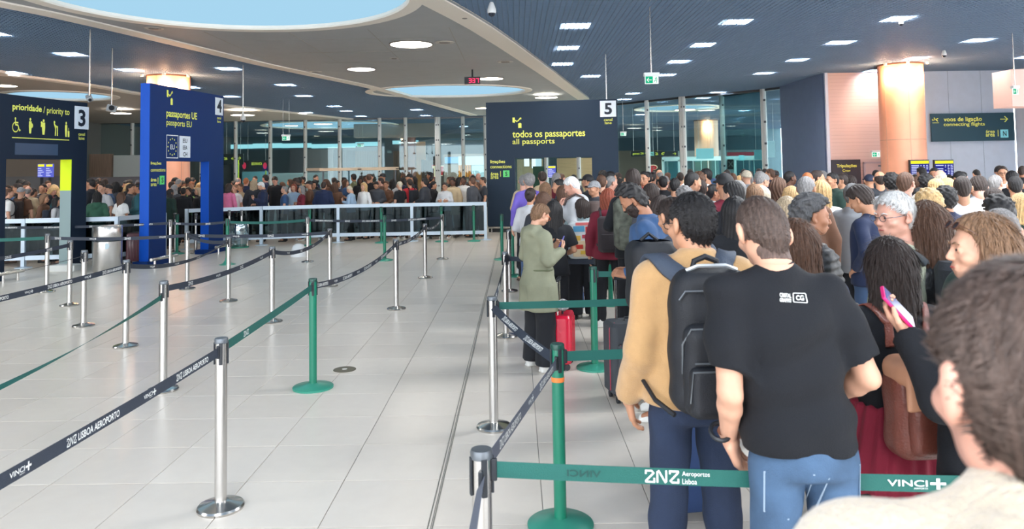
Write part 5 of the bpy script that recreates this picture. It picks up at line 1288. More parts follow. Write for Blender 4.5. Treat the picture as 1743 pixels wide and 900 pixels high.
def add_glasses(t, turn, m, sun=False, up=0, drop=0, lf=None):
    b = MB(); lens = MB()
    for s in (-1,1):
        ring = [(s*.032+.021*math.cos(rad(a)), .108, .002+.016*math.sin(rad(a))) for a in range(0, 361, 30)]
        b.tube(ring, .0018, 6); b.tube([(s*.053,.107,.006),(s*.078,.085,.008),(s*.084,.0,.012),(s*.083,-.02,.0)], .0018, 6)
        lens.add([(s*.032+.020*math.cos(rad(a)), .108, .002+.015*math.sin(rad(a))) for a in range(0, 360, 30)], [tuple(range(12))])
    b.tube([(-.012,.109,.006),(.012,.109,.006)], .0018, 6)
    for bb, nm, mm in ((b, 'glasses', m), (lens, 'lenses', glassmat('lens', (244,246,246), -.05) if not sun else mat('sun_lens', (60,40,36), .1))):
        V = np.array(bb.v, float)
        if up: V[:,:2] *= 1.07; c, s_ = math.cos(up), math.sin(up); Y_, Z_ = V[:,1].copy(), V[:,2].copy(); V[:,1] = Y_*c-Z_*s_; V[:,2] = Y_*s_+Z_*c+.02
        V = hair_place(V, *turn)-np.array([0,0,drop]); V = lf(V) if lf else V; me = bpy.data.meshes.new(nm); me.from_pydata([tuple(x) for x in V], [], bb.f); me.materials.append(mm)
        o = link(nm, me, None, t)
        if nm == 'glasses': par = o
        else: o.parent = par
def pp(px, py, Y, rz, style, hcol, tone, top, tcol, lo=1.5, hi=1.9, **k):
    p = aty(px, py, Y); hgt = p.z
    if hgt < lo or hgt > hi: print('HEIGHT', px, py, Y, round(hgt,2)); hgt = min(max(hgt, lo), hi)
    while not free(p.x, Y, .43) and Y > 3.9:
        Y += .11; p = aty(px, py, Y); hgt = min(max(p.z, lo), hi)
    return person(p.x, Y, hgt, rz, style, hcol, tone, top, tcol, **k)
D, F2, PHN, X2 = ('down','down'), ('front','front'), ('phone','front'), ('cross','cross')
HI = ('hip','down'); HIGH = ('down','high'); STR = ('strap','strap'); BK = ('back','back')
# --- small bags, cups and phones carried in the crowd
def bagset(kind):
    b = MB(); pk = MB(); st = []
    b.rbox((0,-.235,1.19), (.30,.16,.44), .06); pk.rbox((0,-.33,1.10), (.23,.05,.2), .03)
    for s in (-1,1):
        m = MB(); m.tube([(s*.10,-.16,1.36),(s*.105,-.12,1.46),(s*.11,-.03,1.505),(s*.125,.09,1.44),(s*.14,.15,1.30),(s*.16,.09,1.12),(s*.15,-.08,1.04),(s*.12,-.17,1.03)], .016, 6); st.append(m)
    return b.mesh('bag_body'), pk.mesh('front_pocket'), [m.mesh('strap') for m in st]
_bag = None
def backpack(t, rgb, lab, rgb2=None):
    global _bag
    if _bag is None:
        _bag = bagset(0)
        for me in [_bag[0], _bag[1]]+_bag[2]: me.materials.append(None); me.shade_smooth()
    e = empty('backpack', t.location, t.rotation_euler.z, label=lab, cat='backpack'); e.scale = t.scale
    o = link('bag_body', _bag[0], None, e); setmat(o, cloth(rgb)); o = link('front_pocket', _bag[1], None, e); setmat(o, cloth(rgb2 or tuple(int(c*.85) for c in rgb)))
    for m in _bag[2]: o = link('strap', m, None, e); setmat(o, cloth(rgb))
    return e
_ph = MB().rbox((0,0,0), (.075,.009,.15), .004).mesh('phone'); _ph.materials.append(None)
def phone(t, side, lab, rgb=(24,24,30), pose='phone'):
    A_ = arm_pts(pose, side); w_ = Vector(A_[2]); fd = Vector(A_[3]).normalized(); pd = Vector(A_[4]).normalized()
    loc = w_+fd*.10+pd*.03; o = bpy.data.objects.new('phone', _ph); COL.objects.link(o); setmat(o, mat('phone_%d' % rgb[0], rgb, .25))
    M = Matrix.Translation(t.location) @ Matrix.Rotation(t.rotation_euler.z, 4, 'Z') @ Matrix.Diagonal((*t.scale, 1))
    y = pd; z = (fd+Vector((0,0,.4))).normalized(); z = (z-y*z.dot(y)).normalized(); x = y.cross(z)
    R = Matrix(((x.x,y.x,z.x,0),(x.y,y.y,z.y,0),(x.z,y.z,z.z,0),(0,0,0,1))); o.matrix_world = M @ Matrix.Translation(loc) @ R
    return tag(o, lab, 'phone')
def free(x, y, r): return all((x-a)**2+(y-b)**2 > r*r for a, b in TAKEN) and all((x-a)**2+(y-b)**2 > .95**2 for a, b in ((13.1,25.55),(-11.75,25.4)))
# ---- left crowd, front row behind the barrier (photo x, y of the crown, distance, heading)
L = [
 (447,308,20.6,105,'short','white',0,'jacket','navy',dict(pose=PHN,turn=1)),(484,317,20.5,100,'short','grey',0,'tee','blue',dict(pose=D,turn=0)),
 (500,313,21.4,180,'bob','auburn',0,'long','light blue',dict(pose=F2,fem=1)),(513,318,20.6,120,'long','grey',0,'long','maroon',dict(pose=X2,fem=1)),
 (526,307,21.2,95,'cap','blackcap',1,'long','brown',dict(pose=F2)),(551,309,20.5,0,'short','dark',1,'puffer','navy',dict(pose=D)),
 (570,311,21.0,10,'longwavy','brown',1,'jacket','brown',dict(pose=D,fem=1)),(597,318,20.5,80,'buzz','sand',0,'long','light blue',dict(pose=PHN,turn=1)),
 (619,311,20.7,150,'longwavy','blonde',0,'long','white',dict(pose=D,fem=1)),(641,307,20.9,175,'short','black',1,'jacket','dark grey',dict(pose=F2,turn=1)),
 (657,308,21.2,170,'vol','brown',1,'long','brown',dict(pose=F2)),(680,308,20.6,60,'buzz','sand',0,'tee','black',dict(pose=D)),
 (697,304,20.8,40,'short','dark',1,'tee','red',dict(pose=HI)),(722,303,20.5,70,'short','black',1,'jacket','charcoal',dict(pose=F2)),
 (738,309,21.4,-90,'vol','black',1,'puffer','black',dict(pose=D)),(757,311,20.7,165,'vol','dark',1,'hood','light grey',dict(pose=X2,glasses=True)),
 (770,303,21.0,170,'short','black',3,'coat','beige',dict(pose=D)),(789,300,21.4,150,'bun','black',3,'tee','white',dict(pose=D,fem=1)),
 (803,302,20.9,60,'vol','brown',1,'jacket','dark grey',dict(pose=BK)),(822,301,20.8,100,'short','dark',1,'tee','charcoal',dict(pose=HIGH)),
 (812,312,20.6,30,'bob','brown',1,'long','rust',dict(pose=F2,fem=1)),(432,306,20.9,10,'long','ash',0,'jacket','charcoal',dict(pose=D,fem=1)),
 (390,312,20.4,-20,'bob','dark',1,'long','pink',dict(pose=D,fem=1)),(399,314,20.3,170,'short','lightbrown',0,'tee','white',dict(pose=D)),
 (409,312,20.5,140,'short','brown',1,'long','beige',dict(pose=X2)),(419,302,21.5,0,'buzz','ginger',4,'jacket','navy',dict(pose=D)),
 # through the blue portal
 (290,322,18.9,-30,'hijab','blackcap',1,'coat','dark green',dict(pose=D,fem=1)),(297,314,20.2,-10,'hijab','greycloth',1,'jacket','dark grey',dict(pose=D,fem=1)),
 (312,319,19.8,20,'short','black',2,'jacket','black',dict(pose=F2)),(320,331,20.3,170,'bob','dark',1,'tee','lime',dict(pose=F2,fem=1)),(337,323,19.9,130,'long','ash',0,'jacket','black',dict(pose=HIGH,fem=1)),
 (326,308,22.0,175,'buzz','ginger',1,'jacket','charcoal',dict(pose=D)),(346,309,21.6,10,'short','black',2,'jacket','black',dict(pose=D)),
 # between the portals
 (154,303,17.6,90,'short','black',1,'jacket','charcoal',dict(pose=D)),(166,327,16.5,15,'longwavy','black',2,'hood','green',dict(pose=F2,fem=1,lo=1.4)),
 (173,311,17.2,170,'buzz','dark',0,'tee','light grey',dict(pose=D)),(185,313,17.0,110,'cap','blackcap',0,'jacket','denim',dict(pose=D)),
 (207,327,16.6,-25,'long','brown',2,'tee','white',dict(pose=D,fem=1,lo=1.4)),(236,311,16.9,100,'short','black',2,'hood','teal',dict(pose=F2)),(223,313,18.0,-90,'vol','dark',1,'jacket','dark grey',dict(pose=D)),
 (197,309,18.6,0,'bob','black',1,'jacket','dark grey',dict(pose=D,fem=1)),
 # inside the priority portal
 (15,320,16.4,-50,'short','brown',0,'tee','white',dict(pose=D)),(36,318,16.3,10,'cap','greycloth',0,'tee','brown',dict(pose=D)),(48,316,16.9,20,'bald','grey',4,'long','beige',dict(pose=D)),
 (57,320,17.4,-20,'short','dark',1,'jacket','navy',dict(pose=D)),(76,330,16.4,-80,'bob','lightbrown',1,'jacket','brown',dict(pose=F2,fem=1,lo=1.4)),(97,335,16.1,-70,'long','black',1,'long','light grey',dict(pose=PHN,fem=1,lo=1.4)),
 (73,312,18.2,175,'short','black',1,'jacket','charcoal',dict(pose=D)),(104,322,17.5,0,'short','blonde',0,'tee','teal',dict(pose=D)),(30,312,18.4,100,'vol','dark',1,'jacket','black',dict(pose=D)),
]
for (px, py, Y, rz, st_, hc, tn, tp, tc_, k) in L: 
    t = pp(px, py, Y, rz, st_, hc, tn, tp, tc_, **k)
    key = (px, tc_)
    if key == (697,'red'): backpack(t, (30,34,42), 'black backpack on the red T-shirt behind the glass barrier')
    if key == (15,'white'): backpack(t, (34,38,46), 'black backpack on the white T-shirt at the left edge')
    if key == (36,'brown'): backpack(t, (60,50,48), 'dark brown backpack inside the priority portal')
    if key == (57,'navy'): backpack(t, (34,46,66), 'navy backpack deep inside the priority portal')
    if key == (97,'light grey'): backpack(t, (36,44,58), 'navy backpack on the long haired woman inside the priority portal')
    if key == (447,'navy'): phone(t, -1, 'phone held by the white haired person in the navy jacket')
    if key == (597,'light blue'): phone(t, -1, 'phone held by the sandy cropped person in light blue')
    if key == (738,'black'): backpack(t, (44,48,54), 'dark backpack in the crowd behind the right part of the glass barrier')
# ---- right crowd, mid distance
Rr = [
 (900,295,12.6,20,'vol','grey',0,'long','purple',dict(pose=D,wide=1.1)),(903,319,10.2,-25,'bun','dark',1,'long','light grey',dict(pose=F2,fem=1)),
 (928,310,12.0,0,'long','lightbrown',0,'jacket','dark grey',dict(pose=D,fem=1)),(924,326,9.0,5,'long','brown',0,'jacket','charcoal',dict(pose=D,fem=1)),
 (942,341,7.9,10,'long','black',1,'tee','black',dict(pose=PHN,fem=1,lo=1.45)),(951,304,11.6,90,'short','black',1,'tee','black',dict(pose=D)),(957,316,10.6,20,'bob','brown',0,'jacket','brown',dict(pose=D,fem=1)),
 (978,297,9.6,75,'short','white',4,'hood','light grey',dict(pose=STR,turn=1,face=True)),(1000,296,12.4,60,'cap','blackcap',1,'tee','black',dict(pose=D)),
 (1011,307,11.0,120,'cap','greycloth',1,'jacket','dark grey',dict(pose=D)),(1023,296,10.6,10,'buzz','brown',0,'tee','black',dict(pose=D)),(1040,298,11.0,-70,'buzz','grey',4,'jacket','charcoal',dict(pose=D)),
 (1035,322,8.9,-5,'longwavy','auburn',0,'hood','maroon',dict(pose=D,fem=1)),(1077,286,8.1,0,'short','dark',1,'jacket','black',dict(pose=STR,hi=1.95)),
 (1096,291,12.5,150,'short','black',1,'jacket','red',dict(pose=D,glasses=True)),(1107,311,7.6,30,'short','dark',1,'jacket','dark grey',dict(pose=D)),
 (1164,318,8.0,10,'curly','grey',0,'jacket','grey',dict(pose=D)),(1192,305,9.4,5,'short','dark',1,'jacket','light grey',dict(pose=D)),(1214,313,9.0,-85,'bun','black',2,'jacket','lilac',dict(pose=D,fem=1)),
 (1201,286,13.0,70,'short','black',1,'long','white',dict(pose=D,hi=1.95)),(1175,293,13.5,100,'short','black',1,'jacket','charcoal',dict(pose=D)),(1189,293,11.8,10,'curly','brown',1,'jacket','brown',dict(pose=D)),
 (1253,306,8.3,75,'short','grey',4,'jacket','dark grey',dict(pose=D,face=True)),(1270,290,13.6,15,'beanie','sand',0,'jacket','grey',dict(pose=D)),(1293,292,12.3,0,'vol','grey',0,'jacket','green-grey',dict(pose=D)),
 (1283,313,8.0,0,'long','lightbrown',0,'jacket','beige',dict(pose=D,fem=1)),(1296,316,8.6,10,'long','sand',0,'jacket','grey',dict(pose=D,fem=1)),(1325,303,9.2,-60,'longwavy','brown',1,'tee','tan',dict(pose=HI,fem=1)),
 (1346,317,7.7,10,'bob','blonde',0,'long','cream',dict(pose=D,fem=1)),(1338,334,5.9,5,'long','ash',0,'tee','pale green',dict(pose=D,fem=1)),(1344,290,12.0,-80,'buzz','black',3,'jacket','navy',dict(pose=D)),
 (1374,292,10.4,-25,'buzz','ginger',4,'tee','white',dict(pose=D)),(1391,289,11.0,-100,'short','dark',1,'long','white',dict(pose=D)),(1397,308,8.2,-20,'longwavy','blonde',0,'tee','white',dict(pose=F2,fem=1)),
 (1368,316,7.4,60,'short','dark',1,'jacket','grey',dict(pose=D)),(1416,293,10.6,100,'short','black',1,'jacket','dark green',dict(pose=F2)),(1431,295,12.0,80,'short','dark',1,'jacket','green-grey',dict(pose=D)),
 (1447,299,11.0,10,'vol','dark',1,'long','white',dict(pose=D)),(1479,296,12.0,0,'cap','navycap',1,'jacket','charcoal',dict(pose=D)),(1497,290,10.8,-15,'bald','dark',1,'tee','charcoal',dict(pose=D)),
 (1516,296,12.2,90,'short','black',2,'jacket','navy',dict(pose=D)),(1541,292,7.9,-55,'short','brown',4,'tee','white',dict(pose=D)),(1590,285,12.5,140,'short','black',2,'jacket','black',dict(pose=D,hi=1.95)),
 (1599,288,10.8,0,'bald','sand',4,'long','light grey',dict(pose=D)),(1575,297,9.8,0,'curly','black',3,'jacket','black',dict(pose=D)),(1632,291,11.9,10,'cap','blackcap',1,'jacket','dark grey',dict(pose=D)),
 (1593,305,8.4,-15,'vol','blonde',0,'jacket','cream',dict(pose=D)),(1608,318,7.0,5,'curly','black',1,'jacket','navy',dict(pose=D)),(1612,303,9.2,0,'bob','blonde',0,'jacket','beige',dict(pose=D,fem=1)),
 (1637,299,7.2,-20,'short','dark',1,'tee','white',dict(pose=D)),(1706,282,12.6,150,'short','dark',1,'long','white',dict(pose=D,glasses=True,hi=1.95)),(1694,297,9.6,-60,'short','grey',4,'long','white',dict(pose=D)),
 (1727,299,8.8,-20,'short','black',1,'tee','black',dict(pose=D)),(1690,321,7.2,10,'vol','dark',1,'jacket','charcoal',dict(pose=D)),(1737,329,6.2,-5,'bob','blonde',0,'jacket','dark green',dict(pose=D,fem=1)),
 (1697,334,5.0,0,'curly','black',1,'jacket','charcoal',dict(pose=D)),(1660,306,10.6,10,'short','dark',2,'jacket','grey',dict(pose=D)),
 (1472,311,6.3,45,'vol','dark',1,'long','navy',dict(pose=HI,turn=1)),(1451,311,7.4,-60,'short','saltpepper',1,'jacket','grey',dict(pose=D)),(1580,323,5.3,-15,'curly','blonde',0,'jacket','cream',dict(pose=D,fem=1)),
 (1560,300,11.2,10,'short','brown',1,'jacket','blue',dict(pose=D)),(1233,296,12.5,5,'vol','dark',1,'jacket','navy',dict(pose=D)),(1250,334,5.2,0,'long','black',1,'jacket','black',dict(pose=D,fem=1)),
 (1128,299,12.2,0,'short','black',1,'jacket','black',dict(pose=D)),(1149,302,11.0,-30,'short','black',1,'tee','grey',dict(pose=D)),
]
for (px, py, Y, rz, st_, hc, tn, tp, tc_, k) in Rr:
    hi = k.pop('hi', 1.92); t = pp(px, py, Y, rz, st_, hc, tn, tp, tc_, hi=hi, leg=('jeans' if tc_ in ('navy','cream','white','light grey') else 'black'), **k)
    if (px, tc_) == (978,'light grey'): backpack(t, (86,72,68), 'taupe backpack on the white haired person in the light hoodie')
    if (px, tc_) == (1541,'white'): backpack(t, (150,146,138), 'grey sling backpack on the ginger brown haired person in white')
    if (px, tc_) == (1035,'maroon'): backpack(t, (62,56,60), 'dark shiny backpack beside the auburn haired person')
# ---- fillers: the depth of the queue behind them
rng = random.Random(11)
hs = [('short','black'),('vol','black'),('bob','black'),('long','black'),('short','dark'),('vol','dark'),('buzz','black'),('long','black'),('long','brown'),('bob','dark'),('bun','black'),('short','grey'),('cap','blackcap'),('longwavy','brown'),('curly','black'),('short','brown'),('long','blonde'),('bald','grey')]
tps = [('jacket','black'),('jacket','black'),('tee','black'),('jacket','navy'),('jacket','charcoal'),('tee','white'),('tee','dark grey'),('long','brown'),('jacket','dark grey'),('hood','dark green'),('long','beige'),('tee','blue'),('jacket','brown'),('jacket','olive'),('long','maroon'),('tee','light grey'),('jacket','grey')]
def fill(n, xr, yr, rmin, seed, angles):
    r = random.Random(seed); c = 0; tries = 0
    while c < n and tries < n*60:
        tries += 1; Y = r.uniform(*yr); px = r.uniform(*xr); X = aty(px, 300, Y).x
        if not free(X, Y, rmin): continue
        fem = r.random() < .4; st_, hc = r.choice(hs); fem = 1 if st_ in ('long','bob','bun','longwavy') else 0
        tp, tc_ = r.choice(tps); ps = r.choice([D, D, F2, PHN])
        if (tp, fem, ps) in (('hood',0,PHN),): ps = D
        person(X, Y, r.uniform(1.56,1.68) if fem else r.uniform(1.66,1.80), r.choice(angles)+r.uniform(-20,20), st_, hc, r.choice([0,1,1,2,3,4]), tp, tc_, leg=r.choice(['black','jeans','charcoal','navy']), pose=ps, turn=r.choice([0,0,1,2,3]), fem=fem); c += 1
fill(50, (385,832), (21.6,27), .5, 3, (90,90,-90,0,180)); fill(9, (285,345), (20.5,26), .5, 4, (90,-90,0)); fill(12, (150,240), (17.6,24), .5, 5, (90,-90,0,180)); fill(14, (8,112), (17,23), .5, 6, (90,-90,0,180))
fill(22, (890,1330), (11.5,19), .5, 7, (0,0,0,60,-60)); fill(20, (1240,1743), (10.5,17.5), .5, 8, (0,0,0,60,-60,90)); fill(12, (1090,1320), (17,26), .5, 9, (0,90,-90))
fill(9, (1120,1700), (6.6,9.5), .5, 10, (0,0,30,-30))
# ================================================================== NEAR FIGURES, each modelled on its own
def lean_fn(lx, ly): 
    def f(V):
        V = V.copy(); k = np.maximum(V[:,2]-.95, 0); V[:,0] += lx*k; V[:,1] += ly*k; return V
    return f
def strands(V, Q, n, L, r, seed, down=True, spread=.004):
    """thin tapering hair ribbons lying on the hair surface, joined into one mesh"""
    rg = np.random.default_rng(seed); V = np.asarray(V, float)
    a, b, c = V[Q[:,0]], V[Q[:,1]], V[Q[:,2]]; N = np.cross(b-a, V[Q[:,3]]-a); ln = np.linalg.norm(N, axis=1)+1e-12; N /= ln[:,None]
    ok_ = ln*((V[Q[:,0],1] < .03) if down else 1.0); idx = rg.choice(len(Q), n, p=ok_/ok_.sum()); P = (a+b+c+V[Q[:,3]])[idx]/4; n0 = N[idx]
    P = P+(a[idx]-P)*rg.uniform(-.5,.5,(n,1)); T_ = np.array([0,0,-1.])[None]+0*P if down else np.stack([P[:,0]*2, (P[:,1]+.02)*2+.06, -0*P[:,0]-.02], 1)
    T_ = T_-n0*(T_*n0).sum(1)[:,None]; T_ /= np.linalg.norm(T_, axis=1)[:,None]+1e-9; T_ += rg.normal(0,.10,(n,3)); B_ = np.cross(n0, T_); B_ /= np.linalg.norm(B_, axis=1)[:,None]+1e-9
    Ls = L*rg.uniform(.5,1.2,(n,1)); vs = []
    for k, (t, w_, up) in enumerate(((0,.6,0),(.35,1,.7),(.7,.8,.9),(1,.1,.55))):
        c0 = P+T_*Ls*t+n0*(spread*up*rg.uniform(.3,1,(n,1))+.0006); vs += [c0-B_*r*w_, c0+B_*r*w_]
    W = np.stack(vs, 1).reshape(-1,3); base = (np.arange(n)*8)[:,None]
    q = np.concatenate([base+np.array([[2*k,2*k+1,2*k+3,2*k+2]]) for k in range(3)])
    return W, q
def hero(px, py, Y, rz, style, hcol, tone, top, tcol, pose, label, fem=0, turn=(0,0,0), lean=(0,0), h=.011, wide=1.0, legs='std', leg='black', body_px=None, hair_h=.005, belly=0, beard=None, strand=0, hd=0, wr=.006, hem=None, clothm=None, legm=None, hair_scale=1.0, sleeve=None, seed=1, L=.03, hgt=None):
    p = aty(px, py, Y); hh = hgt or p.z; s = hh/1.745; X = aty(body_px, py, Y).x if body_px else p.x
    t = empty('person', (X, Y, 0), rad(rz), cat='person'); t.scale = (s*wide, s, s); lf = lean_fn(*lean)
    P = body_parts(pose, h=h, fem=fem, top=top, seed=seed, legs=legs, head_h=.0048, wr=wr, hem=hem, belly=belly, sleeve=sleeve)
    hv, hq = P['head']; V, Q = cat_m((lf(P['body'][0]), P['body'][1]), (lf(head_deform(hv, *turn)-np.array([0,0,hd])), hq))
    o = link('body', mk(V, Q, 'body'), None, t); setmat(o, skin(tone))
    tv = lf(P['top'][0]); tq = P['top'][1]; tm_ = mk(tv, tq, 'top'); o = link({'tee':'shirt','long':'shirt','coat':'coat'}.get(top, 'jacket'), tm_, None, t); setmat(o, clothm or cloth(CLR[tcol]))
    o = link('trousers', mk(lf(P['trousers'][0]), P['trousers'][1], 'trousers'), None, t); setmat(o, legm or cloth(CLR[leg])); trous = o
    for v, q in P['shoes']: o = link('shoe', mk(v, q, 'shoe'), None, t); setmat(o, mat('shoe_%d' % (seed % 3), [(30,30,34),(226,226,222),(90,70,60)][seed % 3], .6))
    def hp_(V_): return lf(hair_place(V_, *turn, fem)-np.array([0,0,hd]))
    V0, Q0 = hair_mesh(style, hair_h, seed); V0 = V0*hair_scale
    parts = [(hp_(V0), Q0)]
    if strand:
        longs = style in ('long','longwavy','bob','pony'); parts.append((lambda w: (hp_(w[0]), w[1]))(strands(V0, Q0, strand, L, .0011 if not longs else .0014, seed, longs, .0016 if not longs else .005)))
    V1, Q1 = cat_m(*parts); o = link(head_name(style), mk(V1, Q1, 'hair'), None, t); setmat(o, hairmat(hcol))
    if style == 'buzz':
        Xf, Yf, Zf, axf = grid((-.1,-.12,-.12), (.1,.1,.03), .006); G = (Xf,Yf,Zf); d = np.maximum(np.minimum(head_sdf(G), neck_sdf(G))-.0022, np.abs(Xf)-.083)
        d = smax(d, (_zk(Yf, [(-.2,-.1),(-.05,-.095),(-.02,-.05),(.0,.0),(.02,.01),(.1,.05)])-Zf)*.8, .006); Vf, Qf = nets(d, axf); of = link('hair_fade', mk(hp_(Vf*np.array([1.0,1,1])), Qf, 'fade'), None, t); setmat(of, hairmat('fade') if hcol != 'grey' else hairmat('grey'))
    for nm, b in facebits():
        Vb = hp_(np.array(b.v, float)); me = bpy.data.meshes.new(nm); me.from_pydata([tuple(x) for x in Vb], [], b.f); me.shade_smooth(); me.materials.append({'lips': mat('lips_tone', (176,98,90), .5), 'eyes': mat('eye_dark', (38,26,22), .3), 'eyebrows': hairmat(hcol if hcol in HAIRC else 'dark')}[nm]); link(nm, me, None, t)
    if beard:
        X_, Y_, Z_, ax = grid((-.09,-.05,-.14), (.09,.13,.02), .006); G = (X_,Y_,Z_); d = head_sdf(G)-.004; d = np.maximum(d, Z_+.03-.35*np.abs(X_)); d = np.maximum(d, -(Y_-.0)); d = np.maximum(d, -ell(G, (0,.1,-.06), (.022,.02,.008))); Vb, Qb = nets(d, ax)
        o = link('beard', mk(hp_(Vb+.0012*np.random.default_rng(3).normal(size=Vb.shape)), Qb, 'beard'), None, t); setmat(o, hairmat(beard))
    TAKEN.append((X, Y)); PEOPLE.append(dict(o=t, X=X, Y=Y, H=hh, rz=rz, style=style, hcol=hcol, top=top, tcol=tcol, label=label))
    bv = BVHTree.FromPolygons([tuple(x) for x in tv], [tuple(int(i) for i in q) for q in tq])
    return t, bv, trous, lf, hp_
_FB = None
def facebits():
    global _FB
    if _FB: return _FB
    brow = MB(); eye = MB(); lip = MB()
    for s in (-1,1):
        brow.tube([(s*.014,.0985,.022),(s*.030,.097,.028),(s*.046,.086,.022)], [.0022,.0036,.0016], 6)
        n = len(eye.v); eye.lathe([(.0,-.004),(.0055,-.003),(.0062,0),(.0055,.003),(0,.004)], 12, cap=False)
        for i in range(n, len(eye.v)): x, y, z = eye.v[i]; eye.v[i] = (s*.031+x*1.3, .0915+z*.5, .003+y*.8)
    lip.tube([(-.02,.094,-.060),(0,.098,-.0595),(.02,.094,-.060)], [.0015,.0048,.0015], 6)
    _FB = [('eyebrows', brow), ('eyes', eye), ('lips', lip)]; return _FB
def ribbon(bv, path, wd, off, name, m, parent, th=.006, n=28, drape=True):
    """strap that follows the garment"""
    P = [Vector(p) for p in path]; pts = []
    for i in range(n+1):
        t = i/n*(len(P)-1); k = min(int(t), len(P)-2); u = t-k; p0 = P[max(k-1,0)]; p1 = P[k]; p2 = P[k+1]; p3 = P[min(k+2,len(P)-1)]
        q = .5*((2*p1)+(-p0+p2)*u+(2*p0-5*p1+4*p2-p3)*u*u+(-p0+3*p1-3*p2+p3)*u**3)
        if drape:
            l, nn, _, dd = bv.find_nearest(q)
            q = l+nn*off if dd < .2 else q
        else: nn = Vector((0,-1,0))
        pts.append((q, nn.copy()))
    v = []; f = []
    for i, (q, nn) in enumerate(pts):
        t = (pts[min(i+1,n)][0]-pts[max(i-1,0)][0]).normalized(); s = t.cross(nn).normalized()
        for a, b in ((-wd/2,0),(wd/2,0),(wd/2*.92,th),(-wd/2*.92,th)): v.append(tuple(q+s*a+nn*b))
    for i in range(n):
        for k in range(4): a = i*4+k; b = i*4+(k+1)%4; f.append((a,b,b+4,a+4))
    f += [(3,2,1,0),(n*4,n*4+1,n*4+2,n*4+3)]
    me = bpy.data.meshes.new(name); me.from_pydata(v, [], f); me.shade_smooth(); me.materials.append(m); return link(name, me, None, parent)
def drape2d(bv, g, cx, cz, wd, ht, m, name, parent, off=.0022, yfrom=-1, rot=0, dirn=1):
    v, f = fit2d(g, -wd/2, -ht/2, wd/2, ht/2); out = []
    for a, b in v:
        x = cx+a*math.cos(rot)-b*math.sin(rot); z = cz+a*math.sin(rot)+b*math.cos(rot)
        l, nn, _, _ = bv.ray_cast(Vector((x, yfrom, z)), Vector((0,dirn,0))); out.append(tuple(l+nn*off) if l else (x, -.13, z))
    me = bpy.data.meshes.new(name); me.from_pydata(out, [], f); me.materials.append(m); return link(name, me, None, parent)
def bagroot(name, t, lab, cat='backpack'):
    e = empty(name, t.location, t.rotation_euler.z, label=lab, cat=cat); e.scale = t.scale; return e
DENIM = mat('faded_denim', (66,92,122), .85, var=.28, scale=7, bump=.4, bscale=300)
DKDENIM = mat('dark_denim', (34,48,74), .85, var=.15, scale=7, bump=.4, bscale=300)
BLK = mat('black_cotton', (11,15,23), .9, var=.06, scale=6, bump=.25, bscale=260)
TANW = mat('tan_wool', (186,147,100), .9, var=.05, scale=30, bump=.4, bscale=260, sheen=.3)
NYL = mat('black_nylon', (18,22,30), .55, var=.1, scale=14, bump=.35, bscale=320)
ZIP = mat('zip_grey', (120,126,132), .4, .6)

# --- man in the black T-shirt
LP = ((.222,-.06,1.12),(.215,.07,.945),(-.45,.35,-.85),(-.8,-.3,0),.45); RP = ((.232,-.03,1.15),(.17,.17,1.03),(-.6,.7,-.1),(-.3,0,-1),.45)
t, bv, tr, lf, hp_ = hero(1290, 345, 2.42, 2, 'buzz', 'darkbrown', 0, 'tee', 'black', (LP, RP), 'person in a black T-shirt with a small white back print and faded blue jeans', turn=(.12,.28,-.07), lean=(-.15,0), hd=.03, h=.010, hem=.935, body_px=1352, clothm=BLK, legm=DENIM, strand=9000, L=.010, wr=.012, seed=2, wide=.96, hair_scale=1.0, hair_h=.0045, hgt=1.80)
drape2d(bv, join2d(fit2d(text2d('CRISTAL', bold=.03), 0, .55, 1, 1), fit2d(text2d('GRAFFITI', bold=.03), 0, 0, 1, .45)), -.085, 1.405, .036, .024, WHITEP, 'back_print', t, rot=-.12)
oval = stroke2d([[(0,.1),(0,.9),(.05,1),(.95,1),(1,.9),(1,.1),(.95,0),(.05,0),(0,.1)]], .07)
drape2d(bv, join2d(oval, fit2d(text2d('CG', bold=.03), .2, .22, .8, .78)), -.037, 1.402, .048, .026, WHITEP, 'back_print', t, rot=-.10)
wp_ = Vector(lf(np.array([[-.245,.07,.945]]))[0]); wb = MB(); ax_ = (Vector((-.245,.07,.945))-Vector((-.255,-.06,1.12))).normalized()
a = ax_.cross(Vector((0,0,1))).normalized(); b = ax_.cross(a)
wb.tube([tuple(wp_-ax_*.03+a*math.cos(rad(k*20))*.031+b*math.sin(rad(k*20))*.031) for k in range(19)], .007, 6); wb.build('wristband', BLACKP, t, smooth=True)
tb = BVHTree.FromPolygons([tuple(v.co) for v in tr.data.vertices], [tuple(p.vertices) for p in tr.data.polygons])
for sx in (-1, 1):
    drape2d(tb, stroke2d([[(0,0),(0,.9),(1,1),(1,.1),(.5,-.1),(0,0)]], .03), sx*.085, .83, .13, .15, mat('seam_light', (150,170,190), .8), 'pocket_seam', t, off=.002)
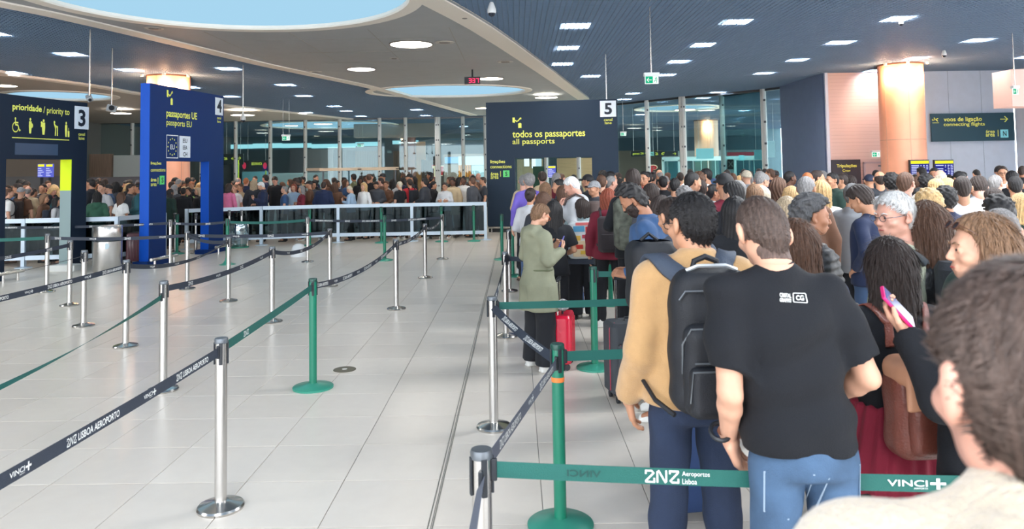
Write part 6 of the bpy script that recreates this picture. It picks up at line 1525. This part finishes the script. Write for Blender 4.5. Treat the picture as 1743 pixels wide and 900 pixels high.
# --- man in the tan jacket, black backpack
LD = ((.218,-.04,1.13),(.235,.09,.93),(-.2,.3,-1),(-1,0,0),.4)
t2, bv2, tr2, lf2, hp2 = hero(1193, 328, 2.95, 3, 'short', 'black', 1, 'jacket', 'tan', (LD, LD), 'person in a tan wool jacket and glasses wearing a black backpack, seen from behind', turn=(.42,.08,0), hd=.03, hgt=1.785, lean=(.04,0), h=.011, clothm=TANW, legm=DKDENIM, strand=8000, L=.014, wr=.006, seed=3, wide=.98, hair_h=.005, hem=.94, body_px=1170)
add_glasses(t2, (.42,.08,0), BLACKP, drop=.03, lf=lf2)
bp = bagroot('backpack', t2, 'large black backpack with two front pockets and round badge on the tan jacket')
X, Y, Z, ax = grid((-.2,-.46,.86), (.2,-.08,1.5), .009); G = (X,Y,Z)
d = rboxd(G, (0,-.245,1.215), (.15,.085,.25), .075); d = smax(d, -(.55*(Z-1.28)+0*X)+-.2+0*d, .01) if False else d
d = d+.06*np.clip(Z-1.25,0,1)+.0035*np.sin(38*Z+14*X); link('main_bag', mk(*nets(d, ax), 'bag'), NYL, bp).data.materials[0] = NYL
X, Y, Z, ax = grid((-.17,-.43,.86), (.17,-.25,1.3), .008); G = (X,Y,Z)
d = rboxd(G, (0,-.335,1.13), (.128,.045,.155), .05)+.002*np.sin(40*Z+20*X); me = mk(*nets(d, ax), 'pk'); me.materials[0] = NYL; link('front_pocket', me, None, bp)
d = rboxd(G, (0,-.375,1.07), (.118,.032,.085), .03); me = mk(*nets(d, ax), 'pk'); me.materials[0] = NYL; link('lower_pocket', me, None, bp)
def zipline(pts, nm='zip'): MB().tube(pts, .0035, 6).build(nm, ZIP, bp, smooth=True)
zipline([(-.128,-.33,1.12),(-.13,-.345,1.22),(-.105,-.365,1.272),(.105,-.365,1.272),(.13,-.345,1.22),(.128,-.33,1.12)]); zipline([(-.10,-.386,1.165),(.10,-.386,1.165)]); zipline([(-.119,-.388,1.04),(-.112,-.402,1.142),(.112,-.402,1.142),(.119,-.388,1.04)]); zipline([(-.13,-.318,1.36),(-.11,-.325,1.39),(.11,-.325,1.39),(.13,-.318,1.36)]); MB().tube([(-.09,-.27,1.452),(-.05,-.275,1.468),(.05,-.275,1.468),(.09,-.27,1.452)], .007, 6).build('top_zip', mat('zip_light', (190,196,200), .4, .5), bp, smooth=True)
bd = MB().lathe([(.024,0),(.024,.006),(.018,.008)], 20).build('badge', mat('badge_silver', (190,196,202), .3, .8), bp); bd.matrix_local = Matrix.Translation((-.012,-.381,1.225)) @ Matrix.Rotation(rad(90),4,'X')
bd2 = put2d(stroke2d([[(-.012,-.006),(-.004,.008),(.010,.002),(.004,-.008)]], .004), lambda u, v: (u-.012, -.391, v+1.225), BLACKP, 'badge_mark'); bd2.parent = bp
MB().tube([(-.05,-.2,1.435),(-.04,-.2,1.475),(0,-.2,1.49),(.04,-.2,1.475),(.05,-.2,1.435)], .011, 8).build('top_handle', NYL, bp, smooth=True)
STG = mat('strap_slate', (58,68,84), .7, bump=.3, bscale=200)
for s in (-1,1):
    ribbon(bv2, [(s*.05,-.17,1.40),(s*.10,-.15,1.45),(s*.135,-.06,1.50),(s*.15,.06,1.46),(s*.15,.16,1.30),(s*.17,.14,1.12)], .075, .006, 'strap', STG, bp, th=.012)
    MB().tube([(s*.17,.12,1.10),(s*.21,.0,1.04),(s*.18,-.14,.98),(s*.13,-.22,.95)], .009, 6).build('lower_strap', NYL, bp)
# --- nearest head, lower right
t3, bv3, *_ = hero(1750, 458, .77, -6, 'crop', 'darkbrown', 4, 'coat', 'cream', (POSES['down'], POSES['down']), 'person nearest the camera, dark cropped hair and cream fleece shoulder, blurred at lower right', turn=(.10,.05,-.04), hd=.05, hgt=1.80, h=.013, clothm=mat('cream_fleece', (192,178,158), .95, var=.06, scale=40, bump=.8, bscale=120, sheen=.4), strand=9000, L=.02, hair_h=.004, seed=4, wide=1.0, hair_scale=1.02)
# --- woman with sunglasses on her head, pink phone
LPH = ((.30,.02,1.17),(.235,.15,1.345),(.15,.45,.6),(-.2,-.8,.55),.7)
t4, bv4, *_ , hp4 = hero(1668, 362, 2.5, 38, 'long', 'lightbrown', 0, 'jacket', 'black', (LPH, POSES['front']), 'person with long light brown hair and sunglasses pushed up on the head, facing left', fem=1, turn=(.72,-.02,0), h=.012, clothm=BLK, strand=11000, L=.07, seed=5, wide=1.0)
add_glasses(t4, (.72,-.02,0), mat('tortoise', (92,56,40), .3), sun=True, up=.62)
def held(t, side, P_, dims, lab, rgb, name='phone', off=(.0,.0,.0), tilt=None, turnz=0):
    e, w_, fd, pd, c = P_; w_ = Vector((w_[0]*side, w_[1], w_[2])); fd = Vector((fd[0]*side, fd[1], fd[2])).normalized(); pd = Vector((pd[0]*side, pd[1], pd[2])).normalized()
    M = Matrix.Translation(t.location) @ Matrix.Rotation(t.rotation_euler.z, 4, 'Z') @ Matrix.Diagonal((*t.scale, 1))
    y = pd; z = tilt.normalized() if tilt else fd; z = (z-y*z.dot(y)).normalized(); x = y.cross(z)
    loc = w_+fd*.085+pd*.032+Vector(off)
    e_ = bpy.data.objects.new(name, None); COL.objects.link(e_); e_.matrix_world = M @ Matrix.Translation(loc) @ Matrix(((x.x,y.x,z.x,0),(x.y,y.y,z.y,0),(x.z,y.z,z.z,0),(0,0,0,1)))
    tag(e_, lab, 'phone'); MB().rbox((0,0,0), dims, .006).build('case', mat('case_%d_%d' % rgb[:2], rgb, .4), e_)
    MB().box((0,dims[1]/2+.0006,0), (dims[0]*.9,.001,dims[2]*.94)).build('screen', mat('screen_dark', (60,70,130), .12), e_); return e_
held(t4, -1, LPH, (.077,.012,.155), 'phone in a bright pink case held up by the sunglasses wearer', (226,40,120), tilt=Vector((-.59,.465,.62)))
# --- woman with the leather backpack
t5, bv5, *_ = hero(1512, 403, 2.95, 6, 'long', 'dark', 0, 'tee', 'black', (POSES['front'], POSES['front']), 'person with long dark hair with blond ends, black top and maroon garment round the waist', fem=1, turn=(.05,.05,0), h=.012, clothm=BLK, strand=12000, L=.07, seed=6, wide=1.0, legs='wide')
X, Y, Z, ax = grid((-.24,-.2,.68), (.24,.2,1.08), .010); G = (X,Y,Z); d = prof(G, [.7,.85,1.0,1.06], [.235,.225,.19,.175], [.19,.18,.155,.14], [0,0,0,0]); d = smax(smax(d, Z-1.05, .01), (.73+.03*np.sin(9*X))-Z, .01)+.006*np.sin(60*np.arctan2(X,Y)/3+6*Z)
me = mk(*nets(d, ax), 'tied'); me.materials[0] = cloth((128,22,48)); link('tied_sweater', me, None, t5)
lb = bagroot('leather_backpack', t5, 'brown leather backpack with a tan flap on the long haired person in black'); LB = mat('brown_leather', (122,66,54), .45, var=.12, scale=10, bump=.4, bscale=120, coat=.2); LT = mat('tan_leather', (206,150,118), .5, var=.06, scale=10)
X, Y, Z, ax = grid((-.22,-.4,.86), (.17,-.08,1.36), .009); G = (X,Y,Z); d = rboxd(G, (-.035,-.225,1.09), (.135,.08,.19), .06)+.05*np.clip(Z-1.15,0,1)+.003*np.sin(34*Z+20*X); me = mk(*nets(d, ax), 'lb'); me.materials[0] = LB; link('bag_body', me, None, lb)
d = rboxd(G, (-.035,-.30,1.03), (.10,.04,.10), .035); me = mk(*nets(d, ax), 'lb'); me.materials[0] = LB; link('front_pocket', me, None, lb)
d = rboxd(G, (-.03,-.245,1.245), (.142,.085,.055), .05); d = smin(d, rboxd(G, (-.03,-.325,1.19), (.125,.012,.085), .01), .02); me = mk(*nets(d, ax), 'lb'); me.materials[0] = LT; link('flap', me, None, lb)
MB().lathe([(.012,0),(.012,.01)], 14).build('clasp', ZIP, lb).matrix_local = Matrix.Translation((.03,-.34,1.15)) @ Matrix.Rotation(rad(90),4,'X')
for s in (-1,1): ribbon(bv5, [(s*.08-.02,-.16,1.30),(s*.10,-.13,1.42),(s*.12,-.04,1.47),(s*.13,.08,1.40),(s*.15,.12,1.2)], .035, .004, 'strap', LB, lb, th=.006)
capo = empty('baseball_cap', (t5.location.x+.17, t5.location.y-.30, .985), rad(20), label='black baseball cap hanging from the brown leather backpack', cat='cap')
X, Y, Z, ax = grid((-.12,-.22,-.1), (.12,.14,.1), .007); G = (X,Y,Z); d = ell(G, (0,0,0), (.085,.1,.075)); d = smax(d, -ell(G, (0,0,-.02), (.078,.092,.07)), .004); d = smax(d, -Z-.02, .004); me = mk(*nets(d, ax), 'cap'); me.materials[0] = BLK; o = link('crown', me, None, capo)
d = np.maximum(ell(G, (0,-.11,-.012), (.075,.09,.02)), -ell(G, (0,-.10,-.04), (.07,.085,.022))); me = mk(*nets(d, ax), 'cap'); me.materials[0] = BLK; o = link('brim', me, None, capo); capo.rotation_euler = (rad(68), rad(10), rad(25))
# --- white haired man with glasses
t6, bv6, *_ = hero(1495, 325, 3.75, 66, 'crop', 'white', 4, 'long', 'pale green', (POSES['down'], POSES['down']), 'white haired person with glasses in a pale green shirt, facing left', turn=(.75,.06,0), h=.012, wide=1.1, seed=7, strand=8000, L=.03, clothm=cloth((206,214,190)), belly=.02, body_px=1520)
add_glasses(t6, (.75,.06,0), mat('thin_frame', (90,90,96), .3, .6))
b6 = bagroot('backpack', t6, 'charcoal backpack strap on the white haired person in pale green')
MB().rbox((0,-.26,1.17), (.32,.2,.48), .07).build('bag_body', cloth((48,52,58)), b6, smooth=True)
for s in (-1,1): ribbon(bv6, [(s*.10,-.16,1.40),(s*.12,-.12,1.46),(s*.14,-.04,1.5),(s*.15,.08,1.44),(s*.15,.15,1.28),(s*.17,.1,1.1)], .065, .005, 'strap', cloth((52,60,66)), b6, th=.012)
# --- person in the olive jacket
t7, bv7, *_ = hero(914, 343, 7.1, -62, 'short', 'lightbrown', 0, 'hood', 'olive', (POSES['phone'], POSES['phone']), 'person in a long olive hooded jacket, orange glasses and wide black trousers, facing right', turn=(0,.45,0), h=.013, legs='wide', seed=7, wide=1.12, clothm=mat('olive_cotton', (136,138,116), .85, var=.08, scale=8, bump=.3, bscale=150), hem=.62, strand=3000, L=.02, wr=.009, fem=1)
X, Y, Z, ax = grid((-.26,-.24,1.0), (.26,.24,1.08), .010); G = (X,Y,Z); d = prof(G, [1.0,1.1], [.186,.186], [.150,.150], [0,0]); d = smax(smax(d, Z-1.05, .008), 1.03-Z, .008); me = mk(*nets(d, ax), 'cord'); me.materials[0] = cloth((104,110,84)); link('waist_drawstring', me, None, t7)
add_glasses(t7, (0,.45,0), mat('orange_frame', (226,110,40), .4))
held(t7, 1, POSES['phone'], (.08,.012,.16), 'blue cased phone held by the person in the olive jacket', (96,96,170))
# --- colourful backpack
t8, bv8, *_ = hero(990, 338, 9.4, 6, 'bob', 'dark', 1, 'long', 'light grey', (POSES['front'], POSES['front']), 'person in a pale blue top wearing a colourful patterned backpack', h=.014, legs='wide', seed=9, fem=1, clothm=cloth((166,186,190)), wide=1.15)
cb = bagroot('backpack', t8, 'colourful patterned backpack of white, blue, red and yellow patches')
MB().rbox((-.04,-.25,1.17), (.36,.17,.52), .07).build('bag_body', cloth((214,220,222)), cb, smooth=True); MB().rbox((-.04,-.345,1.05), (.28,.05,.22), .03).build('front_pocket', cloth((226,206,170)), cb, smooth=True)
for k, (x, z, w_, h_, rgb) in enumerate([(-.10,1.33,.14,.08,(90,160,200)),(.03,1.30,.09,.12,(214,60,60)),(-.13,1.20,.10,.07,(230,190,90)),(.06,1.18,.08,.10,(40,110,130)),(-.02,1.22,.08,.05,(190,70,90)),(-.04,1.40,.2,.04,(230,120,120))]):
    MB().rbox((x,-.338,z), (w_,.008,h_), .003).build('patch', cloth(rgb), cb)
for k, (x, z, w_, h_, rgb) in enumerate([(-.1,1.08,.09,.06,(200,60,50)),(.03,1.06,.08,.09,(90,150,190)),(-.03,1.0,.12,.05,(226,190,80))]): MB().rbox((x,-.373,z), (w_,.006,h_), .003).build('patch', cloth(rgb), cb)
for s in (-1,1): ribbon(bv8, [(s*.10,-.17,1.38),(s*.12,-.12,1.45),(s*.13,-.03,1.49),(s*.14,.08,1.43),(s*.16,.12,1.25)], .05, .005, 'strap', cloth((170,200,200)), cb, th=.01)
hb_ = empty('handbag', (t8.location.x+.27, 9.22, .82), rad(5), label='slouchy black shoulder bag beside the colourful backpack', cat='bag')
X, Y, Z, ax = grid((-.18,-.11,-.16), (.18,.11,.18), .011); G = (X,Y,Z); d = rboxd(G, (0,0,0), (.15,.06,.13), .05)-.03*np.clip(-Z,0,1)+.006*np.sin(25*X+20*Z); me = mk(*nets(d, ax), 'hb'); me.materials[0] = mat('black_leather', (28,30,34), .4, bump=.3); link('bag_body', me, None, hb_)
for s in (-1,1): MB().tube([(s*.11,-.02,.10),(s*.06,-.04,.34),(-.06,-.04,.56)], .006, 6).build('strap', mat('black_leather', (28,30,34), .4, bump=.3), hb_)
# --- curly bearded man leaning, grey hooded man, black puffer, others close by
t9, bv9, *_ = hero(1118, 309, 5.7, 78, 'curly', 'black', 2, 'hood', 'blue', (POSES['front'], POSES['front']), 'person with curly black hair and beard in a blue sweatshirt bending left', turn=(.1,.5,0), lean=(0,.22), h=.013, seed=10, beard='dark', wide=1.0)
tA, bvA, *_ = hero(1150, 333, 4.5, 14, 'short', 'dark', 1, 'hood', 'dark grey', (POSES['down'], POSES['down']), 'person in a slate hooded jacket behind the tan jacket, large black pack on one side', turn=(.3,.25,0), h=.013, seed=12, strand=5000, L=.02, clothm=cloth((70,80,96)), wide=1.05)
gb_ = bagroot('travel_backpack', tA, 'big dark travel backpack with zipped front above the grey suitcase')
X, Y, Z, ax = grid((-.42,-.44,.92), (.04,-.06,1.5), .011); G = (X,Y,Z); d = rboxd(G, (-.27,-.24,1.30), (.13,.11,.21), .07)+.003*np.sin(30*Z+15*X); me = mk(*nets(d, ax), 'gb'); me.materials[0] = NYL; link('bag_body', me, None, gb_)
d = rboxd(G, (-.27,-.36,1.24), (.10,.035,.12), .03); me = mk(*nets(d, ax), 'gb'); me.materials[0] = mat('grey_nylon', (54,62,70), .6, bump=.3, bscale=300); link('front_pocket', me, None, gb_)
MB().tube([(-.36,-.35,1.34),(-.36,-.355,1.43),(-.18,-.355,1.43),(-.18,-.35,1.34)], .004, 6).build('zip', ZIP, gb_); MB().tube([(-.32,-.22,1.50),(-.27,-.22,1.54),(-.22,-.22,1.50)], .011, 6).build('top_handle', NYL, gb_)
tB, bvB, *_ = hero(1390, 332, 4.3, -96, 'curly', 'saltpepper', 2, 'puffer', 'black', (POSES['front'], POSES['front']), 'person with curly grey hair in a black puffer jacket, facing right', h=.012, seed=13, turn=(0,.08,0), clothm=mat('puffer_nylon', (16,20,27), .5), strand=6000, L=.015, wide=1.0, body_px=1378)
tC, bvC, *_ = hero(1352, 372, 3.35, 5, 'long', 'brown', 0, 'jacket', 'navy', (POSES['down'], POSES['down']), 'person with long straight brown hair right behind the black T-shirt', fem=1, h=.014, seed=14, strand=9000, L=.07)
tD, bvD, *_ = hero(1577, 345, 3.75, 0, 'long', 'brown', 0, 'jacket', 'black', (POSES['down'], POSES['down']), 'person with brown hair in a black leather jacket beside the pale green shirt', fem=1, h=.013, seed=15, strand=9000, L=.07, clothm=mat('black_leather', (28,30,34), .4, bump=.3), hair_scale=1.08, turn=(0,.1,0))
tE, bvE, *_ = hero(1700, 351, 3.3, -14, 'buzz', 'grey', 4, 'jacket', 'dark green', (POSES['down'], POSES['down']), 'person with cropped grey hair behind the sunglasses wearer', h=.014, seed=16, strand=6000, L=.01)
bE = bagroot('shoulder_bag', tE, 'blue shoulder bag on the grey cropped person at the right edge', 'bag')
MB().rbox((.06,-.2,1.16), (.3,.14,.3), .05).build('bag_body', cloth((60,96,160)), bE, smooth=True); ribbon(bvE, [(.16,-.14,1.30),(.05,-.16,1.40),(-.08,-.1,1.47),(-.12,.02,1.46)], .05, .006, 'strap', cloth((84,110,170)), bE)
# camouflage pack on the tall man, with a cap hooked on it
tm_ = [p for p in PEOPLE if p['label'] is None and p['tcol'] == 'black' and abs(project((p['X'], p['Y'], 1.7))[0]-1077) < 3][0]['o']
cm = bagroot('backpack', tm_, 'camouflage backpack on the tall dark haired person')
CAMO = mat('camouflage', (92,96,86), .8, var=.55, scale=14, bump=.2)
MB().rbox((-.06,-.25,1.2), (.36,.2,.5), .09).build('bag_body', CAMO, cm, smooth=True); MB().rbox((-.07,-.36,1.08), (.26,.07,.22), .04).build('front_pocket', CAMO, cm, smooth=True)
for s in (-1,1): MB().tube([(s*.10,-.16,1.40),(s*.105,-.12,1.48),(s*.11,-.02,1.52),(s*.13,.1,1.45),(s*.15,.15,1.3)], .018, 6).build('strap', cloth((60,64,60)), cm)
c2 = empty('baseball_cap', (tm_.location.x-.02, tm_.location.y-.46, 1.42), 0, label='dark grey cap hooked on the camouflage backpack', cat='cap')
X, Y, Z, ax = grid((-.1,-.12,-.12), (.1,.1,.1), .009); G = (X,Y,Z); d = ell(G, (0,0,.02), (.085,.06,.085)); me = mk(*nets(d, ax), 'c'); me.materials[0] = cloth((56,56,62)); link('crown', me, None, c2); d = ell(G, (0,-.03,-.065), (.07,.018,.05)); me = mk(*nets(d, ax), 'c'); me.materials[0] = cloth((48,48,54)); link('brim', me, None, c2)
# ================================================================== LUGGAGE
def suitcase(x, y, w_, d_, h_, rz, rgb, lab, handle=.0, soft=False, rough=.35, ribs=True):
    t = empty('suitcase', (x, y, 0), rad(rz), label=lab, cat='suitcase'); m = mat('case_%d_%d_%d' % rgb, rgb, rough, coat=0 if soft else .4, bump=.3 if soft else 0, bscale=300)
    MB().rbox((0,0,.06+h_/2), (w_,d_,h_), .05, seg=5).build('shell', m, t, smooth=True)
    if ribs:
        r = MB()
        for k in range(5): r.rbox((-w_/2+w_*(k+1)/6,-d_/2-.001,.06+h_/2), (w_*.06,.012,h_*.8), .004)
        r.build('ribs', m, t)
    if soft:
        MB().rbox((0,-d_/2-.015,.06+h_*.42), (w_*.82,.05,h_*.62), .03).build('front_pocket', m, t, smooth=True)
        MB().tube([(-w_*.38,-d_/2-.03,.06+h_*.72),(w_*.38,-d_/2-.03,.06+h_*.72)], .004, 6).build('zip', mat('zip_red', (170,60,80), .5), t)
        MB().tube([(-w_/2-.003,-d_/4,.1),(-w_/2-.003,-d_/4,.02+h_),(-w_*.4,-d_/4,.062+h_)], .005, 6).build('piping', mat('zip_red', (170,60,80), .5), t)
    for sx in (-1,1):
        for sy in (-1,1): 
            wv = MB(); wv.v = []; n = 14; 
            for e in (-.011,.011):
                for i in range(n): a = 2*math.pi*i/n; wv.v.append((sx*(w_/2-.05)+e, sy*(d_/2-.045)+.028*math.cos(a), .028+.028*math.sin(a)))
            wv.f = [tuple((i, (i+1)%n, n+(i+1)%n, n+i)) for i in range(n)]+[tuple(range(n))[::-1], tuple(range(n, 2*n))]; wv.build('wheel', BLACKP, t)
    for sx in (-1,1): MB().box((sx*w_*.25, d_*.25, .06+h_+handle/2), (.018,.012,handle+.01)).build('handle_tube', STEEL, t) if handle else None
    if handle: MB().rbox((0,d_*.25,.06+h_+handle+.012), (w_*.62,.03,.028), .01).build('pull_handle', BLACKP, t)
    MB().tube([(-.07,0,.06+h_),(-.06,0,.085+h_),(.06,0,.085+h_),(.07,0,.06+h_)], .009, 6).build('carry_handle', BLACKP, t)
    return t
suitcase(aty(1078,600,6.1).x, 6.15, .42, .27, .56, 12, (62,66,72), 'large dark grey soft suitcase with raised handle standing beside the queue', handle=.32, soft=True, rough=.7, ribs=False)
suitcase(aty(956,570,7.0).x+.03, 7.15, .36, .17, .44, 80, (206,24,58), 'bright red hard suitcase behind the olive jacket', handle=.3)
suitcase(aty(1162,740,4.2).x, 4.1, .36, .22, .62, 10, (34,60,104), 'blue suitcase behind the legs of the person in tan', soft=True, rough=.7, ribs=False, handle=.2)
suitcase(aty(219,420,15.6).x, 15.9, .34, .24, .58, 8, (96,54,62), 'maroon hard suitcase behind the steel bin', handle=0)
suitcase(aty(972,455,10.2).x, 10.4, .3, .2, .42, 0, (226,40,110), 'small bright pink suitcase behind the olive jacket', handle=0)
for k, (px, Y, rgb, nm) in enumerate([(515,21.0,(40,44,52),'dark suitcase behind the glass barrier below the maroon top'),(662,20.7,(36,44,58),'navy suitcase behind the glass barrier left of the green pole'),(742,20.7,(30,34,40),'black suitcase behind the glass barrier, right half')]):
    suitcase(aty(px,380,Y).x, Y, .42, .26, .62, 10*k, rgb, nm, handle=.25)
# neck pillow with checks on the red case
ck = MB(); ck.lathe([(.02,-.05),(.05,-.03),(.055,.0),(.045,.04),(.015,.055)], 16); o = ck.build('neck_pillow', mat('check_cloth', (150,150,150), .9, var=.9, scale=60), smooth=True, loc=(aty(958,515,7.0).x, 6.98, .60)); tag(o, 'black and white checked cloth bundle on top of the red suitcase', 'cloth bundle')
# waste bag holders near the barrier
wbh = empty('waste_bag_stand', (-7.0, 19.0, 0), label='clear waste bag on a green ring stand before the glass barrier', cat='waste bag')
MB().lathe([(.24,0),(.24,.03)], 24).build('base', GREEN, wbh); MB().lathe([(.16,.05),(.23,.15),(.25,.45),(.22,.62)], 24, cap=False).build('bag', glassmat('bag_plastic', (214,222,226), .28), wbh, smooth=True); MB().lathe([(.23,.6),(.24,.62),(.23,.64)], 24, cap=False).build('ring', STEEL, wbh)
for s in (-1,1): MB().tube([(s*.22,0,.02),(s*.235,0,.62)], .012).build('upright', STEEL, wbh)
cv = MB().lathe([(.17,0),(.15,.16),(.12,.24),(.05,.28),(.0,.285)], 28).build('floor_cone', mat('cone_white', (220,222,224), .5), loc=(aty(469,425,15.2).x,16.8,0), smooth=True); tag(cv, 'low white rounded floor cone behind the middle belt post', 'floor cone')
# ================================================================== LABELS of the crowd (what each looks like and where it stands)
def rowname(Y, X):
    u, v = project((X, Y, 1.6))
    if u < 120: z = 'inside the priority portal'; return z+(', front' if Y < 17 else ', deeper')
    if u < 245: return 'between the two left portals'+(', front' if Y < 17.6 else ', deeper')
    if u < 360: return 'inside the blue portal'+(', front' if Y < 21 else ', deeper')
    if u < 835:
        zn = 'left' if u < 530 else 'middle' if u < 680 else 'right'
        return 'behind %s barrier %s' % (zn, 'front' if Y < 21.5 else 'deeper')
    zn = 'left' if u < 1060 else 'middle' if u < 1330 else 'right'
    return '%s right queue, %s' % (zn, 'near' if Y < 9 else 'midway' if Y < 13 else 'far')
def facing(rz):
    a = (rz+180) % 360-180
    return 'back view' if abs(a) < 45 else 'facing left' if 45 <= a < 135 else 'facing right' if -135 < a <= -45 else 'facing front'
seen = {}
for p in PEOPLE:
    if p['label']: p['o']['label'] = p['label']; continue
    st_ = p['style']
    hp = {'cap': {'blackcap':'black cap','navycap':'navy cap','greycloth':'grey cap'}.get(p['hcol'],'cap'), 'beanie':'sand beanie', 'hijab': 'grey headscarf' if p['hcol'] == 'greycloth' else 'black headscarf'}.get(st_)
    if not hp: hp = '%s %s hair' % (HP[st_], HN[p['hcol']])
    base = ('%s, %s %s, %s, %s' % (hp, p['tcol'], TN[p['top']], facing(p['rz']), rowname(p['Y'], p['X'])))
    seen.setdefault(base, []).append(p)
for base, g in seen.items():
    g.sort(key=lambda p: project((p['X'], p['Y'], 1.6))[0])
    for i, p in enumerate(g):
        s = 'person, '+base
        if len(g) > 1:
            s = s.replace(', back view','').replace(', facing left','').replace(', facing right','').replace(', facing front','')
            s += ', %s from left' % ORD[i] if i else ', leftmost'
        p['o']['label'] = s
    for p in g: p['o']['group'] = 'people waiting in the passport queues'
allb = {}
for p in PEOPLE: allb.setdefault(p['o']['label'], []).append(p)
for s, g in allb.items():
    if len(g) > 1:
        g.sort(key=lambda p: p['Y'])
        for i, p in enumerate(g): p['o']['label'] = s+(', nearer' if i == 0 else ', farther')
print('PEOPLE', len(PEOPLE))

for p in PEOPLE:
    s = p['o']['label']
    for cut in (', front', ', back view', ', facing front', ', facing left', ', facing right', 'queue'):
        if len(s.replace(',',' ').split()) > 15: s = s.replace(cut, '')
    p['o']['label'] = s
